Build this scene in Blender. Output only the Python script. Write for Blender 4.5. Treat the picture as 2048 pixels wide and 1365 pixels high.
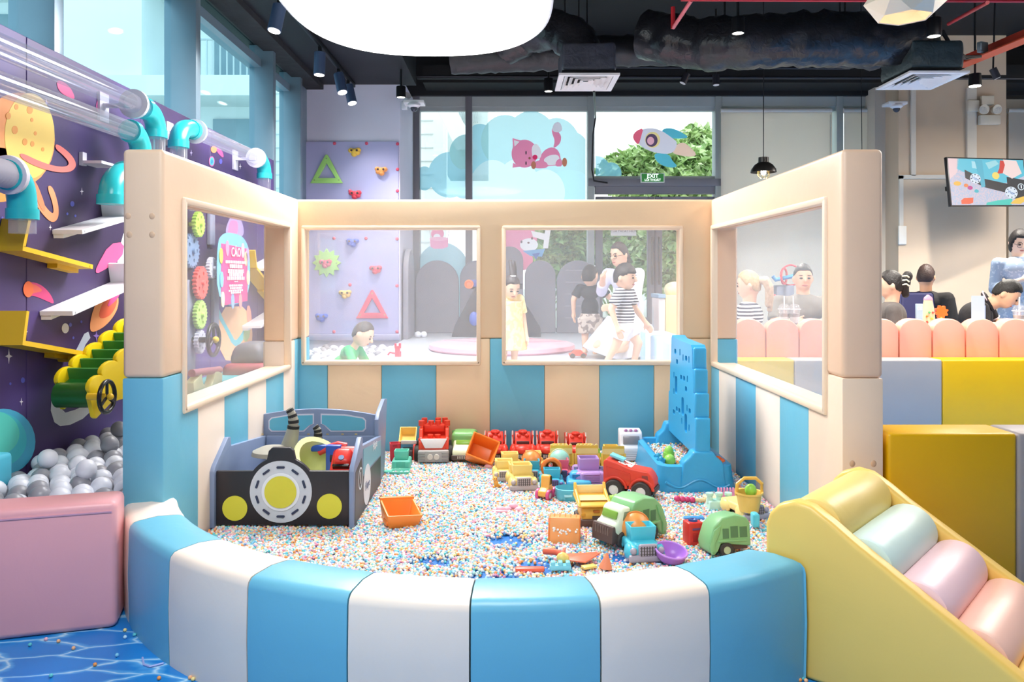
import bpy, bmesh, math, random
from mathutils import Vector, Matrix, Euler, noise
random.seed(7)
R = random.Random(11)
sc = bpy.context.scene
COL = sc.collection
for o in list(bpy.data.objects): bpy.data.objects.remove(o)
PI = math.pi
F = 1593.0; H = 1.2; CX = 1016.0; HY = 555.0
# ---------------------------------------------------------------- camera
cam = bpy.data.cameras.new('camera'); cam.sensor_width = 36; cam.lens = 36 * F / 2048
cam.shift_x = (1024 - CX) / 2048; cam.shift_y = -(682.5 - HY) / 2048
cam.clip_start = .05; cam.clip_end = 300
camo = bpy.data.objects.new('camera', cam); COL.objects.link(camo)
camo.location = (0, 0, H); camo.rotation_euler = (PI / 2, 0, 0)
sc.camera = camo
# ---------------------------------------------------------------- world, exposure
w = bpy.data.worlds.new('sky'); sc.world = w; w.use_nodes = True
nt = w.node_tree; bg = nt.nodes['Background']
tc = nt.nodes.new('ShaderNodeTexCoord'); sx = nt.nodes.new('ShaderNodeSeparateXYZ'); cr = nt.nodes.new('ShaderNodeValToRGB')
nt.links.new(tc.outputs['Generated'], sx.inputs[0]); nt.links.new(sx.outputs['Z'], cr.inputs[0]); nt.links.new(cr.outputs[0], bg.inputs[0])
cr.color_ramp.elements[0].color = (.93, .97, 1, 1); cr.color_ramp.elements[1].color = (.86, .94, 1, 1)
bg.inputs[1].default_value = 1.8
sc.view_settings.view_transform = 'Standard'; sc.view_settings.look = 'None'
sc.view_settings.gamma = 1; sc.view_settings.use_curve_mapping = False
sc.view_settings.exposure = 0.46

def area_lamp(name, loc, size, watts, col=(1, .99, .99)):
    l = bpy.data.lights.new(name, 'AREA'); l.shape = 'DISK'; l.size = size; l.energy = watts; l.color = col
    o = bpy.data.objects.new(name, l); COL.objects.link(o); o.location = loc; return o
# light thrown down by the big drum lamp in view and by three fill lamps added out of view
area_lamp('drum_lamp_light', (-.6, 5.33, 2.97), 1.7, 125)
area_lamp('front_fill_light', (-.3, .9, 3.17), 1.7, 58)
area_lamp('cafe_fill_light', (3.8, 4.2, 3.17), 1.7, 75, (1, .93, .85))
area_lamp('far_cafe_fill_light', (6.6, 7.4, 3.17), 1.7, 105, (1, .92, .83))

# ---------------------------------------------------------------- helpers
def W(px, py, D): return Vector(((px - CX) * D / F, D, H - (py - HY) * D / F))
def G(px, py, z=0.0): return W(px, py, (H - z) * F / (py - HY))
def PX(px, py, X): return W(px, py, X * F / (px - CX))

def lin(h):
    h = h.lstrip('#'); c = [int(h[i:i + 2], 16) / 255 for i in (0, 2, 4)]
    return tuple((v / 12.92 if v <= .04045 else ((v + .055) / 1.055) ** 2.4) for v in c) + (1,)
_M = {}
def M(h, rough=.45, bump=0, bs=8, var=.06, vs=6, metal=0, emit=0, trans=0, ior=1.45, coat=0, sss=0):
    k = (h, rough, bump, bs, var, vs, metal, emit, trans, coat, sss)
    if k in _M: return _M[k]
    m = bpy.data.materials.new('mat_' + h.strip('#') + '_%d' % len(_M)); m.use_nodes = True
    n = m.node_tree; p = n.nodes['Principled BSDF']; L = n.links.new
    c = lin(h)
    p.inputs['Base Color'].default_value = c; p.inputs['Roughness'].default_value = rough
    p.inputs['Metallic'].default_value = metal
    if coat: p.inputs['Coat Weight'].default_value = coat; p.inputs['Coat Roughness'].default_value = .15
    if trans: p.inputs['Transmission Weight'].default_value = trans
    if emit: p.inputs['Emission Color'].default_value = c; p.inputs['Emission Strength'].default_value = emit
    t = n.nodes.new('ShaderNodeTexCoord')
    if var:
        nz = n.nodes.new('ShaderNodeTexNoise'); nz.inputs['Scale'].default_value = vs; nz.inputs['Detail'].default_value = 3
        L(t.outputs['Object'], nz.inputs['Vector'])
        r = n.nodes.new('ShaderNodeValToRGB')
        r.color_ramp.elements[0].position = .3; r.color_ramp.elements[1].position = .7
        r.color_ramp.elements[0].color = tuple(v * (1 - var) for v in c[:3]) + (1,)
        r.color_ramp.elements[1].color = tuple(min(1, v * (1 + var * .5)) for v in c[:3]) + (1,)
        L(nz.outputs['Fac'], r.inputs[0]); L(r.outputs[0], p.inputs['Base Color'])
    if bump:
        b = n.nodes.new('ShaderNodeTexNoise'); b.inputs['Scale'].default_value = bs; b.inputs['Detail'].default_value = 4
        b.inputs['Distortion'].default_value = .6
        L(t.outputs['Object'], b.inputs['Vector'])
        bp = n.nodes.new('ShaderNodeBump'); bp.inputs['Strength'].default_value = bump; bp.inputs['Distance'].default_value = .02
        L(b.outputs['Fac'], bp.inputs['Height']); L(bp.outputs[0], p.inputs['Normal'])
    _M[k] = m; return m
def backlit(h):
    return pane_mat('blind_cloth', (1, 1, 1, 1), 1.0, 0.0, .5, lin(h))
def vinyl(h): return M(h, .38, .16, 5, .03, 3)
def plastic(h): return M(h, .35, 0, 8, .02, 5)
def paint(h, r=.6): return M(h, r, .03, 40, .04, 4)
def cloth(h): return M(h, .85, .12, 60, .08, 20)
def skin(h='e8b79c'): return M(h, .55, .02, 60, .05, 12)
def hair(h='1b1614'): return M(h, .5, .3, 90, .25, 60)

def pane_mat(name, tint, haze, gloss=.06, rough=.03, hazecol=(1, 1, 1, 1)):
    m = bpy.data.materials.new(name); m.use_nodes = True; n = m.node_tree; L = n.links.new
    for x in list(n.nodes): n.nodes.remove(x)
    o = n.nodes.new('ShaderNodeOutputMaterial'); t = n.nodes.new('ShaderNodeBsdfTransparent'); t.inputs[0].default_value = tint
    g = n.nodes.new('ShaderNodeBsdfGlossy'); g.inputs['Roughness'].default_value = rough
    d = n.nodes.new('ShaderNodeBsdfDiffuse'); d.inputs[0].default_value = hazecol
    tl = n.nodes.new('ShaderNodeBsdfTranslucent'); tl.inputs[0].default_value = hazecol
    dd = n.nodes.new('ShaderNodeMixShader'); dd.inputs[0].default_value = .5; L(d.outputs[0], dd.inputs[1]); L(tl.outputs[0], dd.inputs[2])
    a = n.nodes.new('ShaderNodeMixShader'); a.inputs[0].default_value = haze; L(t.outputs[0], a.inputs[1]); L(dd.outputs[0], a.inputs[2])
    b = n.nodes.new('ShaderNodeMixShader'); b.inputs[0].default_value = gloss; L(a.outputs[0], b.inputs[1]); L(g.outputs[0], b.inputs[2])
    L(b.outputs[0], o.inputs[0]); return m
VINYL_PANE = pane_mat('clear_vinyl', (.97, .97, .98, 1), .13, .04)
GLASS = pane_mat('glass', (.93, .98, .98, 1), .0, .06)
TEAL_GLASS = pane_mat('tinted_glass', (.74, .93, .97, 1), .0, .06)
TUBE = pane_mat('clear_tube', (.88, .9, .99, 1), .16, .16, .08)
CUP = pane_mat('clear_cup', (.95, .95, .97, 1), .12, .12)

def stripe_mat(a, b, scale, axis='Z', duty=.5, rough=.8):
    m = bpy.data.materials.new('striped_cloth'); m.use_nodes = True; n = m.node_tree; L = n.links.new; p = n.nodes['Principled BSDF']
    p.inputs['Roughness'].default_value = rough
    t = n.nodes.new('ShaderNodeTexCoord'); s = n.nodes.new('ShaderNodeSeparateXYZ'); L(t.outputs['Object'], s.inputs[0])
    mu = n.nodes.new('ShaderNodeMath'); mu.operation = 'MULTIPLY'; mu.inputs[1].default_value = scale; L(s.outputs[axis], mu.inputs[0])
    fr = n.nodes.new('ShaderNodeMath'); fr.operation = 'FRACT'; L(mu.outputs[0], fr.inputs[0])
    gt = n.nodes.new('ShaderNodeMath'); gt.operation = 'GREATER_THAN'; gt.inputs[1].default_value = duty; L(fr.outputs[0], gt.inputs[0])
    mx = n.nodes.new('ShaderNodeMix'); mx.data_type = 'RGBA'; L(gt.outputs[0], mx.inputs['Factor'])
    mx.inputs[6].default_value = lin(a); mx.inputs[7].default_value = lin(b); L(mx.outputs[2], p.inputs['Base Color'])
    return m
def spot_mat(a, b, scale, th=.5, rough=.85):
    m = bpy.data.materials.new('printed_cloth'); m.use_nodes = True; n = m.node_tree; L = n.links.new; p = n.nodes['Principled BSDF']
    p.inputs['Roughness'].default_value = rough
    t = n.nodes.new('ShaderNodeTexCoord'); z = n.nodes.new('ShaderNodeTexNoise'); z.inputs['Scale'].default_value = scale; z.inputs['Detail'].default_value = 1
    L(t.outputs['Object'], z.inputs['Vector']); r = n.nodes.new('ShaderNodeValToRGB'); r.color_ramp.interpolation = 'CONSTANT'
    r.color_ramp.elements[0].color = lin(a); r.color_ramp.elements[1].position = th; r.color_ramp.elements[1].color = lin(b)
    L(z.outputs['Fac'], r.inputs[0]); L(r.outputs[0], p.inputs['Base Color']); return m

PM = {}
def tag(o, label=None, cat=None, group=None, kind=None):
    if label: o['label'] = label
    if cat: o['category'] = cat
    if group: o['group'] = group
    if kind: o['kind'] = kind
    return o
def thing(name, label, cat, loc=(0, 0, 0), rz=0, s=1.0, group=None, rot=None, kind=None):
    o = bpy.data.objects.new(name, None); COL.objects.link(o); o.empty_display_size = .1
    o.location = loc; o.rotation_euler = rot if rot else (0, 0, rz); o.scale = (s, s, s)
    PM[o] = Matrix.LocRotScale(Vector(loc), Euler(o.rotation_euler), Vector((s, s, s)))
    return tag(o, label, cat, group, kind)
def dup(root, loc, rz=None, label=None, s=None):
    r = root.copy(); COL.objects.link(r); r.location = loc
    if rz is not None: r.rotation_euler = (0, 0, rz)
    if s: r.scale = (s, s, s)
    if label: r['label'] = label
    for ch in list(root.children):
        c = ch.copy(); COL.objects.link(c); c.parent = r
        for g in list(ch.children):
            d = g.copy(); COL.objects.link(d); d.parent = c
    return r

class B:
    """collects shapes, then links them as ONE mesh object"""
    def __init__(s, m=None): s.bm = bmesh.new(); s.m = m or Matrix()
    def _fin(s, vs, m=None):
        mm = s.m @ m if m else s.m
        for v in vs: v.co = mm @ v.co
        return s
    def box(s, c, d, bev=0, seg=2, rz=0, m=None, taper=None):
        r = bmesh.ops.create_cube(s.bm, size=1); vs = r['verts']
        for v in vs:
            k = 1
            if taper and v.co.z > 0: k = taper
            v.co = Vector((v.co.x * d[0] * k, v.co.y * d[1] * k, v.co.z * d[2]))
        if bev:
            es = list({e for v in vs for e in v.link_edges})
            rr = bmesh.ops.bevel(s.bm, geom=es, offset=bev, segments=seg, affect='EDGES', profile=.5)
            vs = list({v for f in rr['faces'] for v in f.verts} | {v for v in vs if v.is_valid})
        mm = Matrix.Translation(Vector(c)) @ Matrix.Rotation(rz, 4, 'Z')
        if m: mm = m @ mm
        return s._fin(vs, mm)
    def bb(s, a, b, bev=0, seg=2, m=None):
        a = Vector(a); b = Vector(b)
        return s.box((a + b) / 2, [abs(x) for x in (b - a)], bev, seg, 0, m)
    def cyl(s, a, b, r0, r1=None, n=16, m=None):
        a = Vector(a); b = Vector(b); r1 = r0 if r1 is None else r1; d = b - a
        q = d.to_track_quat('Z', 'Y').to_matrix().to_4x4()
        r = bmesh.ops.create_cone(s.bm, cap_ends=True, cap_tris=False, segments=n, radius1=max(r0, 1e-4), radius2=max(r1, 1e-4), depth=d.length)
        mm = Matrix.Translation((a + b) / 2) @ q
        if m: mm = m @ mm
        return s._fin(r['verts'], mm)
    def sph(s, c, r, n=16, k=10, m=None, rot=None):
        if not hasattr(r, '__len__'): r = (r, r, r)
        x = bmesh.ops.create_uvsphere(s.bm, u_segments=n, v_segments=k, radius=1)
        mm = Matrix.Translation(Vector(c)) @ (rot.to_4x4() if rot else Matrix()) @ Matrix.Diagonal((*r, 1))
        if m: mm = m @ mm
        return s._fin(x['verts'], mm)
    def ico(s, c, r, sub=2):
        x = bmesh.ops.create_icosphere(s.bm, subdivisions=sub, radius=r)
        return s._fin(x['verts'], Matrix.Translation(Vector(c)))
    def prism(s, pts, depth, m=None, holes=(), bev=0, seg=2):
        """polygon in local XZ, extruded along +Y by depth"""
        es = []
        for loop in [pts] + list(holes):
            vs = [s.bm.verts.new((p[0], 0, p[1])) for p in loop]
            es += [s.bm.edges.new((vs[i], vs[(i + 1) % len(vs)])) for i in range(len(vs))]
        if holes:
            g = bmesh.ops.triangle_fill(s.bm, use_beauty=True, use_dissolve=False, edges=es)
            fs = [x for x in g['geom'] if isinstance(x, bmesh.types.BMFace)]
        else:
            fs = [s.bm.faces.new([e.verts[0] if e.verts[0] in es[i - 1].verts else e.verts[1] for i, e in enumerate(es)])]
        ex = bmesh.ops.extrude_face_region(s.bm, geom=fs)
        nv = [v for v in ex['geom'] if isinstance(v, bmesh.types.BMVert)]
        for v in nv: v.co.y += depth
        vs = set(nv) | {v for f in fs if f.is_valid for v in f.verts}
        allf = list({f for v in vs for f in v.link_faces})
        bmesh.ops.recalc_face_normals(s.bm, faces=allf)
        if bev:
            if holes: bmesh.ops.dissolve_limit(s.bm, angle_limit=.01, verts=[v for v in vs if v.is_valid], edges=list({e for v in vs if v.is_valid for e in v.link_edges}))
            vs = {v for v in vs if v.is_valid}
            ee = [e for e in {e for v in vs for e in v.link_edges} if len(e.link_faces) == 2 and e.calc_face_angle(0) > .6]
            rr = bmesh.ops.bevel(s.bm, geom=ee, offset=bev, segments=seg, affect='EDGES', profile=.5)
            vs = {v for f in rr['faces'] for v in f.verts} | {v for v in vs if v.is_valid}
        return s._fin(vs, m)
    def tube(s, pts, r, n=8, m=None, cap=True):
        pts = [Vector(p) for p in pts]; rings = []
        up = Vector((0, 0, 1))
        for i, p in enumerate(pts):
            t = (pts[min(i + 1, len(pts) - 1)] - pts[max(i - 1, 0)]).normalized()
            a = t.cross(up)
            if a.length < .05: a = t.cross(Vector((0, 1, 0)))
            a.normalize(); b = a.cross(t)
            rr = r[i] if hasattr(r, '__len__') else r
            rings.append([s.bm.verts.new(p + (a * math.cos(2 * PI * k / n) + b * math.sin(2 * PI * k / n)) * rr) for k in range(n)])
        for i in range(len(rings) - 1):
            for k in range(n): s.bm.faces.new((rings[i][k], rings[i][(k + 1) % n], rings[i + 1][(k + 1) % n], rings[i + 1][k]))
        if cap: s.bm.faces.new(rings[0]); s.bm.faces.new(rings[-1][::-1])
        return s._fin([v for q in rings for v in q], m)
    def lathe(s, prof, c=(0, 0, 0), n=24, m=None):
        rings = []
        for r, z in prof: rings.append([s.bm.verts.new((max(r, 1e-4) * math.cos(2 * PI * k / n), max(r, 1e-4) * math.sin(2 * PI * k / n), z)) for k in range(n)])
        for i in range(len(rings) - 1):
            for k in range(n): s.bm.faces.new((rings[i][k], rings[i][(k + 1) % n], rings[i + 1][(k + 1) % n], rings[i + 1][k]))
        mm = Matrix.Translation(Vector(c)); mm = m @ mm if m else mm
        return s._fin([v for q in rings for v in q], mm)
    def torus(s, c, R0, r, n=24, k=8, m=None, a0=0, a1=2 * PI):
        """ring in local XZ plane"""
        full = abs(a1 - a0 - 2 * PI) < 1e-3; N = n if full else n + 1; rings = []
        for i in range(N):
            a = a0 + (a1 - a0) * i / n
            rings.append([s.bm.verts.new(((R0 + r * math.cos(2 * PI * j / k)) * math.cos(a), r * math.sin(2 * PI * j / k), (R0 + r * math.cos(2 * PI * j / k)) * math.sin(a))) for j in range(k)])
        for i in range(n):
            A = rings[i]; C = rings[(i + 1) % N]
            for j in range(k): s.bm.faces.new((A[j], A[(j + 1) % k], C[(j + 1) % k], C[j]))
        mm = Matrix.Translation(Vector(c)); mm = m @ mm if m else mm
        return s._fin([v for q in rings for v in q], mm)
    def openbox(s, c, d, t, flare=1.0, m=None, front=1.0, bev=0):
        """open-topped bin: base centre c, size d, wall t, top flared; front = height share of the -Y wall"""
        w, l, h = d; x0, y0, z0 = c
        b = [(-w / 2, -l / 2), (w / 2, -l / 2), (w / 2, l / 2), (-w / 2, l / 2)]
        bm = s.bm; o0 = [bm.verts.new((x, y, 0)) for x, y in b]; hs = [h * front, h * front, h, h]
        o1 = [bm.verts.new((x * flare, y * flare, hs[i])) for i, (x, y) in enumerate(b)]
        kx = (w / 2 - t) / (w / 2); ky = (l / 2 - t) / (l / 2)
        i1 = [bm.verts.new((x * flare * kx, y * flare * ky, hs[i])) for i, (x, y) in enumerate(b)]
        i0 = [bm.verts.new((x * kx, y * ky, t)) for x, y in b]
        bm.faces.new(o0[::-1]); bm.faces.new(i0)
        for i in range(4):
            j = (i + 1) % 4
            bm.faces.new((o0[i], o0[j], o1[j], o1[i])); bm.faces.new((o1[i], o1[j], i1[j], i1[i])); bm.faces.new((i1[i], i1[j], i0[j], i0[i]))
        vs = o0 + o1 + i1 + i0
        if bev:
            ee = list({e for v in vs for e in v.link_edges})
            rr = bmesh.ops.bevel(bm, geom=ee, offset=bev, segments=2, affect='EDGES', profile=.5)
            vs = list({v for f in rr['faces'] for v in f.verts} | {v for v in vs if v.is_valid})
        mm = Matrix.Translation(Vector(c)); mm = m @ mm if m else mm
        return s._fin(vs, mm)
    def poly(s, pts3):
        s.bm.faces.new([s.bm.verts.new(p) for p in pts3]); return s
    def o(s, name, mat, parent=None, world=False, smooth=.7, kind=None, label=None):
        bmesh.ops.remove_doubles(s.bm, verts=s.bm.verts, dist=1e-6)
        bmesh.ops.recalc_face_normals(s.bm, faces=s.bm.faces)
        me = bpy.data.meshes.new(name); 
        if world and parent is not None: s.bm.transform(PM[parent].inverted())
        s.bm.to_mesh(me); s.bm.free(); me.materials.append(mat)
        if smooth:
            for p in me.polygons: p.use_smooth = True
            me.set_sharp_from_angle(angle=smooth)
        ob = bpy.data.objects.new(name, me); COL.objects.link(ob)
        if parent is not None:
            ob.parent = parent; PM[ob] = PM[parent]
        else: PM[ob] = Matrix()
        if kind: ob['kind'] = kind
        if label: ob['label'] = label
        return ob
def S(name, b, mat, parent=None, world=True, **k): return b.o(name, mat, parent, world=world and parent is not None, kind='structure', **k)
def circ(cx, cz, r, n=24, a0=0, a1=2 * PI, rz=None):
    return [(cx + r * math.cos(a0 + (a1 - a0) * i / n), cz + (rz or r) * math.sin(a0 + (a1 - a0) * i / n)) for i in range(n if abs(a1 - a0 - 2 * PI) < 1e-3 else n + 1)]
def rrect(x0, z0, x1, z1, r, n=5):
    p = []
    for cx, cz, a in ((x1 - r, z0 + r, -PI / 2), (x1 - r, z1 - r, 0), (x0 + r, z1 - r, PI / 2), (x0 + r, z0 + r, PI)):
        p += [(cx + r * math.cos(a + PI / 2 * i / n), cz + r * math.sin(a + PI / 2 * i / n)) for i in range(n + 1)]
    return p
def text_part(name, s, size, mat, parent, m, ext=.001, bold=0, align='CENTER', kind=None):
    c = bpy.data.curves.new('t', 'FONT'); c.body = s; c.size = size; c.extrude = ext; c.align_x = align; c.align_y = 'CENTER'; c.offset = bold; c.resolution_u = 3
    t = bpy.data.objects.new('t', c); me = evaluated_mesh(t)
    bpy.data.curves.remove(c)
    if parent is not None: me.transform(PM[parent].inverted() @ m)
    else: me.transform(m)
    me.materials.clear(); me.materials.append(mat); me.name = name
    ob = bpy.data.objects.new(name, me); COL.objects.link(ob)
    if parent is not None: ob.parent = parent; PM[ob] = PM[parent]
    if kind: ob['kind'] = kind
    return ob
TMP = bpy.data.scenes.new('bake')
def evaluated_mesh(o):
    # a scratch scene keeps each evaluation small
    TMP.collection.objects.link(o); vl = TMP.view_layers[0]; vl.update(); d = vl.depsgraph; d.update()
    me = bpy.data.meshes.new_from_object(o.evaluated_get(d)); bpy.data.objects.remove(o); return me
def FACE_Y(loc): return Matrix.Translation(Vector(loc)) @ Matrix.Rotation(PI / 2, 4, 'X')            # text read from -Y
def FACE_X(loc): return Matrix.Translation(Vector(loc)) @ Matrix.Rotation(PI / 2, 4, 'Z') @ Matrix.Rotation(PI / 2, 4, 'X')   # read from +X
# ================================================================ SETTING
PEACH = 'edcfaa'; CREAM = 'f3e2d3'; BLUE = '6db6d0'; TEALB = '83bfd0'
ZB = .117          # bead level
ZP = .45           # raised play floor
def water_mat():
    m = bpy.data.materials.new('water_print'); m.use_nodes = True; n = m.node_tree; L = n.links.new; p = n.nodes['Principled BSDF']
    p.inputs['Roughness'].default_value = .3
    t = n.nodes.new('ShaderNodeTexCoord'); mp = n.nodes.new('ShaderNodeMapping'); mp.inputs['Rotation'].default_value = (0, 0, .7); mp.inputs['Scale'].default_value = (3.2, 9, 1)
    L(t.outputs['Object'], mp.inputs[0])
    nz = n.nodes.new('ShaderNodeTexNoise'); nz.inputs['Scale'].default_value = 1.2; nz.inputs['Detail'].default_value = 3
    L(mp.outputs[0], nz.inputs['Vector'])
    ad = n.nodes.new('ShaderNodeMix'); ad.data_type = 'RGBA'; ad.inputs[0].default_value = .35
    L(mp.outputs[0], ad.inputs[6]); L(nz.outputs['Color'], ad.inputs[7])
    v = n.nodes.new('ShaderNodeTexVoronoi'); v.feature = 'DISTANCE_TO_EDGE'; v.inputs['Scale'].default_value = 1.6
    L(ad.outputs[2], v.inputs['Vector'])
    r = n.nodes.new('ShaderNodeValToRGB'); e = r.color_ramp.elements
    e[0].position = 0; e[0].color = lin('c2e6fa'); e[1].position = .09; e[1].color = lin('1a86d6')
    x = e.new(.03); x.color = lin('55aeea')
    L(v.outputs['Distance'], r.inputs[0])
    n2 = n.nodes.new('ShaderNodeTexNoise'); n2.inputs['Scale'].default_value = 2.5; L(t.outputs['Object'], n2.inputs['Vector'])
    r2 = n.nodes.new('ShaderNodeValToRGB'); r2.color_ramp.elements[0].color = (.7, .75, .85, 1); r2.color_ramp.elements[1].color = (1, 1, 1, 1); r2.color_ramp.elements[0].position = .35; r2.color_ramp.elements[1].position = .65
    L(n2.outputs['Fac'], r2.inputs[0])
    mx = n.nodes.new('ShaderNodeMix'); mx.data_type = 'RGBA'; mx.blend_type = 'MULTIPLY'; mx.inputs[0].default_value = 1
    L(r.outputs[0], mx.inputs[6]); L(r2.outputs[0], mx.inputs[7]); L(mx.outputs[2], p.inputs['Base Color'])
    return m
S('floor', B().bb((-2.8, -3, -.05), (9, 11.2, 0)), water_mat(), smooth=0)
# raised pale play floor beyond the enclosure (pit for balls left free on its left side)
pf = M('b9c0cc', .35, .04, 6, .05, 1.5)
S('floor', B().prism([(-1.26, 5.12), (1.46, 5.12), (2.3, 7.6), (2.3, 10.8), (-1.26, 10.8)], .45, Matrix(((1, 0, 0, 0), (0, 0, 1, 0), (0, 1, 0, 0), (0, 0, 0, 1)))), pf, smooth=0)
S('floor', B().bb((-2.5, 3.02, .002), (-1.47, 9.4, .06)), pf, smooth=0)
# pit rim under the left panel so that balls stay in
# --- ceiling
blk = M('0e0e12', .75, .1, 3, .3, 2); navy = M('0d0e17', .6, .05, 3, .25, 2)
S('ceiling', B().bb((-2.9, -3, 4.3), (9, 11.3, 4.4)), blk, smooth=0)
S('ceiling', B().bb((-2.75, -3, 3.5), (-1.1, 9.55, 4.28)), navy, smooth=0)
S('trim_1', B().bb((-2.75, 10.75, 3.66), (9, 11.2, 4.3)), navy, smooth=0)
S('trim_2', B().bb((-1.1, 10.3, 3.72), (9, 10.75, 3.95)).bb((-1.1, 9.6, 3.6), (9, 9.66, 3.64)), blk, smooth=0)
# --- left wall: tall glazing behind the mural
fr = M('7d93a3', .4, 0, 5, .05, 3, .3); frd = M('56606c', .4, 0, 5, .05, 3, .3)
S('wall_left', B().bb((-2.62, -3, 0), (-2.52, 9.5, .9)), paint('8c96a4'), smooth=0)
mull = [-1.7, .35, 2.27, 4.12, 5.97, 7.92, 8.95]
for i in range(len(mull) - 1):
    a, b = mull[i] + .04, mull[i + 1] - .04
    wdw = S('window_%d' % (i + 1), B().bb((-2.58, a - .02, 3.28), (-2.44, b + .02, 3.36)).bb((-2.58, a - .02, .9), (-2.44, b + .02, .98)), fr, smooth=0)
    S('pane', B().bb((-2.515, a, .95), (-2.505, b, 3.5)), TEAL_GLASS, wdw, smooth=0)
for i, y in enumerate(mull):
    S('trim_%d' % (i + 3), B().bb((-2.56, y - .045, .9), (-2.32, y + .045, 3.5), .006), fr)
S('trim_10', B().bb((-2.62, 9.15, 0), (-2.40, 9.5, 3.5)), fr, smooth=0)
# rough edge of the soffit against the glass
S('trim_11', B().bb((-2.42, -3, 3.44), (-2.2, 9.5, 3.5)), M('26272c', .9, .6, 5, .4, 3), smooth=0)
# --- back glazing
DG = 10.9
fr_left = fr; fr = M('a9b2b2', .5, 0, 5, .05, 3); frd = M('7b7b84', .5, 0, 5, .05, 3)
def xg(px, D=DG): return (px - CX) * D / F
mp = [834, 938, 1181, 1434, 1675, 1780]
for i, px in enumerate(mp):
    S('trim_%d' % (i + 12), B().bb((xg(px) - .045, DG - .09, ZP), (xg(px) + .045, DG + .1, 3.66), .006), frd if i < 2 else fr)
S('trim_18', B().bb((xg(822), DG - .07, 3.53), (xg(1800), DG + .08, 3.68)), fr, smooth=0)
for i in range(5):
    x0, x1 = xg(mp[i]) + .04, xg(mp[i + 1]) - .04
    z0 = ZP if i != 2 else 2.52
    wdw = S('window_%d' % (i + 8), B().bb((x0, DG - .04, z0), (x1, DG + .04, z0 + .06)).bb((x0, DG - .04, 3.47), (x1, DG + .04, 3.53)), fr, smooth=0)
    S('pane', B().bb((x0, DG, z0 + .05), (x1, DG + .008, 3.5)), GLASS, wdw, smooth=0)
# double glass door under the third bay
x0, x1 = xg(1190), xg(1427); zd = 2.30
S('trim_19', B().bb((x0 - .1, DG - .1, 2.44), (x1 + .1, DG + .08, 2.54), .005).bb((x0, DG - .06, 2.34), (x1, DG + .06, 2.44)), frd)
for k, (a, b) in enumerate(((x0, (x0 + x1) / 2), ((x0 + x1) / 2, x1))):
    d = S('door_%d' % (k + 1), B().bb((a + .005, DG - .05, ZP), (a + .1, DG + .03, zd), .005).bb((b - .1, DG - .05, ZP), (b - .005, DG + .03, zd), .005)
          .bb((a + .09, DG - .05, zd - .12), (b - .09, DG + .03, zd)).bb((a + .09, DG - .05, ZP), (b - .09, DG + .03, ZP + .2)), frd)
    S('pane', B().bb((a + .08, DG - .01, ZP + .15), (b - .08, DG, zd - .1)), GLASS, d, smooth=0)
    hx = b - .05 if k == 0 else a + .05
    S('door_handle', B().cyl((hx, DG - .1, 1.1), (hx, DG - .1, 1.75), .016).cyl((hx, DG - .1, 1.15), (hx, DG - .04, 1.15), .01).cyl((hx, DG - .1, 1.7), (hx, DG - .04, 1.7), .01), M('5d5d60', .3, 0, 5, 0, 1, .9), d)
# --- right back walls
bw = M('d0bba2', .8, .05, 5, .1, 1.2); bw2 = M('d2bca3', .8, .05, 5, .1, 1.2)
S('wall_back', B().bb((5.0, 10.2, 0), (6.38, 11.2, 4.3)), bw2, smooth=0)
S('wall_back', B().bb((4.86, 10.55, 0), (5.0, 11.2, 4.3)), M('d3cabd', .8, .05, 5, .05, 1), smooth=0)
S('wall_right', B().bb((7.6, 1.5, 0), (7.75, 11.2, 4.3)), M('d8cdbf', .8, .03, 5, .05, 1), smooth=0)
S('wall_back', B().bb((6.38, 11.0, 0), (7.7, 11.2, 3.66)), M('d9d3c8', .8, .03, 5, .05, 1), smooth=0)
S('wall_back', B().bb((-2.62, 9.5, 0), (-1.288, 11.2, 3.62)), M('dcdcf0', .75, .04, 4, .06, 1.2), smooth=0)
S('wall_back', B().bb((-1.288, 10.75, 0), (xg(826), 11.2, 3.62)), M('cfd8de', .75, .04, 4, .06, 1.2), smooth=0)
# narrow wall trunkings on the beige column
tr = paint('d9d2c6')
S('trim_20', B().bb((5.15, 10.17, 2.5), (5.21, 10.2, 3.62)).bb((5.0, 10.17, 2.46), (5.85, 10.2, 2.51)).bb((5.86, 10.16, 2.4), (5.98, 10.2, 3.62)).bb((5.0, 10.17, 1.85), (5.05, 10.2, 2.5)), tr, smooth=0)
S('trim_21', B().bb((4.99, 10.165, 1.62), (5.09, 10.2, 1.86), .008), paint('e9e4da'))

S('wall_front', B().bb((-2.8, -3.1, 0), (9, -3, 4.3)), M('cfc6bd', .8, .03, 5, .05, 1), smooth=0)
S('wall_right', B().bb((8.9, -3, 0), (9, 1.5, 4.3)).bb((7.6, 1.4, 0), (9, 1.5, 4.3)), M('d8cdbf', .8, .03, 5, .05, 1), smooth=0)
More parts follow.
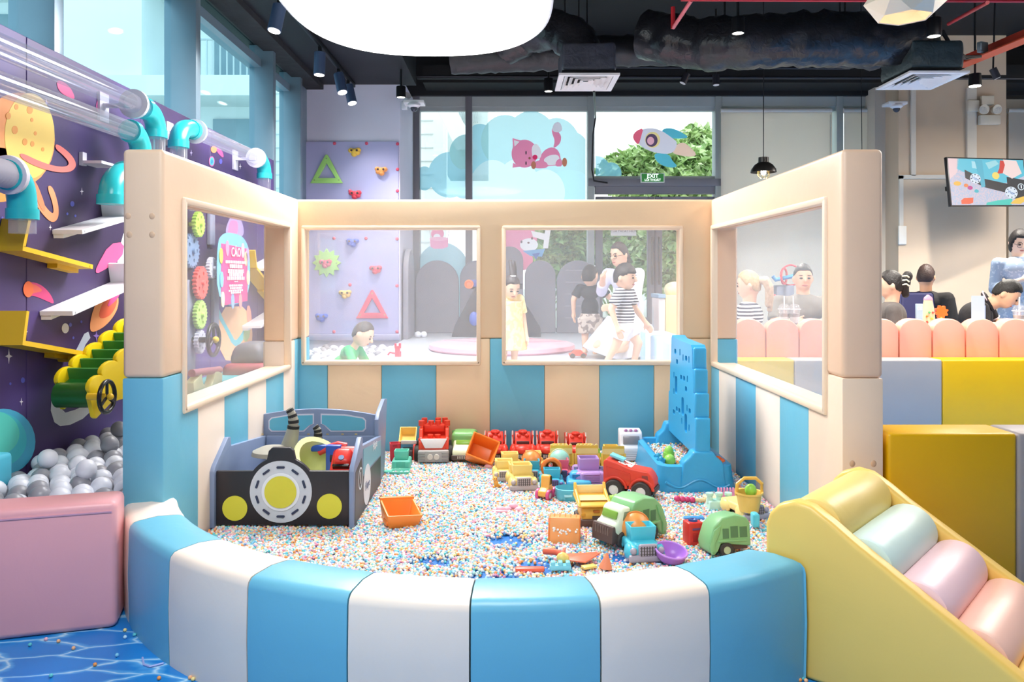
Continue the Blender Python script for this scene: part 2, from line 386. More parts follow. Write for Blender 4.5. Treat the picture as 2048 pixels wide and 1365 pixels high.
# --- roller blinds in the two right bays
def blind(px0, px1, label):
    a, b = xg(px0, 10.78), xg(px1, 10.78)
    t = thing('roller_blind', label, 'blind', ((a + b) / 2, 10.78, .5), group='roller blinds')
    B().bb((a, 10.775, .55), (b, 10.782, 3.44)).o('fabric', backlit('efe8de'), t, True, 0)
    B().cyl((a, 10.8, 3.46), (b, 10.8, 3.46), .035).o('roller', paint('d6d4d0'), t, True)
    B().bb((a, 10.765, .5), (b, 10.79, .55), .005).o('bottom_bar', paint('cfcac2'), t, True)
    B().cyl((b - .03, 10.76, 1.0), (b - .03, 10.76, 3.4), .006, n=6).o('pull_chain', paint('cfcac2'), t, True)
blind(1442, 1664, 'wide pale roller blind drawn down in the window behind the pendant lamp')
blind(1688, 1768, 'narrow pale roller blind drawn down beside the beige column')
blind(2017, 2130, 'pale roller blind right of the beige column behind the screen')

# ================================================================ SOFT PLAY ENCLOSURE
ZT = 1.683; ZS = .82; T = .155
def cell_part(owner_cells, t, bev, seg=3):
    b = B(); bm = b.bm; V = {}
    def v(x, z):
        k = (round(x, 5), round(z, 5))
        if k not in V: V[k] = bm.verts.new((x, 0, z))
        return V[k]
    fs = [bm.faces.new((v(x0, z0), v(x1, z0), v(x1, z1), v(x0, z1))) for x0, x1, z0, z1 in owner_cells]
    ex = bmesh.ops.extrude_face_region(bm, geom=fs)
    for g in ex['geom']:
        if isinstance(g, bmesh.types.BMVert): g.co.y += t
    bmesh.ops.recalc_face_normals(bm, faces=bm.faces)
    bmesh.ops.dissolve_limit(bm, angle_limit=.01, verts=bm.verts, edges=bm.edges)
    ee = [e for e in bm.edges if len(e.link_faces) == 2 and e.calc_face_angle(0) > .6]
    bmesh.ops.bevel(bm, geom=ee, offset=bev, segments=seg, affect='EDGES', profile=.5, clamp_overlap=True)
    return b
def padded_panel(label, loc, rz, L, bounds, cols, wins, top_mat):
    t = thing('padded_panel', label, 'play panel', loc, rz, group='padded window panels')
    xs = sorted({0, L, *bounds, *[w[0] for w in wins], *[w[1] for w in wins]})
    zs = [0, .672, ZS, 1.505, ZT]; own = {}
    for i in range(len(xs) - 1):
        for j in range(4):
            c = ((xs[i] + xs[i + 1]) / 2, (zs[j] + zs[j + 1]) / 2)
            if any(w[0] < c[0] < w[1] for w in wins) and .672 < c[1] < 1.505: continue
            if zs[j] >= ZS: k = 'top'
            else: k = sum(c[0] > x for x in bounds[1:-1])
            own.setdefault(k, []).append((xs[i], xs[i + 1], zs[j], zs[j + 1]))
    cell_part(own['top'], T, .018).o('upper_frame', top_mat, t)
    for k in range(len(bounds) - 1):
        # a stripe may fall apart around a window: group connected cells
        cell_part(own[k], T, .007, 2).o('stripe', vinyl(cols[k]), t)
    for x0, x1 in wins:
        f = B()
        for a, b_, c, d in ((x0 - .012, x1 + .012, 1.493, 1.520), (x0 - .012, x1 + .012, .655, .684), (x0 - .014, x0 + .012, .66, 1.51), (x1 - .012, x1 + .014, .66, 1.51)):
            f.bb((a, -.012, c), (b_, .03, d), .008)
        f.bb((x0, .0, .664), (x1, T - .02, .676)).bb((x0, .075, 1.50), (x1, .08, 1.506))
        f.o('window_trim', vinyl('f4dcc2'), t)
        B().bb((x0 - .01, T - .012, .66), (x1 + .01, T - .008, 1.515)).o('window_pane', VINYL_PANE, t, smooth=0)
    return t
px2x = lambda px: (px - CX) * 4.93 / F
XL, XR = -1.294, 1.255
o = XL - T
bb = [0] + [px2x(p) - o for p in (655, 763, 872, 980, 1089, 1199, 1308)] + [XR + T - o]
cc = [BLUE, PEACH] * 4
padded_panel('tall peach padded panel with two clear windows across the back of the bead pit', (o, 4.93, 0), 0, XR + T - o, bb, cc,
             [(px2x(607) - o, px2x(957) - o), (px2x(1008) - o, px2x(1362) - o)], vinyl(PEACH))
lp = padded_panel('tall padded panel with one clear window along the left of the bead pit', (XL, 2.99, 0), PI / 2, 1.935,
             [0, .34, .652, .982, 1.278, 1.61, 1.85, 1.935], [BLUE, CREAM] * 3 + [BLUE], [(.19, 1.72)], vinyl('f2d0b0'))
rp = padded_panel('tall cream padded panel with one clear window along the right of the bead pit', (XR, 4.925, 0), -PI / 2, 1.935,
             [0, .18, .53, .883, 1.242, 1.593, 1.935], [BLUE, CREAM, BLUE, CREAM, BLUE, 'f5d9c0'], [(.04, 1.777)], vinyl('f4cdae'))
# sewn dimples on the front posts
for dx, dz in ((-.045, 1.43), (.045, 1.43), (-.04, 1.36), (.045, 1.36)):
    B().sph((XL - T / 2 + dx - .01, 2.992, dz), (.012, .005, .014)).o('button_dimple', vinyl('e2bb98'), lp, True)
for dx, dz in ((-.04, .50), (.04, .50), (-.035, .45), (.04, .44)):
    B().sph((XR + T / 2 + dx, 2.992, dz), (.012, .005, .014)).o('button_dimple', vinyl('d9b394'), rp, True)

# --- curved low wall
cwc = Vector((-.026, 3.64, 0)); RO, RI, HW = 1.56, 1.37, .352
cw = thing('curved_wall', 'low curved padded wall in blue and cream stripes closing the bead pit in front', 'play wall', (cwc.x, cwc.y - RO + .1, 0))
r_ = Vector((.746, -.665, 0)); u_ = Vector((.665, .746, 0)); O_ = Vector((.794, 2.46, 0))
def prof():
    e = .03; p = [(RI, 0), (RI, HW - e)]
    p += [(RI + e - e * math.cos(a), HW - e + e * math.sin(a)) for a in (PI / 6, PI / 3, PI / 2)]
    p += [((RI + RO) / 2, HW + .006)]
    p += [(RO - e + e * math.cos(a), HW - e + e * math.sin(a)) for a in (PI / 2, PI / 3, PI / 6, 0)]
    return p + [(RO + .004, HW / 2), (RO, 0)]
an = [-156.5, -145.8, -130.9, -117.1, -105, -92.7, -80, -68.1, -53]
for k in range(8):
    a0, a1 = math.radians(an[k]), math.radians(an[k + 1]); b = B(); rings = []
    N = 10
    for i in range(N + 1):
        f = i / N; a = a0 + (a1 - a0) * f; sh = .006 if i in (0, N) else 0
        aa = a + (.0015 if i == 0 else -.0015 if i == N else 0)
        ring = []
        for r, z in prof():
            mid = (RO + RI) / 2
            r2 = mid + (r - mid) * (1 - sh * 2); z2 = z * (1 - sh)
            p = Vector((cwc.x + r2 * math.cos(aa), cwc.y + r2 * math.sin(aa), z2))
            if k == 7:
                dd = (p - O_).dot(u_) + .012
                if dd > 0: p -= u_ * dd
            ring.append(b.bm.verts.new(p))
        rings.append(ring)
    n = len(rings[0])
    for i in range(N):
        for j in range(n): b.bm.faces.new((rings[i][j], rings[i + 1][j], rings[i + 1][(j + 1) % n], rings[i][(j + 1) % n]))
    b.bm.faces.new(rings[0]); b.bm.faces.new(rings[-1][::-1])
    b.o('stripe', vinyl(CREAM if k % 2 == 0 else BLUE), cw, True)

# --- roller ramp over the right end of the wall
rm = thing('roller_ramp', 'yellow padded ramp with four soft rollers leaning into the bead pit', 'play ramp', O_ + u_ * .3)
MR = Matrix(((r_.x, u_.x, 0, O_.x), (r_.y, u_.y, 0, O_.y), (0, 0, 1, 0), (0, 0, 0, 1)))
pr = [(0, 0), (0, .44), (.012, .475), (.04, .505), (.09, .525), (.14, .518), (.2, .482), (.26, .44), (.86, .068), (.9, .035), (.92, 0)]
ylw = vinyl('f4ca68')
for u0 in (0, .545):
    B().prism(pr, .058, MR @ Matrix.Translation((0, u0, 0)), bev=.014, seg=3).o('side_board', ylw, rm, True)
B().bb((.0, .058, 0), (.05, .545, .43), .015, 3, MR).o('end_board', ylw, rm, True)
B().bb((.05, .06, 0), (.85, .54, .04), 0, 2, MR).o('base_board', ylw, rm, True)
for k, c in enumerate(('f0d27c', 'd3e9e2', 'f4cfd6', 'f8c6b4', 'f0d27c')):
    t_, z_ = .127 + .143 * k, .44 - .09 * k
    B().lathe([(0, .061), (.07, .062), (.083, .067), (.089, .08), (.09, .3), (.089, .525), (.083, .538), (.07, .543), (0, .544)], n=32,
              m=MR @ Matrix.Translation((t_, 0, z_)) @ Matrix.Rotation(-PI / 2, 4, 'X')).o('roller', vinyl(c), rm, True)

# --- pink block left of the wall
A_ = Vector((-1.32, 2.61, 0)); pk = thing('pink_block', 'pink padded block standing left of the striped curved wall', 'play block', (-1.9, 2.7, 0))
q = G(243, 1256); q0 = G(0, 1284); d = (q - q0).normalized(); nrm = Vector((-d.y, d.x, 0))
MP = Matrix(((d.x, nrm.x, 0, q.x), (d.y, nrm.y, 0, q.y), (0, 0, 1, 0), (0, 0, 0, 1)))
hp = 1.2 - (1003 - HY) * q.y / F
B().bb((-1.0, 0, 0), (-.015, .17, hp), .022, 3, MP).o('padding', vinyl('efabb0'), pk, True)
B().bb((-1.0, -.003, hp - .035), (-.03, .0, hp - .03), 0, 2, MP).o('seam', vinyl('e0a5b6'), pk, True)
# teal block at the far left edge of the ball pit
tb = thing('teal_block', 'teal padded block at the left edge of the ball pit', 'play block', W(-40, 985, 3.2))
B().bb(W(-260, 1010, 3.2), W(27, 903, 3.5) + Vector((0, 0, 0)), .02, 3).o('padding', vinyl('4fb9d3'), tb, True)

# --- low striped walls on the right
def low_wall(label, xs, cols, y0, th, z1, z0=0):
    t = thing('low_padded_wall', label, 'play wall', ((xs[0] + xs[-1]) / 2, y0 + th / 2, z0), group='low padded walls on the cafe side')
    for i in range(len(cols)):
        B().bb((xs[i] + .001, y0, z0), (xs[i + 1] - .001, y0 + th, z1), .014, 3).o('stripe', vinyl(cols[i]), t, True)
low_wall('low padded wall in yellow and grey joined to the right panel post', [1.43, 1.43 + .5 * .98, 3.0], ['e2ad00', 'a39a9a'], 3.0, .19, .612)
def xd(px, D=5.8): return (px - CX) * D / F
low_wall('second low padded wall in yellow and grey in front of the scalloped pink fence', [1.45, xd(1589), xd(1885), xd(2200), xd(2500)], ['e2b824', 'a39d9b', 'e2ad06', 'a39d9b'], 5.8, .19, .60)
# --- scalloped pink fence
sf = thing('scalloped_fence', 'salmon pink padded fence with rounded scallop tops beside the cafe tables', 'fence', (3, 6.05, .2))

xk = [1399 + 66.6 * k for k in range(12)]
for k in range(11):
    a, b_ = xd(xk[k], 6.0), xd(xk[k + 1], 6.0); wd = b_ - a - .006; r = wd / 2
    z0 = .2; zt = H - (638 - HY) * 6.0 / F
    ol = [(a + .003, z0), (b_ - .003, z0)] + [((a + b_) / 2 + r * math.cos(t_), zt - r * .82 + r * .82 * math.sin(t_)) for t_ in [PI * i / 14 for i in range(15)]]
    B().prism(ol, .12, Matrix.Translation((0, 6.0, 0)), bev=.012, seg=2).o('scallop', vinyl('f0a58e'), sf, True)
# ================================================================ CEILING LAMPS AND SERVICES
LAMP = M('fffdf8', .5, 0, 5, 0, 1, 0, 3.2); BULB = M('fff6e6', .5, 0, 5, 0, 1, 0, 9); blackm = M('1b1b20', .4, 0, 5, .1, 5, .4); steel = M('7d8190', .3, 0, 5, .05, 5, .8)
def superell(cx, cy, a, b, n=64, p=2.5):
    return [(cx + a * math.copysign(abs(math.cos(t)) ** (2 / p), math.cos(t)), cy + b * math.copysign(abs(math.sin(t)) ** (2 / p), math.sin(t))) for t in [2 * PI * i / n for i in range(n)]]
HZ = Matrix(((1, 0, 0, 0), (0, 0, 1, 0), (0, 1, 0, 0), (0, 0, 0, 1)))
t = thing('drum_lamp', 'huge glowing white rounded drum lamp hanging from the black ceiling', 'ceiling lamp', (-.6, 5.33, 3.0))
B().prism(superell(-.6, 5.33, .88, 1.15), .06, Matrix.Translation((0, 0, 3.0)) @ HZ).o('diffuser', LAMP, t, True)
B().prism(superell(-.6, 5.33, .9, 1.17), .05, Matrix.Translation((0, 0, 3.012)) @ HZ, holes=[superell(-.6, 5.33, .881, 1.151)]).o('rim', M('b9bcc6', .4, 0, 5, 0, 1), t, True)
for dx, dy in ((-.5, .6), (.5, .6), (.5, -.6), (-.5, -.6)):
    B().cyl((-.6 + dx, 5.33 + dy, 3.06), (-.6 + dx, 5.33 + dy, 4.29 if dx > 0 and False else 3.5), .006, n=6).o('hanging_wire', steel, t, True)

for cx_, cy_, lab_ in ((-.3, .9, 'round drum lamp over the entrance side, outside the picture'), (3.8, 4.2, 'round drum lamp over the cafe side, outside the picture'), (6.6, 7.4, 'round drum lamp over the far right cafe corner, outside the picture')):  # unseen glowing drums, added as bodies for the fill lights
    t = thing('drum_lamp', lab_, 'ceiling lamp', (cx_, cy_, 3.2))
    B().cyl((cx_, cy_, 3.2), (cx_, cy_, 3.26), .86, n=48).o('diffuser', LAMP, t, True); B().lathe([(.861, 3.2), (.89, 3.2), (.89, 3.27), (.861, 3.27)], (cx_, cy_, 0), 48).o('rim', M('b9bcc6', .4, 0, 5, 0, 1), t, True)
    for dx in (-.5, .5): B().cyl((cx_ + dx, cy_, 3.26), (cx_ + dx, cy_, 4.3), .006, n=6).o('hanging_wire', steel, t, True)
def down_light(c, watts, col=(1, .93, .84), ang=95):
    l = bpy.data.lights.new('spotlight_light', 'SPOT'); l.energy = watts; l.color = col; l.spot_size = math.radians(ang); l.spot_blend = .7; l.shadow_soft_size = .05
    o = bpy.data.objects.new('spotlight_light', l); COL.objects.link(o); o.location = c; return o
def spot(px, py0, py1, wpx, label, ztop, on=True, size=.105):
    D = size * F / wpx; c = W(px, py1, D); h = (py1 - py0) * D / F; r = size / 2
    t = thing('pendant_spotlight', label, 'spotlight', c, group='hanging cylinder spotlights')
    B().lathe([(r * .82, 0), (r, 0), (r, h), (r * .95, h + .004), (0, h + .004)], c, 24).o('body', blackm, t, True)
    B().cyl(c + Vector((0, 0, h)), Vector((c.x, c.y, ztop)), .011, n=8).o('stem', blackm, t, True)
    B().cyl(c + Vector((0, 0, .002)), c + Vector((0, 0, .012)), r * .84, n=20).o('bulb', BULB if on else steel, t, True)
    down_light(c - Vector((0, 0, .01)), {1476: 200, 1868: 260, 802: 160}.get(px, 90))
spot(1476, 36, 67, 26, 'cylinder spotlight on a stem below the black duct in the ceiling centre', 4.3)
spot(1097, 158, 183, 18, 'cylinder spotlight beside the left square air vent', 4.3)
spot(802, 174, 195, 19, 'cylinder spotlight in front of the lilac pillar corner', 3.5)
spot(1868, 38, 73, 28, 'cylinder spotlight above the right square air vent', 4.3)

# track with swivelling heads along the left soffit
tk = thing('light_track', 'black ceiling track with four swivelling spot heads beside the left windows', 'track light', W(640, 120, 6.5))
zt = 3.47; a = PX(565, 0, -1.45); ya = 1.45 * F / (CX - 568); yb = 1.45 * F / (CX - 700)
def onz(px, py, z): D = (z - H) * F / (HY - py); return W(px, py, D)
A0, A1 = onz(545, -25, zt), onz(708, 171, zt)
def bar(a, b, w, h):
    d = (b - a); l = d.length; d.normalize(); n = Vector((0, 0, 1)).cross(d).normalized(); u = d.cross(n)
    return Matrix(((n.x, d.x, u.x, 0), (n.y, d.y, u.y, 0), (n.z, d.z, u.z, 0), (0, 0, 0, 1)))
B().box((0, 0, 0), (.035, (A1 - A0).length, .05), .004, 2, 0, Matrix.Translation((A0 + A1) / 2) @ bar(A0, A1, 0, 0)).o('rail', blackm, tk, True)
for f, lean in ((.06, (-.15, .2)), (.48, (-.02, .05)), (.74, (.25, .25)), (.9, (.25, .2))):
    p = A0.lerp(A1, f); d = Vector((lean[0], -lean[1], -1)).normalized(); q = p - Vector((0, 0, .03))
    r = .055; e0 = q + Vector((0, 0, -.05)); e1 = e0 + d * .22
    h = B().cyl(e0, e1, r, n=20).o('spot_head', M('4d5f80', .4, 0, 5, 0, 1, .4), tk, True)
    down_light(e1 + d * .01, 70, (1, .95, .88), 110).rotation_euler = d.to_track_quat('-Z', 'Y').to_euler()
    b = B().cyl(e1 - d * .005, e1 + d * .003, r * .86, n=18); o = b.o('lens', BULB, h, True)
    B().box(q - Vector((0, 0, .03)), (.03, .05, .09), .004).o('swivel_bracket', blackm, tk, True)
for px, py, D, l, label in ((1370, 157, 9.2, (-.5, 0), 'small dark spot head angled left on the far ceiling rail'), (1432, 160, 9.2, (0, .1), 'small dark spot head hanging straight on the far ceiling rail'), (1990, 147, 9.0, (.4, .1), 'small dark spot head at the far right below the orange beam')):
    c = W(px, py, D); t = thing('spot_head', label, 'spotlight', c); d = Vector((l[0], -l[1], -1)).normalized()
    B().cyl(c - d * .06, c + d * .06, .04, n=16).o('body', M('33323a', .4, 0, 5, 0, 1, .3), t, True)
    B().cyl(c + d * .058, c + d * .063, .034, n=16).o('lens', M('d8d2d0', .3, 0, 5, 0, 1), t, True)
    B().cyl(c - d * .05, Vector((c.x, c.y, 4.3)), .01, n=8).o('swivel_arm', blackm, t, True)
c = W(1950, 172, 8.0); t = thing('spot_head', 'lit round spot head above the twin emergency lamps', 'spotlight', c)
down_light(c - Vector((0, 0, .02)), 420, ang=150)
B().cyl(c + Vector((0, 0, .12)), c, .055, .06, n=18).o('body', blackm, t, True); B().cyl(c, c - Vector((0, 0, .006)), .052, n=18).o('lens', BULB, t, True)
B().cyl(c + Vector((0, 0, .12)), (c.x, c.y, 4.3), .01, n=6).o('stem', blackm, t, True)
# far rail and thin black conduits
for i, (x0, x1, y, D) in enumerate(((910, 1700, 137, 9.3), (830, 2048, 157, 9.6))):
    a, b = W(x0, y - 4, D), W(x1, y, D)
    t = B().cyl(a, b, .014, n=8).o('ceiling_conduit', M('2b2b33', .5, 0, 5, .1, 3, .3)); tag(t, ('upper', 'lower')[i] + ' thin dark conduit running along the black ceiling above the far windows', 'conduit')

# wrapped ducts
def wrap(pts, r, n=20, rough=.06, seed=1):
    rr = random.Random(seed); out = B(); P = []
    for i in range(len(pts) - 1):
        a, b = Vector(pts[i]), Vector(pts[i + 1]); k = max(2, int((b - a).length / .045))
        P += [a.lerp(b, j / k) for j in range(k)]
    P.append(Vector(pts[-1]))
    for _ in range(3): P = [P[0]] + [(P[i - 1] + P[i] * 2 + P[i + 1]) / 4 for i in range(1, len(P) - 1)] + [P[-1]]
    out.tube(P, [r * (1 + rr.uniform(-rough, rough)) for _ in P], n)
    for v in out.bm.verts:
        v.co += Vector((noise.noise(v.co * 9), noise.noise(v.co * 9 + Vector((5, 0, 0))), noise.noise(v.co * 9 + Vector((0, 7, 0))))) * r * .11
    return out
foil = M('222127', .28, .5, 14, .3, 8); foil2 = M('3f4a4c', .35, .5, 14, .2, 8)
def duct(label, pts, r, seed, m=foil):
    c = Vector(pts[0]); t = thing('air_duct', label, 'duct', c)
    wrap(pts, r, 22, .05, seed).o('wrapping', m, t, True, smooth=1.2)
    for f in (.25, .6, .85):
        i = int(f * (len(pts) - 1)); p = Vector(pts[i]).lerp(Vector(pts[min(i + 1, len(pts) - 1)]), .5)
        B().cyl(p + Vector((0, 0, r)), (p.x, p.y, 4.3), .008, n=6).o('hanger_rod', blackm, t, True)
duct('long black foil wrapped duct running across the ceiling above the far windows', [W(900, 118, 8.3), W(1050, 112, 8.3), W(1300, 100, 8.2), W(1600, 100, 8.2), W(1760, 108, 8.2)], .16, 3, M('2c2b30', .45, .5, 8, .3, 6))
duct('thick black wrapped duct crossing the ceiling right of the drum lamp', [W(1290, 70, 7.9), W(1400, 90, 7.6), W(1500, 84, 7.3), W(1620, 78, 7.2), W(1760, 80, 7.2), W(1825, 72, 7.3)], .24, 4)
duct('black wrapped duct elbow bending down into the left air vent box', [W(1010, 92, 8.1), W(1060, 65, 7.9), W(1110, 58, 7.6), W(1150, 78, 7.4), W(1165, 110, 7.35)], .19, 5)
duct('grey green wrapped duct elbow bending down into the right air vent box', [W(1800, 66, 7.3), W(1835, 70, 7.3), W(1850, 90, 7.35), W(1852, 112, 7.35)], .15, 6, foil2)
def vent(label, x0, x1, y0, y1, z, boxm):
    cx, cy = (x0 + x1) / 2, (y0 + y1) / 2; w, l = x1 - x0, y1 - y0
    t = thing('air_vent', label, 'air vent', (cx, cy, z))
    wm = paint('e9e4e2', .5)
    B().prism([(x0, y0), (x1, y0), (x1, y1), (x0, y1)], .018, Matrix.Translation((0, 0, z)) @ HZ, holes=[[(x0 + .05, y0 + .05), (x1 - .05, y0 + .05), (x1 - .05, y1 - .05), (x0 + .05, y1 - .05)]]).o('frame', wm, t, True, 0)
    for k in range(4):
        i = .055 + .05 * k; m = B()
        a = [(x0 + i, y0 + i), (x1 - i, y0 + i), (x1 - i, y1 - i), (x0 + i, y1 - i)]
        j = i + .038; c2 = [(x0 + j, y0 + j), (x1 - j, y0 + j), (x1 - j, y1 - j), (x0 + j, y1 - j)]
        for q in range(4):
            p = (q + 1) % 4
            m.poly([(*a[q], z + .002), (*a[p], z + .002), (*c2[p], z + .035), (*c2[q], z + .035)])
        o = m.o('louvre', wm, t, True, 0); sd = o.modifiers.new('s', 'SOLIDIFY'); sd.thickness = .004
    B().bb((x0 + .03, y0 + .03, z + .045), (x1 - .03, y1 - .03, z + .05)).o('dark_inside', M('15151a', .9, 0, 5, 0, 1), t, True)
    b = B().bb((x0 + .03, y0 + .03, z + .05), (x1 - .03, y1 - .03, z + .30), .03, 3)
    bmesh.ops.subdivide_edges(b.bm, edges=b.bm.edges, cuts=3, use_grid_fill=True)
    for v in b.bm.verts: v.co += Vector((noise.noise(v.co * 14), noise.noise(v.co * 14 + Vector((9, 0, 0))), noise.noise(v.co * 14 + Vector((0, 9, 0))))) * .012
    b.o('wrapped_box', boxm, t, True, 1.2)
vent('square white air vent under a black wrapped box near the drum lamp', .448, .985, 7.0, 7.62, 2.98, M('44454f', .35, .6, 14, .25, 8))
vent('square white air vent under a grey green wrapped box on the right', 3.53, 4.06, 7.0, 7.65, 3.0, foil2)
# cable falling from left vent along the mullion
t = B().tube([W(1188, 183, 7.6), W(1190, 215, 8.6), W(1191, 235, 10.6), W(1186, 270, 10.7), W(1184, 340, 10.75), W(1188, 362, 10.75), W(1215, 366, 10.75)], .011, 6).o('black_cable', blackm)
tag(t, 'black cable dropping from the left air vent down the window frame', 'cable')
# red sprinkler pipes
redp = M('c4202a', .4, 0, 5, .05, 3)
t = thing('sprinkler_pipe', 'red sprinkler pipe across the top of the picture with a sloping branch', 'pipe', W(1500, 2, 6))
B().cyl(W(1362, -1, 6.0), W(2100, 2, 6.0), .014, n=10).o('main_run', redp, t, True)
B().cyl(W(1383, 0, 6.0), W(1347, 55, 6.6), .016, n=10).o('branch', M('d76a72', .4, 0, 5, .05, 3), t, True)
B().cyl(W(1346, 14, 6.6), W(1346, 57, 6.6), .018, n=10).o('drop', redp, t, True)
t = B().cyl(W(1975, 5, 5.5), W(1897, 48, 6.6), .014, n=10).o('sprinkler_pipe', M('b23238', .4, 0, 5, .05, 3)); tag(t, 'short red pipe slanting above the right air vent', 'pipe')
t = thing('steel_beam', 'orange red steel beam slanting across the top right corner', 'beam', W(1990, 110, 7))
a, b = W(1925, 130, 8.2), W(2120, 50, 6.6)
mm = Matrix.Translation((a + b) / 2) @ bar(a, b, 0, 0); L_ = (b - a).length
B().box((0, 0, .03), (.02, L_, .12), .002, 1, 0, mm).o('web', M('d8442c', .5, 0, 5, .05, 3), t, True)
B().box((-.06, 0, -.03), (.14, L_, .014), .002, 1, 0, mm).o('flange', M('e2562f', .5, 0, 5, .05, 3), t, True)
c = W(1965, 95, 7.6); t = thing('floodlight', 'small grey floodlight fixed above the orange beam', 'floodlight', c)
B().box(c, (.1, .05, .1), .008, 2, .4).o('body', M('8c9596', .5, 0, 5, .05, 3), t, True); B().box(c + Vector((-.01, -.028, 0)), (.07, .006, .06), .002, 1, .4).o('lens', M('c9d2d2', .3, 0, 5, .05, 3), t, True)
for k in range(3):
    t = B().tube([W(1880 + 3 * k, 60, 7.2), W(1900 + 4 * k, 92 + 3 * k, 7.2), W(1930, 112 + 3 * k, 7.3), W(1962, 112 + k, 7.4)], .009, 6).o('hanging_cable', blackm)
    tag(t, ('uppermost', 'middle', 'lowest')[k] + ' of three black cables looping from the right duct to the orange beam', 'cable', 'looping black cables')
t = B().tube([Vector((W(1722, 127, 8.5).x, 8.5, 4.3)), W(1722, 127, 8.5), W(1723, 200, 8.5), W(1724, 310, 8.5)], .004, 6).o('hanging_wire', blackm); tag(t, 'thin black wire hanging in front of the narrow blind', 'wire')

# pendants
c = W(1527, 345, 8.0); t = thing('pendant_lamp', 'black metal pendant lamp with wire cage in front of the pale blind', 'pendant lamp', c)
B().lathe([(.018, .155), (.05, .15), (.052, .10), (.06, .095), (.09, .075), (.122, .03), (.128, .0), (.124, .0), (.118, .03), (.086, .07), (.055, .09), (.0, .10)], c, 28).o('shade', M('33302e', .35, 0, 5, .1, 5, .6), t, True)
B().cyl(c + Vector((0, 0, .15)), (c.x, c.y, 4.3), .005, n=6).o('cord', blackm, t, True)
B().sph(c + Vector((0, 0, .005)), (.028, .028, .035)).o('bulb', M('fff0d0', .5, 0, 5, 0, 1, 0, 12), t, True)
down_light(c - Vector((0, 0, .06)), 130, ang=150)
for k in range(6):
    a = k * PI / 3; d = Vector((math.cos(a), math.sin(a), 0))
    B().tube([c + d * .06 + Vector((0, 0, .03)), c + d * .062 + Vector((0, 0, -.03)), c + d * .03 + Vector((0, 0, -.06))], .0035, 5).o('cage_wire', M('cdb478', .3, 0, 5, 0, 1, .8), t, True)
# facetted white pendant at the top right edge
c = W(1810, 36, 4.2); t = thing('facetted_pendant', 'white facetted pendant lamp cut by the top edge of the picture', 'pendant lamp', c + Vector((0, 0, .15)))
b = B(); n = 6; r0, r1, r2 = .135, .205, .10; bm = b.bm
A = [bm.verts.new((c.x + r0 * math.cos(2 * PI * k / n + .3), c.y + r0 * math.sin(2 * PI * k / n + .3), c.z)) for k in range(n)]
C = [bm.verts.new((c.x + r1 * math.cos(2 * PI * (k + .5) / n + .3), c.y + r1 * math.sin(2 * PI * (k + .5) / n + .3), c.z + .08)) for k in range(n)]
E = [bm.verts.new((c.x + r2 * math.cos(2 * PI * k / n + .3), c.y + r2 * math.sin(2 * PI * k / n + .3), c.z + .26)) for k in range(n)]
for k in range(n):
    j = (k + 1) % n
    bm.faces.new((A[k], C[k], A[j])); bm.faces.new((C[k], C[j], A[j])); bm.faces.new((C[k], E[j], C[j])); bm.faces.new((C[k], E[k], E[j]))
bm.faces.new(E)
o = b.o('shade', M('f3e2cb', .6, 0, 5, .03, 5), t, True, 0); sd = o.modifiers.new('s', 'SOLIDIFY'); sd.thickness = .006
B().sph(c + Vector((0, 0, .12)), .045).o('bulb', M('fff0d8', .5, 0, 5, 0, 1, 0, 5), t, True)
B().cyl(c + Vector((0, 0, .26)), (c.x, c.y, 4.3), .006, n=6).o('cord', blackm, t, True)

# cameras, emergency lights
def dome(px, py, D, label):
    c = W(px, py, D); t = thing('dome_camera', label, 'security camera', c)
    wm = paint('e6e6ea', .4)
    B().lathe([(0, .03), (.07, .03), (.075, .02), (.075, 0), (.055, -.015), (.05, -.02), (0, -.02)], c, 24).o('housing', wm, t, True)
    B().sph(c - Vector((0, 0, .025)), (.042, .042, .045)).o('dome', M('3c3d4c', .1, 0, 5, 0, 1), t, True)
    B().box(c + Vector((0, .05, .045)), (.24, .2, .04), .008).o('mounting_box', wm, t, True)
dome(828, 212, 9.3, 'white dome camera at the corner of the lilac pillar')
dome(1793, 214, 10.08, 'white dome camera at the corner of the beige column')
c = W(812, 195, 9.45); t = thing('wifi_fan', 'small white round device fixed beside the pillar camera', 'device', c)
B().cyl(c, c + Vector((.02, -.03, .02)), .05, n=20).o('disc', paint('dfe0e8', .4), t, True); B().box(c + Vector((-.02, .02, -.09)), (.07, .05, .1), .008).o('bracket', paint('d5d8e2', .4), t, True)
c = W(1977, 227, 10.12); t = thing('emergency_light', 'twin lamp white emergency light on the beige column', 'emergency light', c)
wm = paint('e0d6c4', .5)
B().box(c + Vector((.02, .02, -.08)), (.26, .07, .12), .01).o('battery_box', wm, t, True)
B().box(c + Vector((-.18, .03, .1)), (.15, .05, .15), .015).o('junction_box', wm, t, True); B().box(c + Vector((0, .03, .17)), (.16, .05, .12), .01).o('junction_box', wm, t, True)
for dx in (-.075, .075):
    h = B().cyl(c + Vector((dx, .02, .05)), c + Vector((dx * 1.1, -.05, .04)), .045, .062, n=20).o('lamp_head', wm, t, True)
    B().lathe([(0, .006), (.03, .005), (.055, 0)], n=20, m=Matrix.Translation(c + Vector((dx * 1.1, -.05, .04))) @ Matrix.Rotation(PI / 2, 4, 'X')).o('lens', M('d8d2c8', .1, .4, 60, .1, 30), h, True)

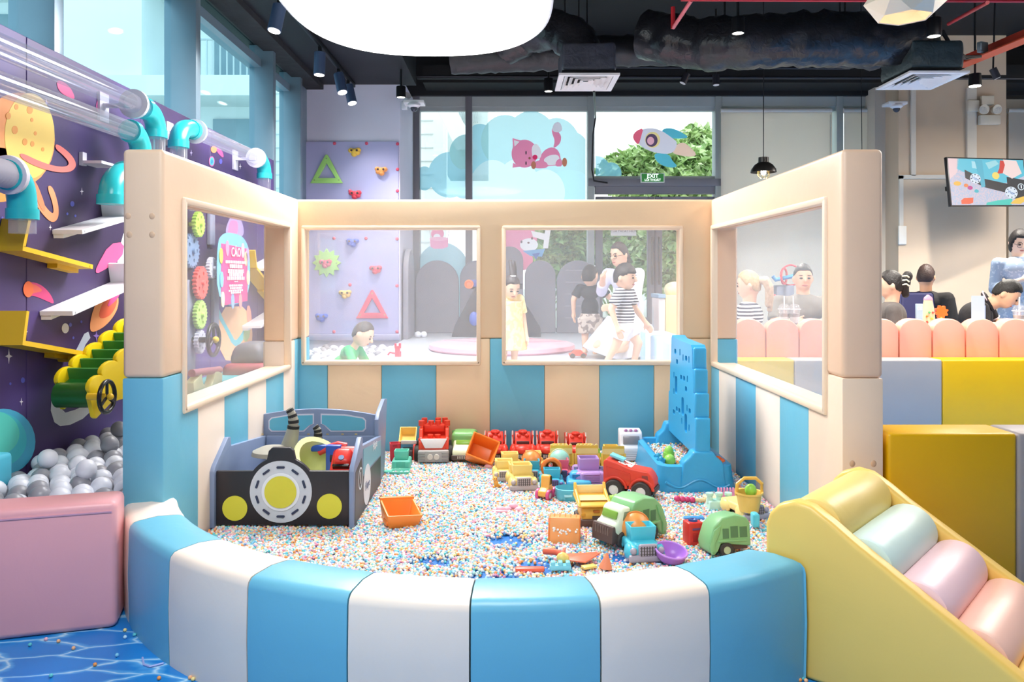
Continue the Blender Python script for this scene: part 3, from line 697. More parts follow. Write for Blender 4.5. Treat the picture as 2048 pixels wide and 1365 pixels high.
# ---------------------------------------------------------------- exit signs
c = W(1305, 356, 10.788); t = thing('exit_sign', 'green and white EXIT sign hanging in front of the window over the door', 'sign', c)
B().box(c, (.325, .02, .13), .003, 1).o('frame', paint('e6efe6'), t, True)
B().box(c + Vector((0, -.011, 0)), (.295, .004, .108)).o('green_face', M('2f7d3a', .4, 0, 5, 0, 1, 0, .25), t, True)
wl = M('f2fff2', .5, 0, 5, 0, 1, 0, .6)
text_part('lettering', 'EXIT', .075, wl, t, FACE_Y(c + Vector((0, -.0145, .022))), .001, .002)
text_part('lettering', 'LỐI THOÁT', .042, wl, t, FACE_Y(c + Vector((0, -.0145, -.03))), .001, .0012)
c = W(1247, 463, 10.886); t = thing('door_sign', 'white paper sign with black capitals on the door glass', 'sign', c)
B().box(c, (.35, .006, .12)).o('sheet', paint('f2f4f4'), t, True)
text_part('lettering', 'CỬA THOÁT HIỂM', .042, M('4a4f55', .6, 0, 5, 0, 1), t, FACE_Y(c + Vector((0, -.005, 0))))

# ---------------------------------------------------------------- screen
c = W(1968, 364, 9.4); t = thing('wall_screen', 'flat screen tilted on the beige column showing a toy car in beads', 'screen', c)
A = [W(1904, 316, 9.25), W(2060, 320, 9.7), W(2050, 413, 9.55), W(1888, 409, 9.15)]
X_ = (A[1] - A[0]).normalized(); Zr = (A[0] - A[3]); Z_ = (Zr - X_ * Zr.dot(X_)).normalized(); Y_ = Z_.cross(X_)
w_, h_ = (A[2] - A[3]).length, Zr.length; cc_ = (A[0] + A[1] + A[2] + A[3]) / 4
MT = Matrix(((X_.x, Y_.x, Z_.x, cc_.x), (X_.y, Y_.y, Z_.y, cc_.y), (X_.z, Y_.z, Z_.z, cc_.z), (0, 0, 0, 1)))
B().box((0, .025, 0), (w_, .04, h_), .004, 2, 0, MT).o('bezel', M('1c1a1c', .3, 0, 5, 0, 1), t, True)
def glow(hexc, e):
    m = M(hexc, .4, 0, 5, 0, 1, 0, e + .001).copy(); m.node_tree.nodes['Principled BSDF'].inputs['Base Color'].default_value = (.02, .02, .02, 1); return m
def scr(name, pts, hexc, lv, par=t, e=.72):
    q = [(((x - .5) * (w_ - .03)), ((.5 - y) * (h_ - .03))) for x, y in pts]
    return B().prism(q, .001, MT @ Matrix.Translation((0, .004 - lv * .0012, 0))).o(name, glow(hexc, e), par, True, 0)
s0 = B().prism([(-w_ / 2 + .015, -h_ / 2 + .015), (w_ / 2 - .015, -h_ / 2 + .015), (w_ / 2 - .015, h_ / 2 - .015), (-w_ / 2 + .015, h_ / 2 - .015)], .001, MT @ Matrix.Translation((0, .0045, 0)))
bm_ = spot_mat('b9c6e0', 'd9c9d6', 60, .5)
pn = bm_.node_tree.nodes['Principled BSDF']; pn.inputs['Emission Strength'].default_value = .7; bm_.node_tree.links.remove(pn.inputs['Base Color'].links[0]); pn.inputs['Base Color'].default_value = (.02, .02, .02, 1)
bm_.node_tree.links.new(bm_.node_tree.nodes['Color Ramp'].outputs[0], pn.inputs['Emission Color'])
face = s0.o('display', bm_, t, True, 0)
for nm, pts, hx, lv in (('picture', [(.0, 0), (.14, 0), (.1, .3), (.0, .45)], 'e6c8cc', 1), ('picture', [(.12, 0), (1, 0), (1, .35), (.8, .5), (.5, .55), (.2, .3), (.1, .22)], '59c0d8', 1),
    ('picture', [(.2, .24), (.42, .42), (.8, .55), (1, .72), (1, .9), (.7, .72), (.45, .62), (.2, .42)], '26242a', 2), ('picture', [(.75, .38), (1, .45), (1, .9), (.8, .85), (.75, .6)], '22242c', 3),
    ('picture', [(.34, .02), (.44, .02), (.45, .6), (.4, .62)], '4fb0ca', 4), ('picture', [(.3, .05), (.38, .07), (.38, .22), (.3, .2)], 'a8dcea', 3),
    ('picture', [(.48, .08), (.62, .02), (.66, .1), (.52, .22)], '9fd8e2', 3), ('picture', [(.68, .02), (.82, .04), (.85, .2), (.72, .3), (.62, .32), (.66, .2)], 'd23a30', 4),
    ('picture', [(.72, .0), (.9, .02), (.96, .3), (.82, .42), (.7, .3), (.74, .12)], 'f1d9d6', 5), ('picture', circ(.6, .36, .05, 10, rz=.08), 'f2d86a', 6),
    ('picture', circ(.09, .54, .05, 9, rz=.05), 'efb53a', 3), ('picture', circ(.2, .58, .03, 9, rz=.04), 'e8803a', 3), ('picture', circ(.25, .63, .035, 9, rz=.045), 'c0308a', 3), ('picture', circ(.33, .7, .03, 9, rz=.04), '45b6c6', 3),
    ('picture', [(.12, .9), (.16, .85), (.28, .84), (.27, .95), (.22, .98), (.12, .98)], 'ee5a2a', 3), ('picture', [(.45, .95), (.6, .9), (.8, .86), (.78, 1), (.44, 1)], '3cc9ba', 3), ('picture', [(.76, .97), (.85, .86), (.98, .8), (.99, .9), (.9, .98)], 'efc44e', 4)):
    scr(nm, pts, hx, lv, face)
for (x, y, r_1) in ((.325, .43, .07), (.79, .73, .085)):
    scr('picture', circ(x, y, r_1, 20, rz=r_1 * 1.55), 'dbe6f2', 6, face)
    for k in range(8):
        a = k * PI / 4; scr('picture', circ(x + r_1 * .78 * math.cos(a), y + r_1 * 1.2 * math.sin(a), .009, 6, rz=.014), '2a3550', 7, face)
    text_part('lettering', 'Hape', .05, M('54709c', .5, 0, 5, 0, 1), face, MT @ Matrix.Translation(((x - .5) * (w_ - .03), -.006, (.5 - y) * (h_ - .03))) @ Matrix.Rotation(PI / 2, 4, 'X') @ Matrix.Rotation(-.25, 4, 'Z'))
scr('picture', circ(.93, .6, .045, 18, rz=.075), 'dfeef6', 6, face); scr('picture', circ(.93, .6, .036, 18, rz=.06), '1f2a3a', 7, face)
text_part('lettering', '1', .055, M('eef6ff', .5, 0, 5, 0, 1, 0, .8), face, MT @ Matrix.Translation((.43 * (w_ - .03), -.0065, -.1 * (h_ - .03))) @ Matrix.Rotation(PI / 2, 4, 'X'), .001, .002)
B().box((-.12, .25, 0), (.06, .45, .06), .01, 2, 0, MT).o('wall_arm', blackm, t, True); B().box((-.12, .06, 0), (.3, .03, .25), .005, 2, 0, MT).o('mount_plate', blackm, t, True)
# ================================================================ LEFT WALL: MURAL AND WALL TOYS
XM = -2.28
def mural_mat():
    m = M('42305f', .5, .02, 30, 0).copy(); m.name = 'mural_purple'; n = m.node_tree; L = n.links.new; p = n.nodes['Principled BSDF']
    t = n.nodes.new('ShaderNodeTexCoord'); z = n.nodes.new('ShaderNodeTexNoise'); z.inputs['Scale'].default_value = .9; z.inputs['Detail'].default_value = 2
    L(t.outputs['Object'], z.inputs['Vector']); r = n.nodes.new('ShaderNodeValToRGB'); e = r.color_ramp.elements
    e[0].position = .35; e[0].color = lin('392a4c'); e[1].position = .66; e[1].color = lin('58468e'); x = e.new(.5); x.color = lin('453466')
    L(z.outputs['Fac'], r.inputs[0]); L(r.outputs[0], p.inputs['Base Color']); return m
mm_ = mural_mat()
ZM = 1.2 + .5 * 2.28
mu = thing('space_mural', 'purple outer space mural boards on the left wall behind the ball pit', 'mural', (XM, 5, 0))
ys = [1.4, 2.6, PX(53, 500, XM).y, 4.95, 6.1, 7.25, PX(548, 400, XM).y]
for i in range(6):
    B().bb((XM - .035, ys[i] + .002, .08), (XM, ys[i + 1] - .002, ZM), .003, 1).o('board', mm_, mu, True)
def deco(name, pts, hx, lv=1, rough=.5):
    """flat print on the mural: outline given as picture points that are laid onto the wall plane"""
    b = B(); q = [PX(x, y, XM) for x, y in pts]; f = b.bm.faces.new([b.bm.verts.new((XM + .0012 * lv, p.y, p.z)) for p in q])
    ex = bmesh.ops.extrude_face_region(b.bm, geom=[f])
    for g in ex['geom']:
        if isinstance(g, bmesh.types.BMVert): g.co.x += .001
    return b.o(name, M(hx, rough, 0, 5, .03, 4), mu, True, 0)
def ell(cx, cy, rx, ry, n=28, a0=0, a1=2 * PI): return circ(cx, cy, rx, n, a0, a1, ry)
def smooth(pts, it=2):
    for _ in range(it):
        q = []
        for i in range(len(pts)):
            a, b = pts[i], pts[(i + 1) % len(pts)]
            q += [(a[0] * .75 + b[0] * .25, a[1] * .75 + b[1] * .25), (a[0] * .25 + b[0] * .75, a[1] * .25 + b[1] * .75)]
        pts = q
    return pts
deco('planet_print', ell(35, 280, 74, 95), 'f2a05a'); deco('planet_print', ell(58, 272, 50, 86), 'f0cf6a', 2)
for x, y, r in ((31, 214, 4), (15, 232, 5), (28, 260, 6), (48, 284, 5), (63, 288, 4), (58, 220, 6), (69, 267, 3), (84, 299, 3), (62, 240, 3)): deco('crater_print', ell(x, y, r, r * 1.4, 14), 'eaa04a', 3)
deco('planet_ring_print', smooth([(38, 316), (70, 334), (110, 345), (138, 345), (151, 334), (147, 318), (133, 302), (110, 286), (108, 297), (124, 310), (137, 325), (132, 334), (108, 333), (75, 322), (38, 304)]), 'f07a72', 4)
deco('planet_print', ell(-5, 350, 60, 55), 'f3a04c', 1)
deco('planet_ring_print', smooth([(66, 402), (86, 432), (104, 447), (116, 437), (116, 410), (104, 372), (92, 372), (104, 405), (107, 428), (98, 424), (80, 400)]), 'f59a6c', 2)
deco('planet_ring_print', smooth([(60, 365), (82, 425), (92, 420), (70, 360)]), 'f28a60', 3)
# comets
deco('comet_tail_print', smooth([(50, 564), (76, 566), (98, 584), (110, 610), (92, 602), (68, 592), (52, 592)]), 'd8417f', 1); deco('comet_tail_print', smooth([(50, 566), (70, 569), (86, 582), (70, 586), (54, 590)]), 'e86a5a', 2); deco('comet_print', ell(55, 579, 10, 16), 'f0703c', 3)
deco('comet_tail_print', smooth([(112, 158), (135, 168), (148, 190), (148, 200), (130, 192), (115, 180)]), 'c8447c', 1)
deco('comet_print', ell(427, 299, 6, 7), 'f08a60', 2); deco('comet_tail_print', smooth([(428, 292), (444, 300), (448, 318), (436, 308)]), 'c0508a', 1)
for x, y, rx, ry in ((203, 212, 10, 14), (423, 323, 5, 9)):
    deco('small_planet_print', ell(x, y, rx * 1.15, ry * 1.15), 'c8649a', 1); deco('small_planet_print', ell(x, y, rx * .85, ry * .9), '58b4d8', 2); deco('small_planet_print', ell(x, y, rx * .4, ry * .45), '3c8ec4', 3)
deco('small_planet_print', ell(441, 323, 3, 5), '5a5ac8')
def star(x, y, r, hx='efeaf4', k=1.5):
    p = []
    for i in range(8):
        q = r if i % 2 == 0 else r * .28; a = i * PI / 4
        p.append((x + q * .72 * math.sin(a), y - q * k * math.cos(a)))
    deco('star_print', p, hx)
for s in ((163, 383, 5), (100, 455, 4), (52, 664, 4), (17, 713, 10), (42, 804, 5), (92, 206, 6, 'cfc6ea'), (192, 672, 9, '8f74c8'), (480, 333, 4), (382, 306, 4, 'b9aee2')): star(*s)
for x, y, r in ((144, 408, 4), (134, 428, 2), (140, 650, 3), (45, 761, 4), (20, 768, 2), (162, 644, 2), (146, 676, 2), (150, 432, 2), (4, 436, 2)): deco('dot_print', ell(x, y, r, r * 1.4, 12), '5c62c4')
deco('dot_print', ell(130, 657, 7, 10), 'dcdde8')
# rocket on the mural
deco('rocket_print', smooth([(232, 560), (236, 500), (262, 420), (300, 380), (330, 470), (320, 560), (270, 600)], 2), 'e9ecf4', 1)
deco('rocket_fin_print', smooth([(190, 546), (192, 534), (218, 488), (248, 484), (243, 518), (198, 546)], 1), 'ec5c92', 2)
deco('flame_print', smooth([(176, 667), (184, 618), (206, 585), (236, 588), (236, 615), (222, 640), (200, 660)], 2), 'f6a872', 2); deco('flame_print', smooth([(194, 640), (203, 605), (222, 592), (236, 598), (222, 632)], 2), 'ee6e52', 3); deco('flame_print', smooth([(210, 618), (222, 590), (240, 584), (232, 600)], 1), 'e0559a', 4)
deco('trail_print', [(150, 704), (168, 668), (176, 664), (180, 676), (170, 690), (164, 706)], 'c6d2e6', 1)
# teal planet, white ringed planet low down
deco('planet_print', ell(6, 884, 64, 66), '4bb0d4', 1); deco('planet_print', ell(-8, 880, 60, 56), '46c4d2', 2); deco('planet_print', ell(-18, 868, 55, 46), '5ad4c4', 3)
deco('planet_ring_print', [(103, 790), (101, 822), (108, 845), (120, 853), (140, 850), (165, 838), (182, 822), (176, 808), (150, 820), (130, 826), (116, 812), (112, 788)], 'd7dadd', 1)
# tall swirled print near the far end
deco('swirl_print', smooth([(434, 615), (438, 720), (490, 724), (506, 690), (500, 612)], 1), 'f2bf94', 1); deco('swirl_print', smooth([(436, 614), (446, 640), (462, 668), (470, 684), (482, 668), (492, 650), (496, 660), (480, 690), (466, 694), (450, 660), (434, 632)], 1), '6cc6d0', 2); deco('swirl_print', smooth([(484, 670), (497, 640), (500, 670), (490, 688)], 1), 'b9d69a', 3); deco('swirl_print', smooth([(492, 612), (500, 612), (504, 660), (494, 650)], 1), 'ee9a8a', 3)
deco('rocket_print', smooth([(448, 470), (458, 436), (470, 430), (482, 438), (490, 470), (470, 480)], 2), 'b7a6de', 1); deco('rocket_print', smooth([(454, 474), (458, 444), (466, 440), (476, 444), (474, 474)], 2), 'e58ac0', 2)

wht = paint('e6e6ea', .4); ywp = plastic('eec12b'); teal = M('2ec0c8', .25, 0, 5, .03, 5)
# ---- clear tubes with teal elbows
XT = -2.10; RT = .053
def arc_tube(p0, p1, p2, n=10):
    return [(1 - t) ** 2 * p0 + 2 * t * (1 - t) * p1 + t * t * p2 for t in [i / n for i in range(n + 1)]]
def elbow(t, a, corner, b, r):
    """bend from a through corner to b, with collars"""
    e = B().tube(arc_tube(a, corner, b, 12), r * 1.1, 20, cap=False).o('elbow', teal, t, True)
    da = (a - corner).normalized(); db = (b - corner).normalized()
    for p, d in ((a, da), (b, db)):
        B().cyl(p - d * r * .5, p + d * r * .35, r * 1.22, n=20).o('collar', teal, t, True)
def collar(t, p, d, r):
    d = d.normalized()
    B().cyl(p - d * .012, p + d * .012, r * 1.55, n=24).o('collar_ring', paint('d8d4de', .4), t, True)
    B().bb((XM, p.y - .05, p.z - .10), (XM + .015, p.y + .05, p.z + .06)).bb((XM, p.y - .02, p.z - .02), (p.x, p.y + .02, p.z + .0)).o('wall_bracket', paint('cfccd8', .5), t, True)
def clear_tube(label, pts, ells, collars, r=RT):
    t = thing('clear_tube', label, 'ball tube', pts[0][0], group='clear ball tubes on the left wall')
    for a, b in pts: B().tube([a, (a + b) / 2, b], r, 24, cap=False).o('tube', TUBE, t, True)
    for e in ells: elbow(t, *e, r)
    for p, d in collars: collar(t, p, d, r)
P = lambda x, y: PX(x, y, XT)
dn = Vector((0, 0, -1))
a, b = P(-70, 62), P(287, 216); c = P(312, 226)
clear_tube('upper clear tube with a teal elbow turning down at its far end', [(a, b), (c + dn * .13, c + dn * .25)], [(b, c, c + dn * .13)], [(P(268, 208), b - a)])
a, b = P(-70, 142), P(262, 263); c = P(283, 272)
clear_tube('lower clear tube with a teal elbow dropping behind the padded post', [(a, b)], [(b, c, c + dn * .16)], [])
a, b = P(384, 260), P(518, 318); c = P(357, 249); c2 = P(529, 323)
clear_tube('far clear tube with teal elbows turning down at both ends', [(a, b), (c + dn * .13, c + dn * .25), (c2 + dn * .13, c2 + dn * .24)], [(a, c, c + dn * .13), (b, c2, c2 + dn * .13)], [(P(390, 263), b - a), (P(512, 316), b - a)])
c = P(45, 352)
t = thing('clear_tube', 'short clear tube under a teal elbow with a ribbed grey hose at the left edge', 'ball tube', c, group='clear ball tubes on the left wall')
h0 = P(18, 350)
elbow(t, h0, c, c + dn * .17, RT); B().tube([c + dn * .17, c + dn * .25], RT, 24, cap=False).o('tube', TUBE, t, True); collar(t, h0, P(40, 350) - h0, RT)
b = B(); hd = (h0 - P(-60, 330)); n = 22
b.tube([h0 - hd * (i / n) for i in range(n + 1)], [RT * (1.12 if i % 2 else .98) for i in range(n + 1)], 20); b.o('ribbed_hose', M('c4bfc8', .4, 0, 5, .03, 5), t, True)
c = P(222, 352); t = thing('clear_tube', 'teal elbow on a white bracket left of the tall padded post', 'ball tube', c, group='clear ball tubes on the left wall')
elbow(t, P(252, 348), c, c + dn * .13, RT * 1.1); B().bb((XM, c.y + .02, c.z + .07), (XM + .12, c.y + .2, c.z + .085)).bb((XM, c.y + .02, c.z + .06), (XM + .02, c.y + .06, c.z + .13)).o('wall_bracket', paint('d5d3dd', .5), t, True)
B().tube([P(252, 348), P(300, 350)], RT, 20, cap=False).o('tube', TUBE, t, True)

# ---- ball ledges (chutes) fixed to the mural
def ledge(b, A, C, dep=.14, th=.022, lip=0):
    n = Vector((1, 0, 0)); d = (C - A).normalized(); u = n.cross(d); u = -u if u.z < 0 else u
    vs = []
    for p in (A, C):
        for x, z in ((0, 0), (dep, 0), (dep, -th), (0, -th)): vs.append(b.bm.verts.new(p + n * x + u * z))
    for f in ((0, 1, 2, 3), (7, 6, 5, 4), (0, 4, 5, 1), (1, 5, 6, 2), (2, 6, 7, 3), (3, 7, 4, 0)): b.bm.faces.new([vs[i] for i in f])
    return b
def chute(label, A, C, top, mat, grp, dep=.14, lipm=None):
    A, C, top = [PX(*q, XM + .003) for q in (A, C, top)]
    t = thing('ball_chute', label, 'ball chute', A, group=grp)
    ledge(B(), A, C, dep).o('shelf', mat, t, True, 0); ledge(B(), top, A, dep, .02).o('end_plate', mat, t, True, 0)
    e = A.lerp(C, .66); d = (C - A).normalized()
    ledge(B(), e - Vector((0, 0, .022)), C - Vector((0, 0, .022)) - d * .01, .05, .022).o('support_cleat', mat, t, True, 0)
    B().cyl(C + Vector((dep, 0, -.012)) - d * .03, C + Vector((dep + .003, 0, -.012)) - d * .03, .006, n=8).o('screw', mat, t, True)
yg, wg = 'yellow ball chutes on the mural', 'white ball chutes on the mural'
chute('upper yellow ball chute sloping down to the right on the purple mural', (-8, 492), (140, 530), (4, 437), ywp, yg, .12)
chute('lower yellow ball chute ending above the green conveyor', (-8, 681), (132, 705), (0, 622), ywp, yg, .12)
chute('upper white ball chute sloping down to the left beside the tall padded post', (208, 432), (104, 460), (203, 391), wht, wg, .15)
chute('lower white ball chute sloping down to the left above the orange flame print', (224, 563), (79, 623), (219, 526), wht, wg, .16)
chute('white ball chute seen through the left panel window beside the pink poster', (560, 500), (492, 537), (556, 470), wht, wg, .16)
chute('white ball chute low behind the left panel window', (552, 610), (484, 652), (548, 575), wht, wg, .16)
chute('yellow ball chute seen through the left panel window right of the poster', (482, 535), (530, 592), (478, 500), ywp, yg, .14)

# ---- gears seen through the left panel window
def gear(px, py, r, hx, label, teeth=22, X=-2.2):
    c = PX(px, py, X); t = thing('wall_gear', label, 'gear', c, group='toy gears on the left wall'); p = []
    for k in range(teeth * 4):
        a = 2 * PI * k / (teeth * 4); q = r * (1.0 if k % 4 in (1, 2) else .87); p.append((q * math.cos(a), q * math.sin(a)))
    holes = [circ(r * .58 * math.cos(a), r * .58 * math.sin(a), r * .12, 10) for a in [2 * PI * k / 5 for k in range(5)]]
    B().prism(p, .03, Matrix.Translation(c) @ Matrix.Rotation(PI / 2, 4, 'Z'), holes=holes).o('toothed_disc', plastic(hx), t, True, .5)
    B().cyl((XM, c.y, c.z), (X + .02, c.y, c.z), r * .16, n=12).o('hub', plastic(hx), t, True)
gear(401, 449, .092, 'b6dc5c', 'upper lime green gear behind the left panel window', 20)
gear(388, 402, .07, 'e4e4ee', 'white gear cut off by the top of the left panel window', 18)
gear(386, 502, .125, '7f97b8', 'large blue grey gear behind the left panel window', 24, -2.24)
gear(405, 566, .12, 'ee6a62', 'red gear behind the left panel window', 24)
gear(427, 536, .08, 'dcdce6', 'white gear beside the red gear behind the left panel window', 20)
gear(404, 630, .105, 'b9dc78', 'lower lime green gear under the red gear', 24)
gear(404, 684, .085, 'd5d6e2', 'lowest pale gear beside the black steering wheel', 20)
def wheel(t, c, r, name='steering_wheel', m=None):
    mt = Matrix.Translation(c) @ Matrix.Rotation(PI / 2, 4, 'Z')
    bm = M('1f2022', .25, 0, 5, .05, 5)
    w_ = B().torus((0, 0, 0), r, r * .14, 32, 10, mt).o(name, bm, t, True)
    b = B()
    for a in (PI / 2, PI * 1.17, PI * 1.83): b.tube([c + Vector((.0, 0, 0)), c + Vector((0, r * math.cos(a), r * math.sin(a)))], r * .1, 8)
    b.o('spokes', bm, w_, True); B().sph(c + Vector((.015, 0, 0)), r * .22).o('hub', ywp, w_, True)
c = PX(427, 680, -2.1); t = thing('toy_steering_wheel', 'black toy steering wheel fixed to the wall behind the left panel window', 'steering wheel', c)
wheel(t, c, .11); B().cyl((XM, c.y, c.z), c, .02, n=10).o('shaft', blackm, t, True)
# grey posts behind the gears
for px, w_, y0, y1, lab in ((418, .1, 415, 490, 'short grey board on the wall above the gears'), (375, .14, 560, 745, 'tall grey board on the wall left of the gears'), (426, .1, 560, 660, 'grey board on the wall between gears and poster')):
    c0, c1 = PX(px, y1, XM), PX(px, y0, XM)
    t = B().bb((XM + .003, c0.y - w_ / 2, c0.z), (XM + .03, c0.y + w_ / 2, c1.z), .004).o('wall_board', paint('8e93a8', .5)); tag(t, lab, 'board')
# ---- pink poster
XP = -2.16; q = [PX(x, y, XP) for x, y in ((442, 487), (494, 492), (494, 606), (442, 612))]
y0, y1, z0, z1 = q[0].y, q[1].y, q[3].z, q[0].z; cy = (y0 + y1) / 2; w_ = y1 - y0; h_ = z1 - z0
t = thing('pink_poster', 'pink notice board with white lettering and a pale blue wavy edge', 'poster', (XP, cy, z0))
def pst(name, pts, hx, lv, par=t):
    return B().prism([(x, z) for x, z in pts], .004, Matrix.Translation((XP + .004 * lv + .004, cy, z0)) @ Matrix.Rotation(PI / 2, 4, 'Z')).o(name, M(hx, .5, 0, 5, .02, 4), par, True, 0)
pst('backing_board', smooth([(-w_ * .62, -.02), (w_ * .62, .02), (w_ * .64, h_ * .9), (w_ * .4, h_ * 1.15), (0, h_ * 1.2), (-w_ * .4, h_ * 1.18), (-w_ * .64, h_ * 1.0)], 2), '7cc4de', -1)
face = pst('sheet', [(-w_ / 2, 0), (w_ / 2, .02), (w_ / 2, h_ - .02), (-w_ / 2, h_)], 'e0488f', 0)
for i, (x, z, hx) in enumerate(((-.46, .1, 'f3efc0'), (-.5, .42, '7cc8e8'), (-.52, .8, 'e6d95a'), (.52, .45, 'f4edb6'), (.5, .85, 'b8a6dc'), (-.3, .93, 'f29ab8'), (.3, .92, 'f7c6d4'), (.2, .05, 'f2a0a0'), (-.1, .06, '8fb0e0'), (.42, .78, 'f2c6a0'))):
    pst('sprinkle', [(x * w_ + px * .035, z * h_ + pz * .06) for px, pz in circ(0, 0, 1, 14)], hx, 1, face)
wl2 = M('fdf2f6', .5, 0, 5, 0, 1)
text_part('lettering', 'CÁO', .10, wl2, face, FACE_X((XP + .0125, cy, z0 + h_ * .87)), .0005, .001)
for i, (zz, ww, hh) in enumerate(((.71, .78, .022), (.64, .48, .03), (.56, .62, .03), (.50, .52, .026), (.44, .66, .026), (.385, .12, .006), (.32, .52, .016), (.275, .46, .016), (.235, .56, .014), (.20, .4, .014))):
    rr = random.Random(i); x = -ww / 2; b = B()
    while x < ww / 2:
        l = rr.uniform(.03, .08); b.bb((XP + .012, cy + x * w_, z0 + h_ * zz - hh / 2), (XP + .0128, cy + min(x + l, ww / 2) * w_, z0 + h_ * zz + hh / 2)); x += l + .018
    b.o('text_line', wl2, face, True, 0, kind='stuff')

# ---- conveyor with green steps
t = thing('ball_conveyor', 'yellow scalloped ball conveyor with green steps and a steering wheel', 'ball conveyor', PX(190, 850, -2.05))
def side(pts, X, name):
    q = [PX(x, y, X) for x, y in pts]
    return B().prism([(p.y, p.z) for p in q], .022, Matrix(((0, 1, 0, X), (1, 0, 0, 0), (0, 0, 1, 0), (0, 0, 0, 1))), bev=.004, seg=2).o(name, M('f0d018', .3, 0, 5, .03, 5), t, True, .6)
def scal(base, k=5, amp=1):
    out = []
    for i in range(len(base) - 1):
        (x0, y0), (x1, y1) = base[i], base[i + 1]; mx, my = (x0 + x1) / 2, (y0 + y1) / 2; r = math.hypot(x1 - x0, y1 - y0) / 2; a = math.atan2(y1 - y0, x1 - x0)
        for j in range(8):
            f = PI - PI * j / 8
            ex, ey = r * math.cos(f), -r * .62 * math.sin(f)
            out.append((mx + ex * math.cos(a) - ey * math.sin(a), my + ex * math.sin(a) + ey * math.cos(a)))
    return out + [base[-1]]
side(scal([(110, 770), (137, 735), (166, 712), (196, 688), (226, 664), (256, 640), (286, 616), (316, 592)]) + [(330, 640), (240, 735), (160, 790), (120, 820)], -2.16, 'side_board')
side([(180, 835), (172, 800)] + scal([(173, 785), (196, 752), (226, 724), (256, 700), (286, 676), (316, 652)]) + [(340, 700), (250, 795), (215, 805), (184, 838)], -1.97, 'side_board')
gm = M('2f8a40', .25, 0, 5, .1, 5)
p0, p1 = PX(152, 778, -2.06), PX(318, 640, -2.06); N = 8
for k in range(N):
    c = p0.lerp(p1, (k + .35) / N); d = (p1 - p0).normalized(); u = Vector((0, -d.z, d.y))
    ml = Matrix(((1, 0, 0, c.x), (0, d.y, u.y, c.y), (0, d.z, u.z, c.z), (0, 0, 0, 1)))
    o_ = B().box((0, 0, 0), (.165, (p1 - p0).length / N * .98, .02), .002, 1, 0, ml).o('belt_step', gm, t, True)
    B().box((0, (p1 - p0).length / N * .45, .035), (.165, .012, .06), .002, 1, 0, ml).o('step_lip', M('3f8a3c', .4, 0, 5, .1, 5), o_, True)
B().cyl(p0 + Vector((-.085, 0, -.03)), p0 + Vector((.085, 0, -.03)), .06, n=24).o('end_roller', M('1f5a22', .35, 0, 5, .1, 5), t, True)
for X in (-2.137, -1.945): B().cyl(Vector((X, p0.y, p0.z - .03)), Vector((X + .02, p0.y, p0.z - .03)), .028, n=14).o('axle_cap', M('f0d018', .3, 0, 5, .03, 5), t, True)
c = PX(214, 794, -1.86); wheel(t, c, .072); B().cyl((-1.95, c.y, c.z), c, .016, n=10).o('wheel_shaft', ywp, t, True)
B().cyl((-2.28, p0.y + .25, p0.z + .12), (-2.15, p0.y + .25, p0.z + .12), .02, n=10).o('wall_mount', ywp, t, True)

# ---- dark toy car body and teal cushion behind the left panel window
c = PX(508, 720, -1.75); t = thing('ride_on_toy', 'grey and maroon rounded ride-on toy behind the left panel window', 'ride-on toy', c + dn * .16)
B().box(c + Vector((0, 0, -.08)), (.3, .46, .15), .05, 3).o('body', M('9c3f4c', .5, 0, 5, .05, 5), t, True); B().box(c + Vector((0, 0, .05)), (.26, .38, .15), .06, 4, taper=.75).o('roof', M('5f6068', .5, 0, 5, .1, 5), t, True)
B().tube([c + Vector((.15, -.06, -.12)), c + Vector((.17, -.06, -.02)), c + Vector((.17, .06, -.02)), c + Vector((.15, .06, -.12))], .012, 8).o('handle', M('7c2c3c', .4, 0, 5, .05, 5), t, True)
c = PX(470, 762, -1.8); t = thing('teal_mat', 'teal wrinkled cushion behind the left panel window', 'cushion', c)
b = B().box(c + Vector((0, .1, -.12)), (.42, .75, .31), .05, 3); b.o('cover', cloth('2f9aa4'), t, True)
c = PX(418, 770, -1.72); t = thing('rocker_toy', 'pale lime curved rocker board behind the left panel window', 'rocker', c)
B().prism([(q[0], q[1]) for q in circ(0, .06, .22, 18, PI, 2 * PI)] + [(q[0], q[1]) for q in circ(0, .1, .10, 12, 2 * PI, PI)], .05, Matrix.Translation(c + Vector((0, 0, -.02))) @ Matrix.Rotation(PI / 2, 4, 'Z'), bev=.006).o('rocker_board', plastic('dfe6b4'), t, True)
B().bb((c.x - .05, c.y - .1, .245), (c.x, c.y + .1, c.z - .12)).o('foot', plastic('dfe6b4'), t, True)
B().tube([c + Vector((-.02, -.2, .09)), c + Vector((-.02, .22, .06))], .022, 10).o('pink_bar', plastic('d98a9c'), t, True)

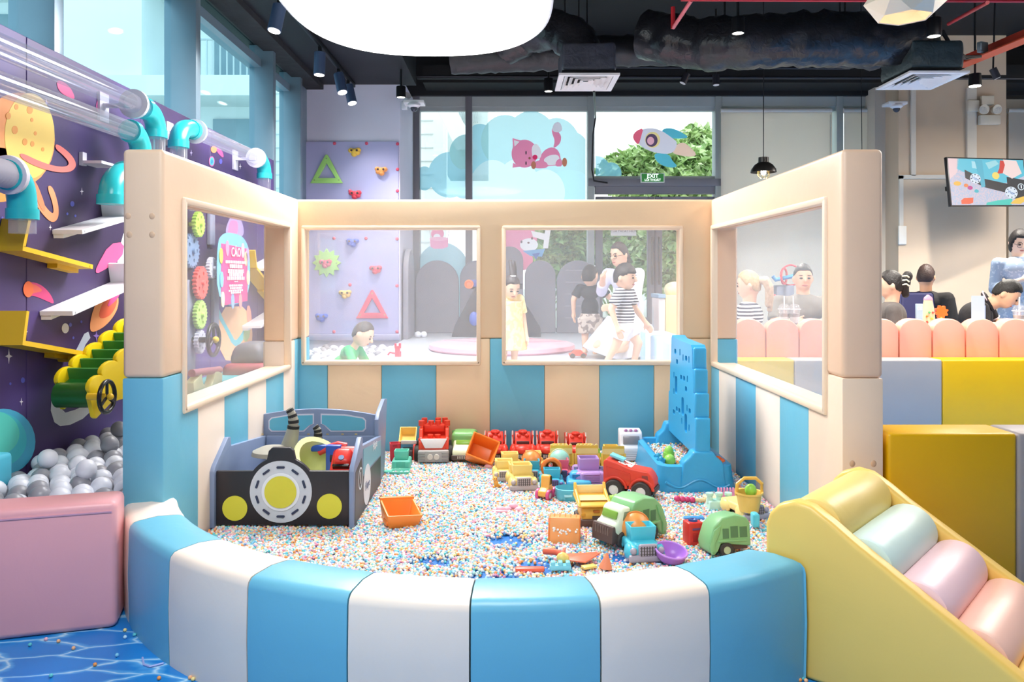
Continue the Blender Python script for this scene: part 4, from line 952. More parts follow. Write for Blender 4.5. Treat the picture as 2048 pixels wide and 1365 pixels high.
# ================================================================ BALLS IN THE PIT
bw_, bg_ = M('e4e7f0', .35, 0, 5, .02, 5), M('9a9ba3', .35, 0, 5, .03, 5)
me = {}
for nm, m in (('w', bw_), ('g', bg_)):
    b = B().sph((0, 0, 0), .0425, 20, 12); b.bm.to_mesh(me.setdefault(nm, bpy.data.meshes.new('play_ball'))); b.bm.free()
    for p in me[nm].polygons: p.use_smooth = True
    me[nm].materials.append(m)
rb = random.Random(5)
def ball(p):
    k = 'g' if rb.random() < .38 else 'w'
    o = bpy.data.objects.new('play_ball', me[k]); COL.objects.link(o); o.location = p
    tag(o, 'grey plastic ball lying in the ball pit' if k == 'g' else 'white plastic ball lying in the ball pit', 'ball', 'grey balls in the ball pit' if k == 'g' else 'white balls in the ball pit')
ny = 0; y = 3.0; row = 0
while y < 5.5:
    x = -2.22 + (.044 if row % 2 else 0)
    while x < -1.50:
        vx = CX + x * F / y
        if vx > -30 and not (y < 3.15 and x > -1.6):
            h = .29 + .02 * math.sin(x * 5 + y * 3) + rb.uniform(-.012, .02)
            if y > 4.6: h -= .0
            if vx < 262:
                if not (y > 4.75 and rb.random() < .0): ball((x + rb.uniform(-.012, .012), y + rb.uniform(-.012, .012), h))
        x += .089
    y += .078; row += 1
for x, y in ((-2.08, 3.6), (-1.8, 3.4), (-1.95, 3.9), (-1.7, 3.75), (-1.62, 4.0), (-2.1, 4.3), (-1.75, 4.2)): ball((x, y, .38))
# balls that reach the back window
y = 8.0; row = 0
while y < 9.45:
    x = -2.2 + (.045 if row % 2 else 0)
    while x < -1.30:
        if CX + x * F / y > 612: ball((x + rb.uniform(-.015, .015), y + rb.uniform(-.015, .015), .352 + rb.uniform(-.012, .015)))
        x += .095
    y += .11; row += 1
t = B().bb((-2.24, 2.96, .03), (-1.47, 5.6, .245)).o('pit_liner', M('c9ccd6', .6, 0, 5, .05, 3)); tag(t, 'pale liner under the balls of the left ball pit', 'pit liner', kind='structure')
t = B().bb((-2.24, 7.8, .03), (-1.27, 9.48, .31)).o('pit_liner', M('c9ccd6', .6, 0, 5, .05, 3)); tag(t, 'pale liner', 'pit liner', kind='structure')
# ================================================================ FAR PLAY AREA
# climbing wall on the lilac pillar
DC = 9.47
def WC(x, y): return W(x, y, DC)
cl = thing('climbing_wall', 'lilac climbing board with coloured holds and shapes on the pillar', 'climbing wall', WC(700, 668))
lil = M('a8a9d2', .6, .02, 20, .05, 1)
a, b = WC(604, 668), WC(797, 283)
B().bb((a.x, DC, a.z), (b.x, DC + .028, 1.95), .003, 1).bb((a.x, DC, 1.952), (b.x, DC + .028, b.z), .003, 1).o('board', lil, cl, True)
B().bb((a.x - .02, DC - .06, ZP), (b.x + .02, DC + .028, a.z), .015).o('kick_pad', M('9b9cbd', .5, .03, 8, .04, 2), cl, True)
for x, y in ((608, 288), (669, 287), (733, 287), (795, 288), (608, 338), (795, 339), (608, 382), (700, 382), (795, 382), (794, 478), (794, 572), (668, 477), (732, 477), (700, 570), (668, 664), (794, 664)):
    p = WC(x, y); B().sph((p.x, DC - .002, p.z), (.02, .012, .02), 12, 8).o('bolt_cap', M('d8506f', .4, 0, 5, 0, 1), cl, True)
def shape(pts, hx, name, holes=(), screws=()):
    q = [(WC(*p).x, WC(*p).z) for p in pts]; hq = [[(WC(*p).x, WC(*p).z) for p in h] for h in holes]
    s = B().prism(q, .03, Matrix.Translation((0, DC - .032, 0)), holes=hq, bev=.004, seg=2).o(name, M(hx, .5, 0, 5, .03, 4), cl, True, .5)
    for x, y in screws: p = WC(x, y); B().cyl((p.x, DC - .036, p.z), (p.x, DC - .03, p.z), .008, n=8).o('screw', M('8ea86c', .4, 0, 5, 0, 1), s, True)
def rtri(cx, y0, y1, hw, e=4):
    return smooth([(cx - e, y0 + e), (cx, y0), (cx + e, y0 + e), (cx + hw - e, y1 - e * 1.2), (cx + hw, y1), (cx + hw - e * 1.6, y1), (cx - hw + e * 1.6, y1), (cx - hw, y1), (cx - hw + e, y1 - e * 1.2)], 1)
shape(rtri(654, 309, 367, 33), 'a5dc7a', 'green_triangle', [[(654, 327), (672, 357), (637, 357)]], ((654, 318), (630, 361), (679, 361)))
shape(rtri(745, 579, 637, 33), 'd9536f', 'red_triangle', [[(745, 597), (762, 626), (729, 626)]], ((745, 587), (721, 630), (770, 630)))
sp = []
for k in range(24):
    r = 29 if k % 2 == 0 else 21; sp.append((654 + r * math.sin(k * PI / 12), 526 - r * math.cos(k * PI / 12)))
shape(sp, 'a9d873', 'green_sun', (), ((654, 503), (634, 527), (674, 527), (654, 548)))
def hold(x, y, hx, fl=1, over=0):
    p = WC(x, y); b = B(); D0 = DC - .01 - over
    for dx, dz, r in ((-.05, .015, .035), (.045, .02, .033), (0, 0, .048), (-.01, -.03, .035), (.03, -.012, .036)):
        b.sph((p.x + dx * fl * .9, D0, p.z + dz), (r, .04, r * .85), 14, 8)
    o = b.o('climbing_hold', M(hx, .45, .1, 30, .04, 8), cl, True)
    for dx in (-.035, .03): B().cyl((p.x + dx * fl, D0 - .042, p.z + .012), (p.x + dx * fl, D0 - .034, p.z + .012), .013, n=10).o('bolt_hole', M('4a3a3a', .7, 0, 5, 0, 1), o, True)
for x, y, hx, f in ((710, 304, 'e9c04d', 1), (762, 342, 'f0a35c', -1), (711, 389, 'dc4658', 1), (705, 485, '3f62c8', -1), (752, 539, 'dc4a60', 1), (691, 588, 'e8bf6a', 1), (643, 635, '3f64c8', -1)): hold(x, y, hx, f)
hold(653, 527, 'e0506c', 1, .03)

# grey arched pads
gp = M('8f8e9c', .45, .06, 6, .1, 2)
def arch(label, x0, x1, yt, D, mode='Y', zb=ZP, sl=0):
    if mode == 'Y':
        a, b_ = W(x0, 660, D).x, W(x1, 660, D).x; zt = W(0, yt, D).z; r = (b_ - a) / 2; mt = Matrix.Translation((0, D, 0))
    else:
        a, b_ = x0, x1; zt = yt; r = (b_ - a) / 2; mt = Matrix.Translation((D, 0, 0)) @ Matrix.Rotation(PI / 2, 4, 'Z')
    ol = [(a + .004, zb), (b_ - .004, zb)] + [((a + b_) / 2 + (r - .004) * math.cos(t_), zt - r + r * math.sin(t_)) for t_ in [PI * i / 18 for i in range(19)]]
    c = ((a + b_) / 2, D, zb) if mode == 'Y' else (D, (a + b_) / 2, zb)
    t = thing('arched_pad', label, 'wall pad', c, group='grey arched wall pads')
    B().prism(ol, .07, mt, bev=.015, seg=2).o('padding', gp, t, True)
    for k in range(2 + sl): B().bb((c[0] - r * .6, D - .004, zb + .2 + .16 * k), (c[0] + r * .6, D - .001, zb + .21 + .16 * k)).o('stitch_line', M('a5a4b0', .6, 0, 5, 0, 1), t, True) if sl else None
arch('leftmost grey arched pad below the balloon sticker', 831, 918, 521, 10.7)
arch('grey arched pad behind the orange hoop', 919, 990, 521, 10.7)
arch('tallest grey arched pad behind the girl with the ponytail', 991, 1047, 493, 10.7)
arch('plain narrow grey arched pad right of the girl', 1049, 1112, 521, 10.7)
arch('grey arched pad with horizontal stitching behind the boy in black', 1113, 1200, 521, 10.7, sl=3)
arch('grey arched pad on the side of the lilac pillar', 9.6, 10.25, 1.55, -1.2, 'X')
# dark hoop stand
t = thing('hoop_stand', 'black two sided play stand with an orange hoop', 'play stand', W(990, 668, 10.0))
dk = M('3a3944', .6, .05, 10, .15, 3)
for pts in (((950, 575), (956, 575), (958, 668), (903, 668), (910, 650)), ((1034, 590), (1040, 590), (1081, 655), (1082, 668), (1036, 668))):
    B().prism([(W(x, y, 10).x, W(x, y, 10).z if y < 665 else ZP) for x, y in pts], .06, Matrix.Translation((0, 10.0, 0)), bev=.008).o('side_board', dk, t, True)
p = W(938, 569, 9.95); B().torus(p, .045, .014, 20, 8).o('hoop', M('ee7a3a', .4, 0, 5, 0, 1), t, True); B().cyl(p + Vector((0, .01, 0)), p + Vector((0, .02, 0)), .045, n=18).o('hoop_back', M('f2935a', .4, 0, 5, 0, 1), t, True)
B().box(W(948, 567, 10.02), (.08, .06, .09), .01).o('blue_clip', plastic('4a5cae'), t, True); B().sph(W(948, 638, 9.98), (.06, .04, .09)).o('blue_knob', plastic('4a66c4'), t, True)
B().bb((W(940, 600, 10.06).x, 10.06, 1.05), (W(1045, 600, 10.06).x, 10.1, 1.12)).o('cross_bar', dk, t, True)

c = G(1004, 699, ZP); t = thing('round_mat', 'round pink padded mat lying on the pale play floor', 'mat', (c.x, c.y, ZP))
B().lathe([(0, 0), (.74, 0), (.76, .02), (.75, .055), (.72, .065), (0, .066)], (c.x, c.y, ZP), 48).o('padding', vinyl('f0b3c2'), t, True)
for k in range(4):
    B().tube([Vector((c.x, c.y, ZP + .066)), Vector((c.x + .72 * math.cos(k * PI / 4 + .3), c.y + .72 * math.sin(k * PI / 4 + .3), ZP + .066))], .005, 5).o('seam', vinyl('dd98ac'), t, True)
p = G(790, 714, ZP); t = thing('toy_bracket', 'small red plastic toy part standing on the pale play floor', 'toy', p)
B().bb((p.x + .0, p.y, ZP), (p.x + .045, p.y + .03, ZP + .10)).bb((p.x + .05, p.y, ZP), (p.x + .055, p.y + .03, ZP + .05)).bb((p.x - .005, p.y, ZP + .08), (p.x + .012, p.y + .03, ZP + .125)).bb((p.x + .035, p.y, ZP + .08), (p.x + .055, p.y + .03, ZP + .125)).o('block', plastic('de3b55'), t, True)
B().tube([p + Vector((0, .015, .03)), p + Vector((-.05, .015, .04)), p + Vector((-.07, .015, .015))], .009, 6).o('hook', plastic('de3b55'), t, True)
p = G(1156, 717, ZP); t = thing('toy_car', 'small red toy car on the floor in front of the boy in black', 'toy car', p)
B().prism([(-.08, .02), (.08, .02), (.085, .04), (.05, .05), (.03, .075), (-.035, .075), (-.06, .05), (-.085, .042)], .07, Matrix.Translation(p), bev=.006).o('body', plastic('d9573e'), t, True)
for x in (-.05, .05): B().cyl(p + Vector((x, -.008, .022)), p + Vector((x, .078, .022)), .024, n=14).o('wheel', M('3c3535', .6, 0, 5, 0, 1), t, True)
for dx in (0, .07):
    o = B().sph((0, 0, 0), .04).o('small_ball', bw_); o.location = G(836, 676, ZP) + Vector((dx, dx * .3, .04)); tag(o, ('left' if dx == 0 else 'right') + ' one of two white balls lying before the leftmost arched pad', 'ball', 'stray balls on the play floor')
t = thing('striped_low_wall', 'low padded wall in blue and white stripes behind the right window', 'play wall', (1.29, 6.2, ZP))
for k in range(7):
    B().bb((1.18, 5.3 + .26 * k + .001, ZP), (1.41, 5.3 + .26 * (k + 1) - .001, .722), .014, 3).o('stripe', vinyl('a3cdec' if k % 2 == 0 else 'f1ece8'), t, True)
c = W(1334, 664, 7.6); t = thing('toy_kitchen', 'pale yellow and white toy cabinet behind the striped low wall', 'toy cabinet', (c.x, 7.6, ZP))
x0, x1, x2 = W(1318, 0, 7.6).x, W(1332, 0, 7.6).x, W(1410, 0, 7.6).x; z0, z1 = ZP, W(0, 591, 7.6).z
B().bb((x1, 7.6, z0), (x2, 8.0, z1), .006).o('front_panel', paint('efe0a8'), t, True); B().bb((x0, 7.62, z0 + .1), (x1 - .002, 7.98, z1 - .03), .006).o('side_panel', paint('eeeceb'), t, True)
B().bb((x0 - .005, 7.6, z1 - .028), (x1 - .002, 8.0, z1 + .01), .004).o('top_trim', paint('8fb2cc'), t, True); B().sph(W(1348, 580, 7.8), (.1, .1, .08)).o('rounded_lid', paint('ece2b8'), t, True)
c = W(1312, 640, 7.9); t = thing('activity_board', 'narrow pale blue board with red knobs beside the toy cabinet', 'board', (c.x, 7.9, ZP))
B().bb((c.x - .028, 7.9, ZP), (c.x + .028, 7.93, W(0, 613, 7.9).z), .004).o('panel', paint('bfe0ea'), t, True)
for y in (626, 637): B().sph(W(1311, y, 7.88), (.014, .012, .014)).o('knob', plastic('c8404c'), t, True)
c = W(1295, 655, 7.45); t = thing('pink_arch_toy', 'small pink arch toy standing behind the striped low wall', 'toy', (c.x, 7.45, ZP))
B().prism([(c.x - .06, ZP), (c.x - .03, ZP)] + [(c.x + .03 * -math.cos(q), ZP + .22 + .03 * math.sin(q)) for q in [PI * i / 8 for i in range(9)]] + [(c.x + .03, ZP), (c.x + .06, ZP), (c.x + .06, ZP + .27), (c.x + .04, ZP + .31), (c.x - .04, ZP + .31), (c.x - .06, ZP + .27)], .05, Matrix.Translation((0, 7.45, 0)), bev=.004).o('arch', paint('f0d3da'), t, True)
B().torus((c.x, 7.445, ZP + .2), .04, .008, 12, 6, None, 0, PI).o('rainbow_band', paint('d9687c'), t, True)

# ================================================================ STICKERS ON THE BACK GLAZING
film = [pane_mat('cloud_film_%d' % i, tn, .72, .0, .2, lin(h)) for i, (tn, h) in enumerate((((.8, .95, .97, 1), '8ecad4'), ((.8, .95, .98, 1), '93d3ea'), ((.9, .97, .99, 1), 'c2e5f0')))]
DSK = DG - .006
stk = {}
def sticker(grp, name, pts, mat, lv, lo=0, hi=9999, label=None, cat='sticker', group=None, ylo=0, yhi=9999):
    q = [W(min(max(x, lo), hi), min(max(y, ylo), yhi), DSK) for x, y in pts]
    if grp not in stk: stk[grp] = thing(grp, label, cat, q[0], group=group)
    # drop repeated points
    u = []
    for p in q:
        if not u or (p - u[-1]).length > 1e-4: u.append(p)
    if (u[0] - u[-1]).length < 1e-4: u.pop()
    b = B().prism([(p.x, p.z) for p in u], .0006, Matrix.Translation((0, DSK - .0012 * lv, 0)))
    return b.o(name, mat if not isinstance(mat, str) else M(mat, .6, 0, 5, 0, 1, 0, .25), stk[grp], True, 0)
lab = {'a': 'blue cloud sticker on the narrow left window pane', 'b': 'huge teal cloud sticker behind the sleeping pink animal', 'c': 'small pale blue cloud sticker beside the rocket pane edge'}
from mathutils.geometry import delaunay_2d_cdt
for g, lo, hi, its in (('a', 840, 933, ((849, 357, 19, 24, 1, 3), (900, 350, 44, 46, 1, 4), (933, 305, 34, 36, 0, 5), (928, 368, 27, 30, 1, 6))),
                       ('b', 945, 1171, ((960, 300, 40, 52, 1, 3), (1010, 282, 48, 52, 0, 4), (1113, 300, 50, 64, 0, 5), (1140, 318, 44, 56, 0, 6), (1062, 310, 62, 88, 0, 7), (1060, 430, 160, 115, 0, 7.5), (1140, 385, 52, 45, 1, 8), (1090, 385, 40, 46, 2, 9), (985, 390, 50, 70, 2, 10), (1035, 390, 48, 72, 2, 11))),
                       ('c', 1191, 1420, ((1192, 340, 29, 28, 1, 3), (1222, 347, 21, 22, 1, 4)))):
    # puffs overlap: each bit of glass carries the foremost puff only
    vs, fs = [], []
    for cx, cy, rx, ry, m, lv in its:
        pp = [(min(max(x, lo), hi), min(max(y, 0), 450 if g != 'c' else 361)) for x, y in ell(cx, cy, rx, ry, 40)]; u = []
        for p in pp:
            if not u or abs(p[0] - u[-1][0]) + abs(p[1] - u[-1][1]) > .02: u.append(p)
        fs.append(list(range(len(vs), len(vs) + len(u)))); vs += [Vector(p) for p in u]
    ov, oe, of, _, _, src = delaunay_2d_cdt(vs, [], fs, 1, 1e-4)
    stk['cloud_sticker' + g] = thing('cloud_sticker', lab[g], 'sticker', W(its[0][0], its[0][1], DSK), group='cloud stickers on the window glass')
    for k, it in enumerate(its):
        b = B(); V = {}
        for f, sr_ in zip(of, src):
            if sr_ and max(sr_) == k:
                q = []
                for i in f:
                    if i not in V: p = W(ov[i].x, ov[i].y, DSK); V[i] = b.bm.verts.new((p.x, DSK, p.z))
                    q.append(V[i])
                b.bm.faces.new(q)
        if V: b.o('cloud_puff', film[it[4]], stk['cloud_sticker' + g], True, 0)
        else: b.bm.free()
sticker('hill_sticker', 'hill', ell(885, 570, 62, 85, 40), film[2], .5, 840, 933, 'pale green hill sticker low on the narrow left pane')
# sleeping pink animal
k = 'animal_sticker'; L = 'pink sleeping animal sticker on the big cloud'
pk1, pk2, wh = 'e58fb4', 'c9678f', 'e6ecf2'
sticker(k, 'tail', smooth([(1112, 295), (1122, 285), (1122, 268), (1103, 255), (1104, 268), (1110, 282), (1106, 296)], 2), pk1, 12, label=L); sticker(k, 'tail_tip', smooth([(1103, 262), (1108, 246), (1120, 244), (1126, 262), (1114, 266)], 2), 'd9dde8', 12.5)
sticker(k, 'body', smooth([(1080, 312), (1092, 298), (1108, 294), (1120, 306), (1122, 330), (1092, 334), (1078, 328)], 2), pk1, 12.5); sticker(k, 'belly', smooth([(1085, 320), (1100, 310), (1118, 310), (1120, 328), (1095, 333)], 2), wh, 13)
sticker(k, 'head', ell(1049, 308, 26, 28, 32), pk1, 14); sticker(k, 'ear', [(1026, 298), (1025, 277), (1043, 282)], pk1, 13.5); sticker(k, 'ear', [(1026, 326), (1025, 336), (1040, 334)], pk1, 13.5); sticker(k, 'inner_ear', [(1029, 294), (1028, 281), (1039, 284)], wh, 14.5)
sticker(k, 'cheek', smooth([(1062, 296), (1072, 285), (1083, 300), (1082, 318), (1066, 320)], 2), wh, 14.5)
for x, y in ((1052, 306), (1052, 327)): sticker(k, 'eye', ell(x, y, 1.6, 4, 10), '6a4a5a', 15)
sticker(k, 'nose', ell(1059, 317, 2.4, 2.6, 10), '8a5a4a', 15); sticker(k, 'mouth', ell(1070, 315, 5, 5, 14), 'd8336c', 15)
sticker(k, 'arm', smooth([(1066, 326), (1080, 320), (1095, 326), (1096, 337), (1068, 338)], 2), pk1, 15.5); sticker(k, 'paw', ell(1067, 331, 5, 8, 14), 'b87a62', 16); sticker(k, 'foot', smooth([(1112, 322), (1122, 316), (1126, 333), (1110, 334)], 1), pk1, 15); sticker(k, 'paw', ell(1129, 325, 5, 9, 14), 'b87a62', 15.5)
# rocket
k = 'rocket_sticker'; L = 'white rocket sticker with blue fins on the pane above the door'
sticker(k, 'fin', smooth([(1322, 262), (1332, 256), (1350, 258), (1375, 272), (1374, 277), (1346, 278), (1330, 272)], 2), '5cc0d4', 5, label=L); sticker(k, 'fin', smooth([(1308, 306), (1338, 308), (1344, 322), (1357, 334), (1338, 336), (1318, 328), (1310, 318)], 2), '5cc0d4', 5)
sticker(k, 'flame', smooth([(1340, 306), (1352, 290), (1366, 284), (1380, 294), (1396, 312), (1372, 314)], 2), 'f6d8c2', 4.5)
sticker(k, 'body', smooth([(1268, 268), (1290, 256), (1318, 258), (1344, 276), (1356, 286), (1346, 308), (1318, 308), (1288, 298), (1270, 282)], 2), 'dfe2ee', 6); sticker(k, 'nose_cone', smooth([(1265, 272), (1272, 262), (1287, 256), (1282, 274), (1277, 291), (1268, 282)], 1), 'ec6b86', 6.5)
sticker(k, 'porthole_ring', ell(1305, 280, 15, 16, 28), 'efdf9a', 7); sticker(k, 'porthole', ell(1303, 281, 12, 13, 28), '5a4a66', 7.5); sticker(k, 'face', ell(1301, 282, 7, 8, 20), 'f0b8c8', 8)
# balloon basket and a pink animal lower down
k = 'balloon_sticker'; L = 'pink balloon basket sticker above the leftmost arched pad'
sticker(k, 'head', ell(875, 468, 13, 12), pk1, 5, label=L); sticker(k, 'cheek', ell(874, 474, 7, 6), wh, 5.5); sticker(k, 'basket', [(860, 479), (897, 477), (896, 494), (885, 498), (868, 498), (861, 494)], 'e79ac0', 6); sticker(k, 'basket_rim', ell(878, 478, 19, 4), 'efb2d0', 6.5)
for x0, x1 in ((855, 862), (901, 895)): sticker(k, 'rope', [(x0, 440), (x0 + 1, 440), (x1 + 1, 478), (x1, 478)], 'a09aa8', 5)
k = 'large_animal_sticker'; L = 'large pink animal head sticker behind the tallest arched pad'
sticker(k, 'head', ell(1040, 478, 34, 32, 32), pk1, 4, 1005, label=L); sticker(k, 'cheek', ell(1058, 490, 18, 13), wh, 4.5); sticker(k, 'scarf', [(1045, 502), (1090, 498), (1084, 514), (1060, 512)], '6aa6d8', 5); sticker(k, 'scarf', [(1064, 508), (1080, 506), (1072, 520)], '3a62b0', 5.5); sticker(k, 'body', ell(1040, 520, 26, 22), 'ee8fb0', 3.5)
for x, y in ((1043, 484), (1064, 477)): sticker(k, 'eye', ell(x, y, 2, 3, 8), '5a3a4a', 5)
sticker(k, 'nose', ell(1057, 486, 2.5, 2, 8), '6a4a4a', 5)
k = 'white_frame_sticker'; L = 'white slanted frame sticker right of the large pink animal'
sticker(k, 'bar', [(1091, 455), (1102, 455), (1096, 497), (1086, 497)], 'eceef2', 4, label=L); sticker(k, 'bar', [(1062, 462), (1092, 468), (1092, 482), (1066, 474)], 'eceef2', 4.2)

# ================================================================ OUTSIDE
S('floor', B().bb((-40, 11.2, .1), (40, 60, .3)).bb((-40, -10, .1), (-2.75, 11.2, .3)), M('c9cdc6', .9, 0, 5, .1, .6), smooth=0)
rt = random.Random(3)
def tree(label, c, r, n, cols, trunk_r, leaf=.14, name='tree', cat='tree', base=.3):
    t = thing(name, label, cat, (c[0], c[1], base), group='trees outside the back windows')
    c = Vector(c)
    B().tube([(c.x + .1, c.y, base), (c.x, c.y + .05, (base + c.z) / 2), (c.x - .1, c.y, c.z + r[2] * .3)], [trunk_r, trunk_r * .8, trunk_r * .3], 10).o('trunk', M('8d8577', .9, .2, 20, .2, 8), t, True)
    for a in range(5):
        d = Vector((math.cos(a * 1.3), math.sin(a * 1.3), .5)); p = Vector((c.x, c.y, c.z - r[2] * .4))
        B().tube([p, p + Vector((d.x * r[0] * .6, d.y * r[1] * .6, r[2] * .7))], [trunk_r * .4, trunk_r * .12], 6).o('branch', M('8d8577', .9, .2, 20, .2, 8), t, True)
    for hx in cols:
        vs = []; fs = []
        for _ in range(n // len(cols)):
            while True:
                d = Vector((rt.uniform(-1, 1), rt.uniform(-1, 1), rt.uniform(-1, 1)))
                if d.length < 1: break
            lump = .75 + .35 * noise.noise(Vector((d.x, d.y, d.z)) * 2.2 + c)
            d = d.normalized() * (d.length ** .45) * lump
            p = c + Vector((d.x * r[0], d.y * r[1], d.z * r[2])); e = Euler((rt.uniform(-1, 1), rt.uniform(-1, 1), rt.uniform(0, 6))).to_matrix(); l = leaf * rt.uniform(.6, 1.3)
            i = len(vs)
            for q in ((-l, 0, 0), (0, -l * .5, .02), (l, 0, 0), (0, l * .5, .02)): vs.append(p + e @ Vector(q))
            fs.append((i, i + 1, i + 2, i + 3))
        m = bpy.data.meshes.new('leaves'); m.from_pydata([tuple(v) for v in vs], [], fs); m.materials.append(M(hx, .6, 0, 5, .1, 3))
        o = bpy.data.objects.new('leaves', m); COL.objects.link(o); o.parent = t; o.matrix_parent_inverse = PM[t].inverted(); o['kind'] = 'stuff'
gr = ['a9c67e', 'c6dc9a', '8fb06a', 'd8e8b4']
def at(px, py, D): return W(px, py, D)
tree('broad leafy tree behind the rocket sticker', at(1330, 355, 19), (1.9, 1.4, 1.1), 4200, gr, .14)
tree('taller pale tree at the right edge of the rocket pane', at(1415, 330, 20), (1.1, 1.1, 1.2), 2600, gr[1:], .12)
tree('dark bushy tree seen between arched pads and door', at(1120, 500, 17), (.9, .8, 1.0), 2600, ['86a866', 'a8c684', '6c8f5c'], .1)
tree('leafy tree seen through the left door leaf', at(1250, 490, 17), (1.0, .8, 1.1), 2800, gr, .1)
tree('leafy tree seen through the right door leaf', at(1350, 520, 16), (1.0, .8, 1.4), 2800, gr, .1)
for i, (px, lab) in enumerate(((1090, 'spiky low shrub left of the door'), (1230, 'spiky low shrub seen through the left door leaf'), (1355, 'spiky low shrub seen through the right door leaf'))):
    c = at(px, 600, 14.5); t = thing('shrub', lab, 'shrub', (c.x, c.y, .3), group='low shrubs outside the door')
    for k in range(26):
        a = rt.uniform(0, 6.28); l = rt.uniform(.5, .95); d = Vector((math.cos(a) * .45, math.sin(a) * .3, rt.uniform(.5, 1))).normalized() * l; p = Vector((c.x, c.y, .3)); s_ = Vector((-math.sin(a), math.cos(a), 0)) * .03
        b = B(); m_ = p + d * .55 + Vector((0, 0, .06)); e_ = p + d
        b.poly([p - s_ * .6, p + s_ * .6, m_ + s_, m_ - s_]); b.poly([m_ - s_, m_ + s_, e_]); b.o('leaf_blade', M(rt.choice(['6f9450', '8fae62', '557a44']), .5, 0, 5, .05, 3), t, True)
# apartment block across the street (seen through the side glazing)
t = thing('apartment_block', 'pale apartment block with railed balconies seen through the left windows', 'building', (-16, 24, .3))
fw = M('eef2f2', .9, .03, 2, .08, .4); fd = M('b9c4c8', .7, .03, 2, .08, .4)
B().bb((-34, 25.2, .3), (-5, 30, 18)).o('wall', fw, t, True, 0)
for i, z in enumerate((3.3, 6.6, 9.9, 13.2)):
    B().bb((-34, 23.6, z), (-5.6, 25.2, z + .6)).o('balcony_slab', M('e3e7e6', .9, .03, 2, .05, .4), t, True, 0)
    for k in range(7):
        x0 = -33 + 3.9 * k
        B().bb((x0 + .3, 25.1, z + .6), (x0 + 1.9, 25.19, z + 2.9)).o('window', M('7f98a4', .2, 0, 5, .1, 1), t, True, 0)
        if k % 3 != 2:
            rl = B().cyl((x0, 23.75, z + 1.7), (x0 + 3.2, 23.75, z + 1.7), .035, n=6).o('railing', fd, t, True)
            b = B()
            for j in range(17): b.bb((x0 + .2 * j, 23.73, z + .6), (x0 + .2 * j + .04, 23.77, z + 1.7))
            b.o('railing_bars', fd, rl, True, 0, kind='stuff')
        else: B().bb((x0 + .1, 23.7, z + .6), (x0 + 2.6, 25.2, z + 3.3)).o('facade_pier', fw, t, True, 0)
# building behind the narrow left pane
t = thing('tower_block', 'white building with a slanted stair slab behind the narrow left pane', 'building', (-2.5, 17, .3))
B().bb((-5, 16.5, .3), (-1.35, 17.5, 9)).o('wall', M('eef0ee', .9, .02, 2, .05, .5), t, True, 0)
for z in [.8 + .28 * k for k in range(16)]: B().bb((-5, 16.47, z), (-1.55, 16.5, z + .02)).o('facade_joint', M('d3d8d8', .9, 0, 2, 0, 1), t, True, 0)
a, b = at(880, 205, 15.5), at(925, 300, 15.5); d = (b - a)
B().prism([(a.x - .12, a.z), (a.x + .25, a.z), (b.x + .3, b.z), (b.x - .1, b.z)], .8, Matrix.Translation((0, 15.5, 0))).o('stair_slab', M('f2f2f0', .9, .02, 2, .05, .5), t, True, 0)
B().bb((at(895, 0, 18).x, 18, 3.5), (at(975, 0, 18).x, 19, 6.2)).o('wing', M('d9e4e4', .9, .02, 2, .05, .5), t, True, 0)
for k in range(10): B().bb((at(918 + 4 * k, 0, 17.8).x, 17.85, at(0, 245, 17.9).z), (at(918 + 4 * k, 0, 17.8).x + .02, 17.9, at(0, 222, 17.9).z)).o('railing_bar', fd, t, True, 0)
# ================================================================ BEADS IN THE PIT
def in_pit(x, y, mg=.012):
    if y > 4.925 - mg or x < XL + mg or x > XR - mg: return False
    if y >= 2.99: return True
    v = Vector((x - cwc.x, y - cwc.y, 0))
    if v.length > RI - mg: return False
    p = Vector((x, y, 0)) - O_
    if p.dot(r_) > -.006 - mg + .0 and p.dot(u_) > -.03: return False
    return True
pm = M('1d74c6', .35, .03, 8, .08, 2)
b = B(); b.bm.faces.new([b.bm.verts.new(p) for p in [(XL, 4.925, .1), (XL, 2.99, .1)] + [(cwc.x + RI * math.cos(math.radians(a)), cwc.y + RI * math.sin(math.radians(a)), .1) for a in range(-153, -54, 6)] + [(.80, 2.50, .1), (1.18, 2.95, .1), (XR, 2.99, .1), (XR, 4.925, .1)]])
S('floor', b, pm, smooth=0)
def bead_z(x, y):
    return .104 + .012 * noise.noise(Vector((x * 2.1, y * 2.1, 0))) + .018 * max(0, (y - 4.1)) + .03 * max(0, (.25 - abs(x - XR + .1)) if y > 3.2 else 0)
pts, cols = [], []; rb2 = random.Random(9)
pal = [lin(h) for h in ('f4f1ec', 'f1eee6', 'fbe3cf', 'f6b98a', 'f29a52', 'b9dff2', '7cc6e6', '5fc7cf', 'f6b9c8', 'ef9ab4', 'f5dd92', 'bfe6d8', '8fa9dd')]
pw = [10, 9, 12, 11, 8, 12, 10, 8, 10, 6, 7, 6, 5]
holes_ = [(-.05, 2.85, .16), (.12, 3.0, .12), (-.28, 3.05, .1), (.0, 3.3, .12), (-.2, 2.5, .12), (.1, 2.42, .1), (-.05, 2.35, .1), (-.6, 2.62, .13), (-.55, 2.85, .08), (.28, 2.75, .1), (.62, 2.75, .1), (.35, 2.5, .1), (-.1, 2.7, .12), (-.5, 2.45, .1), (.45, 3.1, .08)]
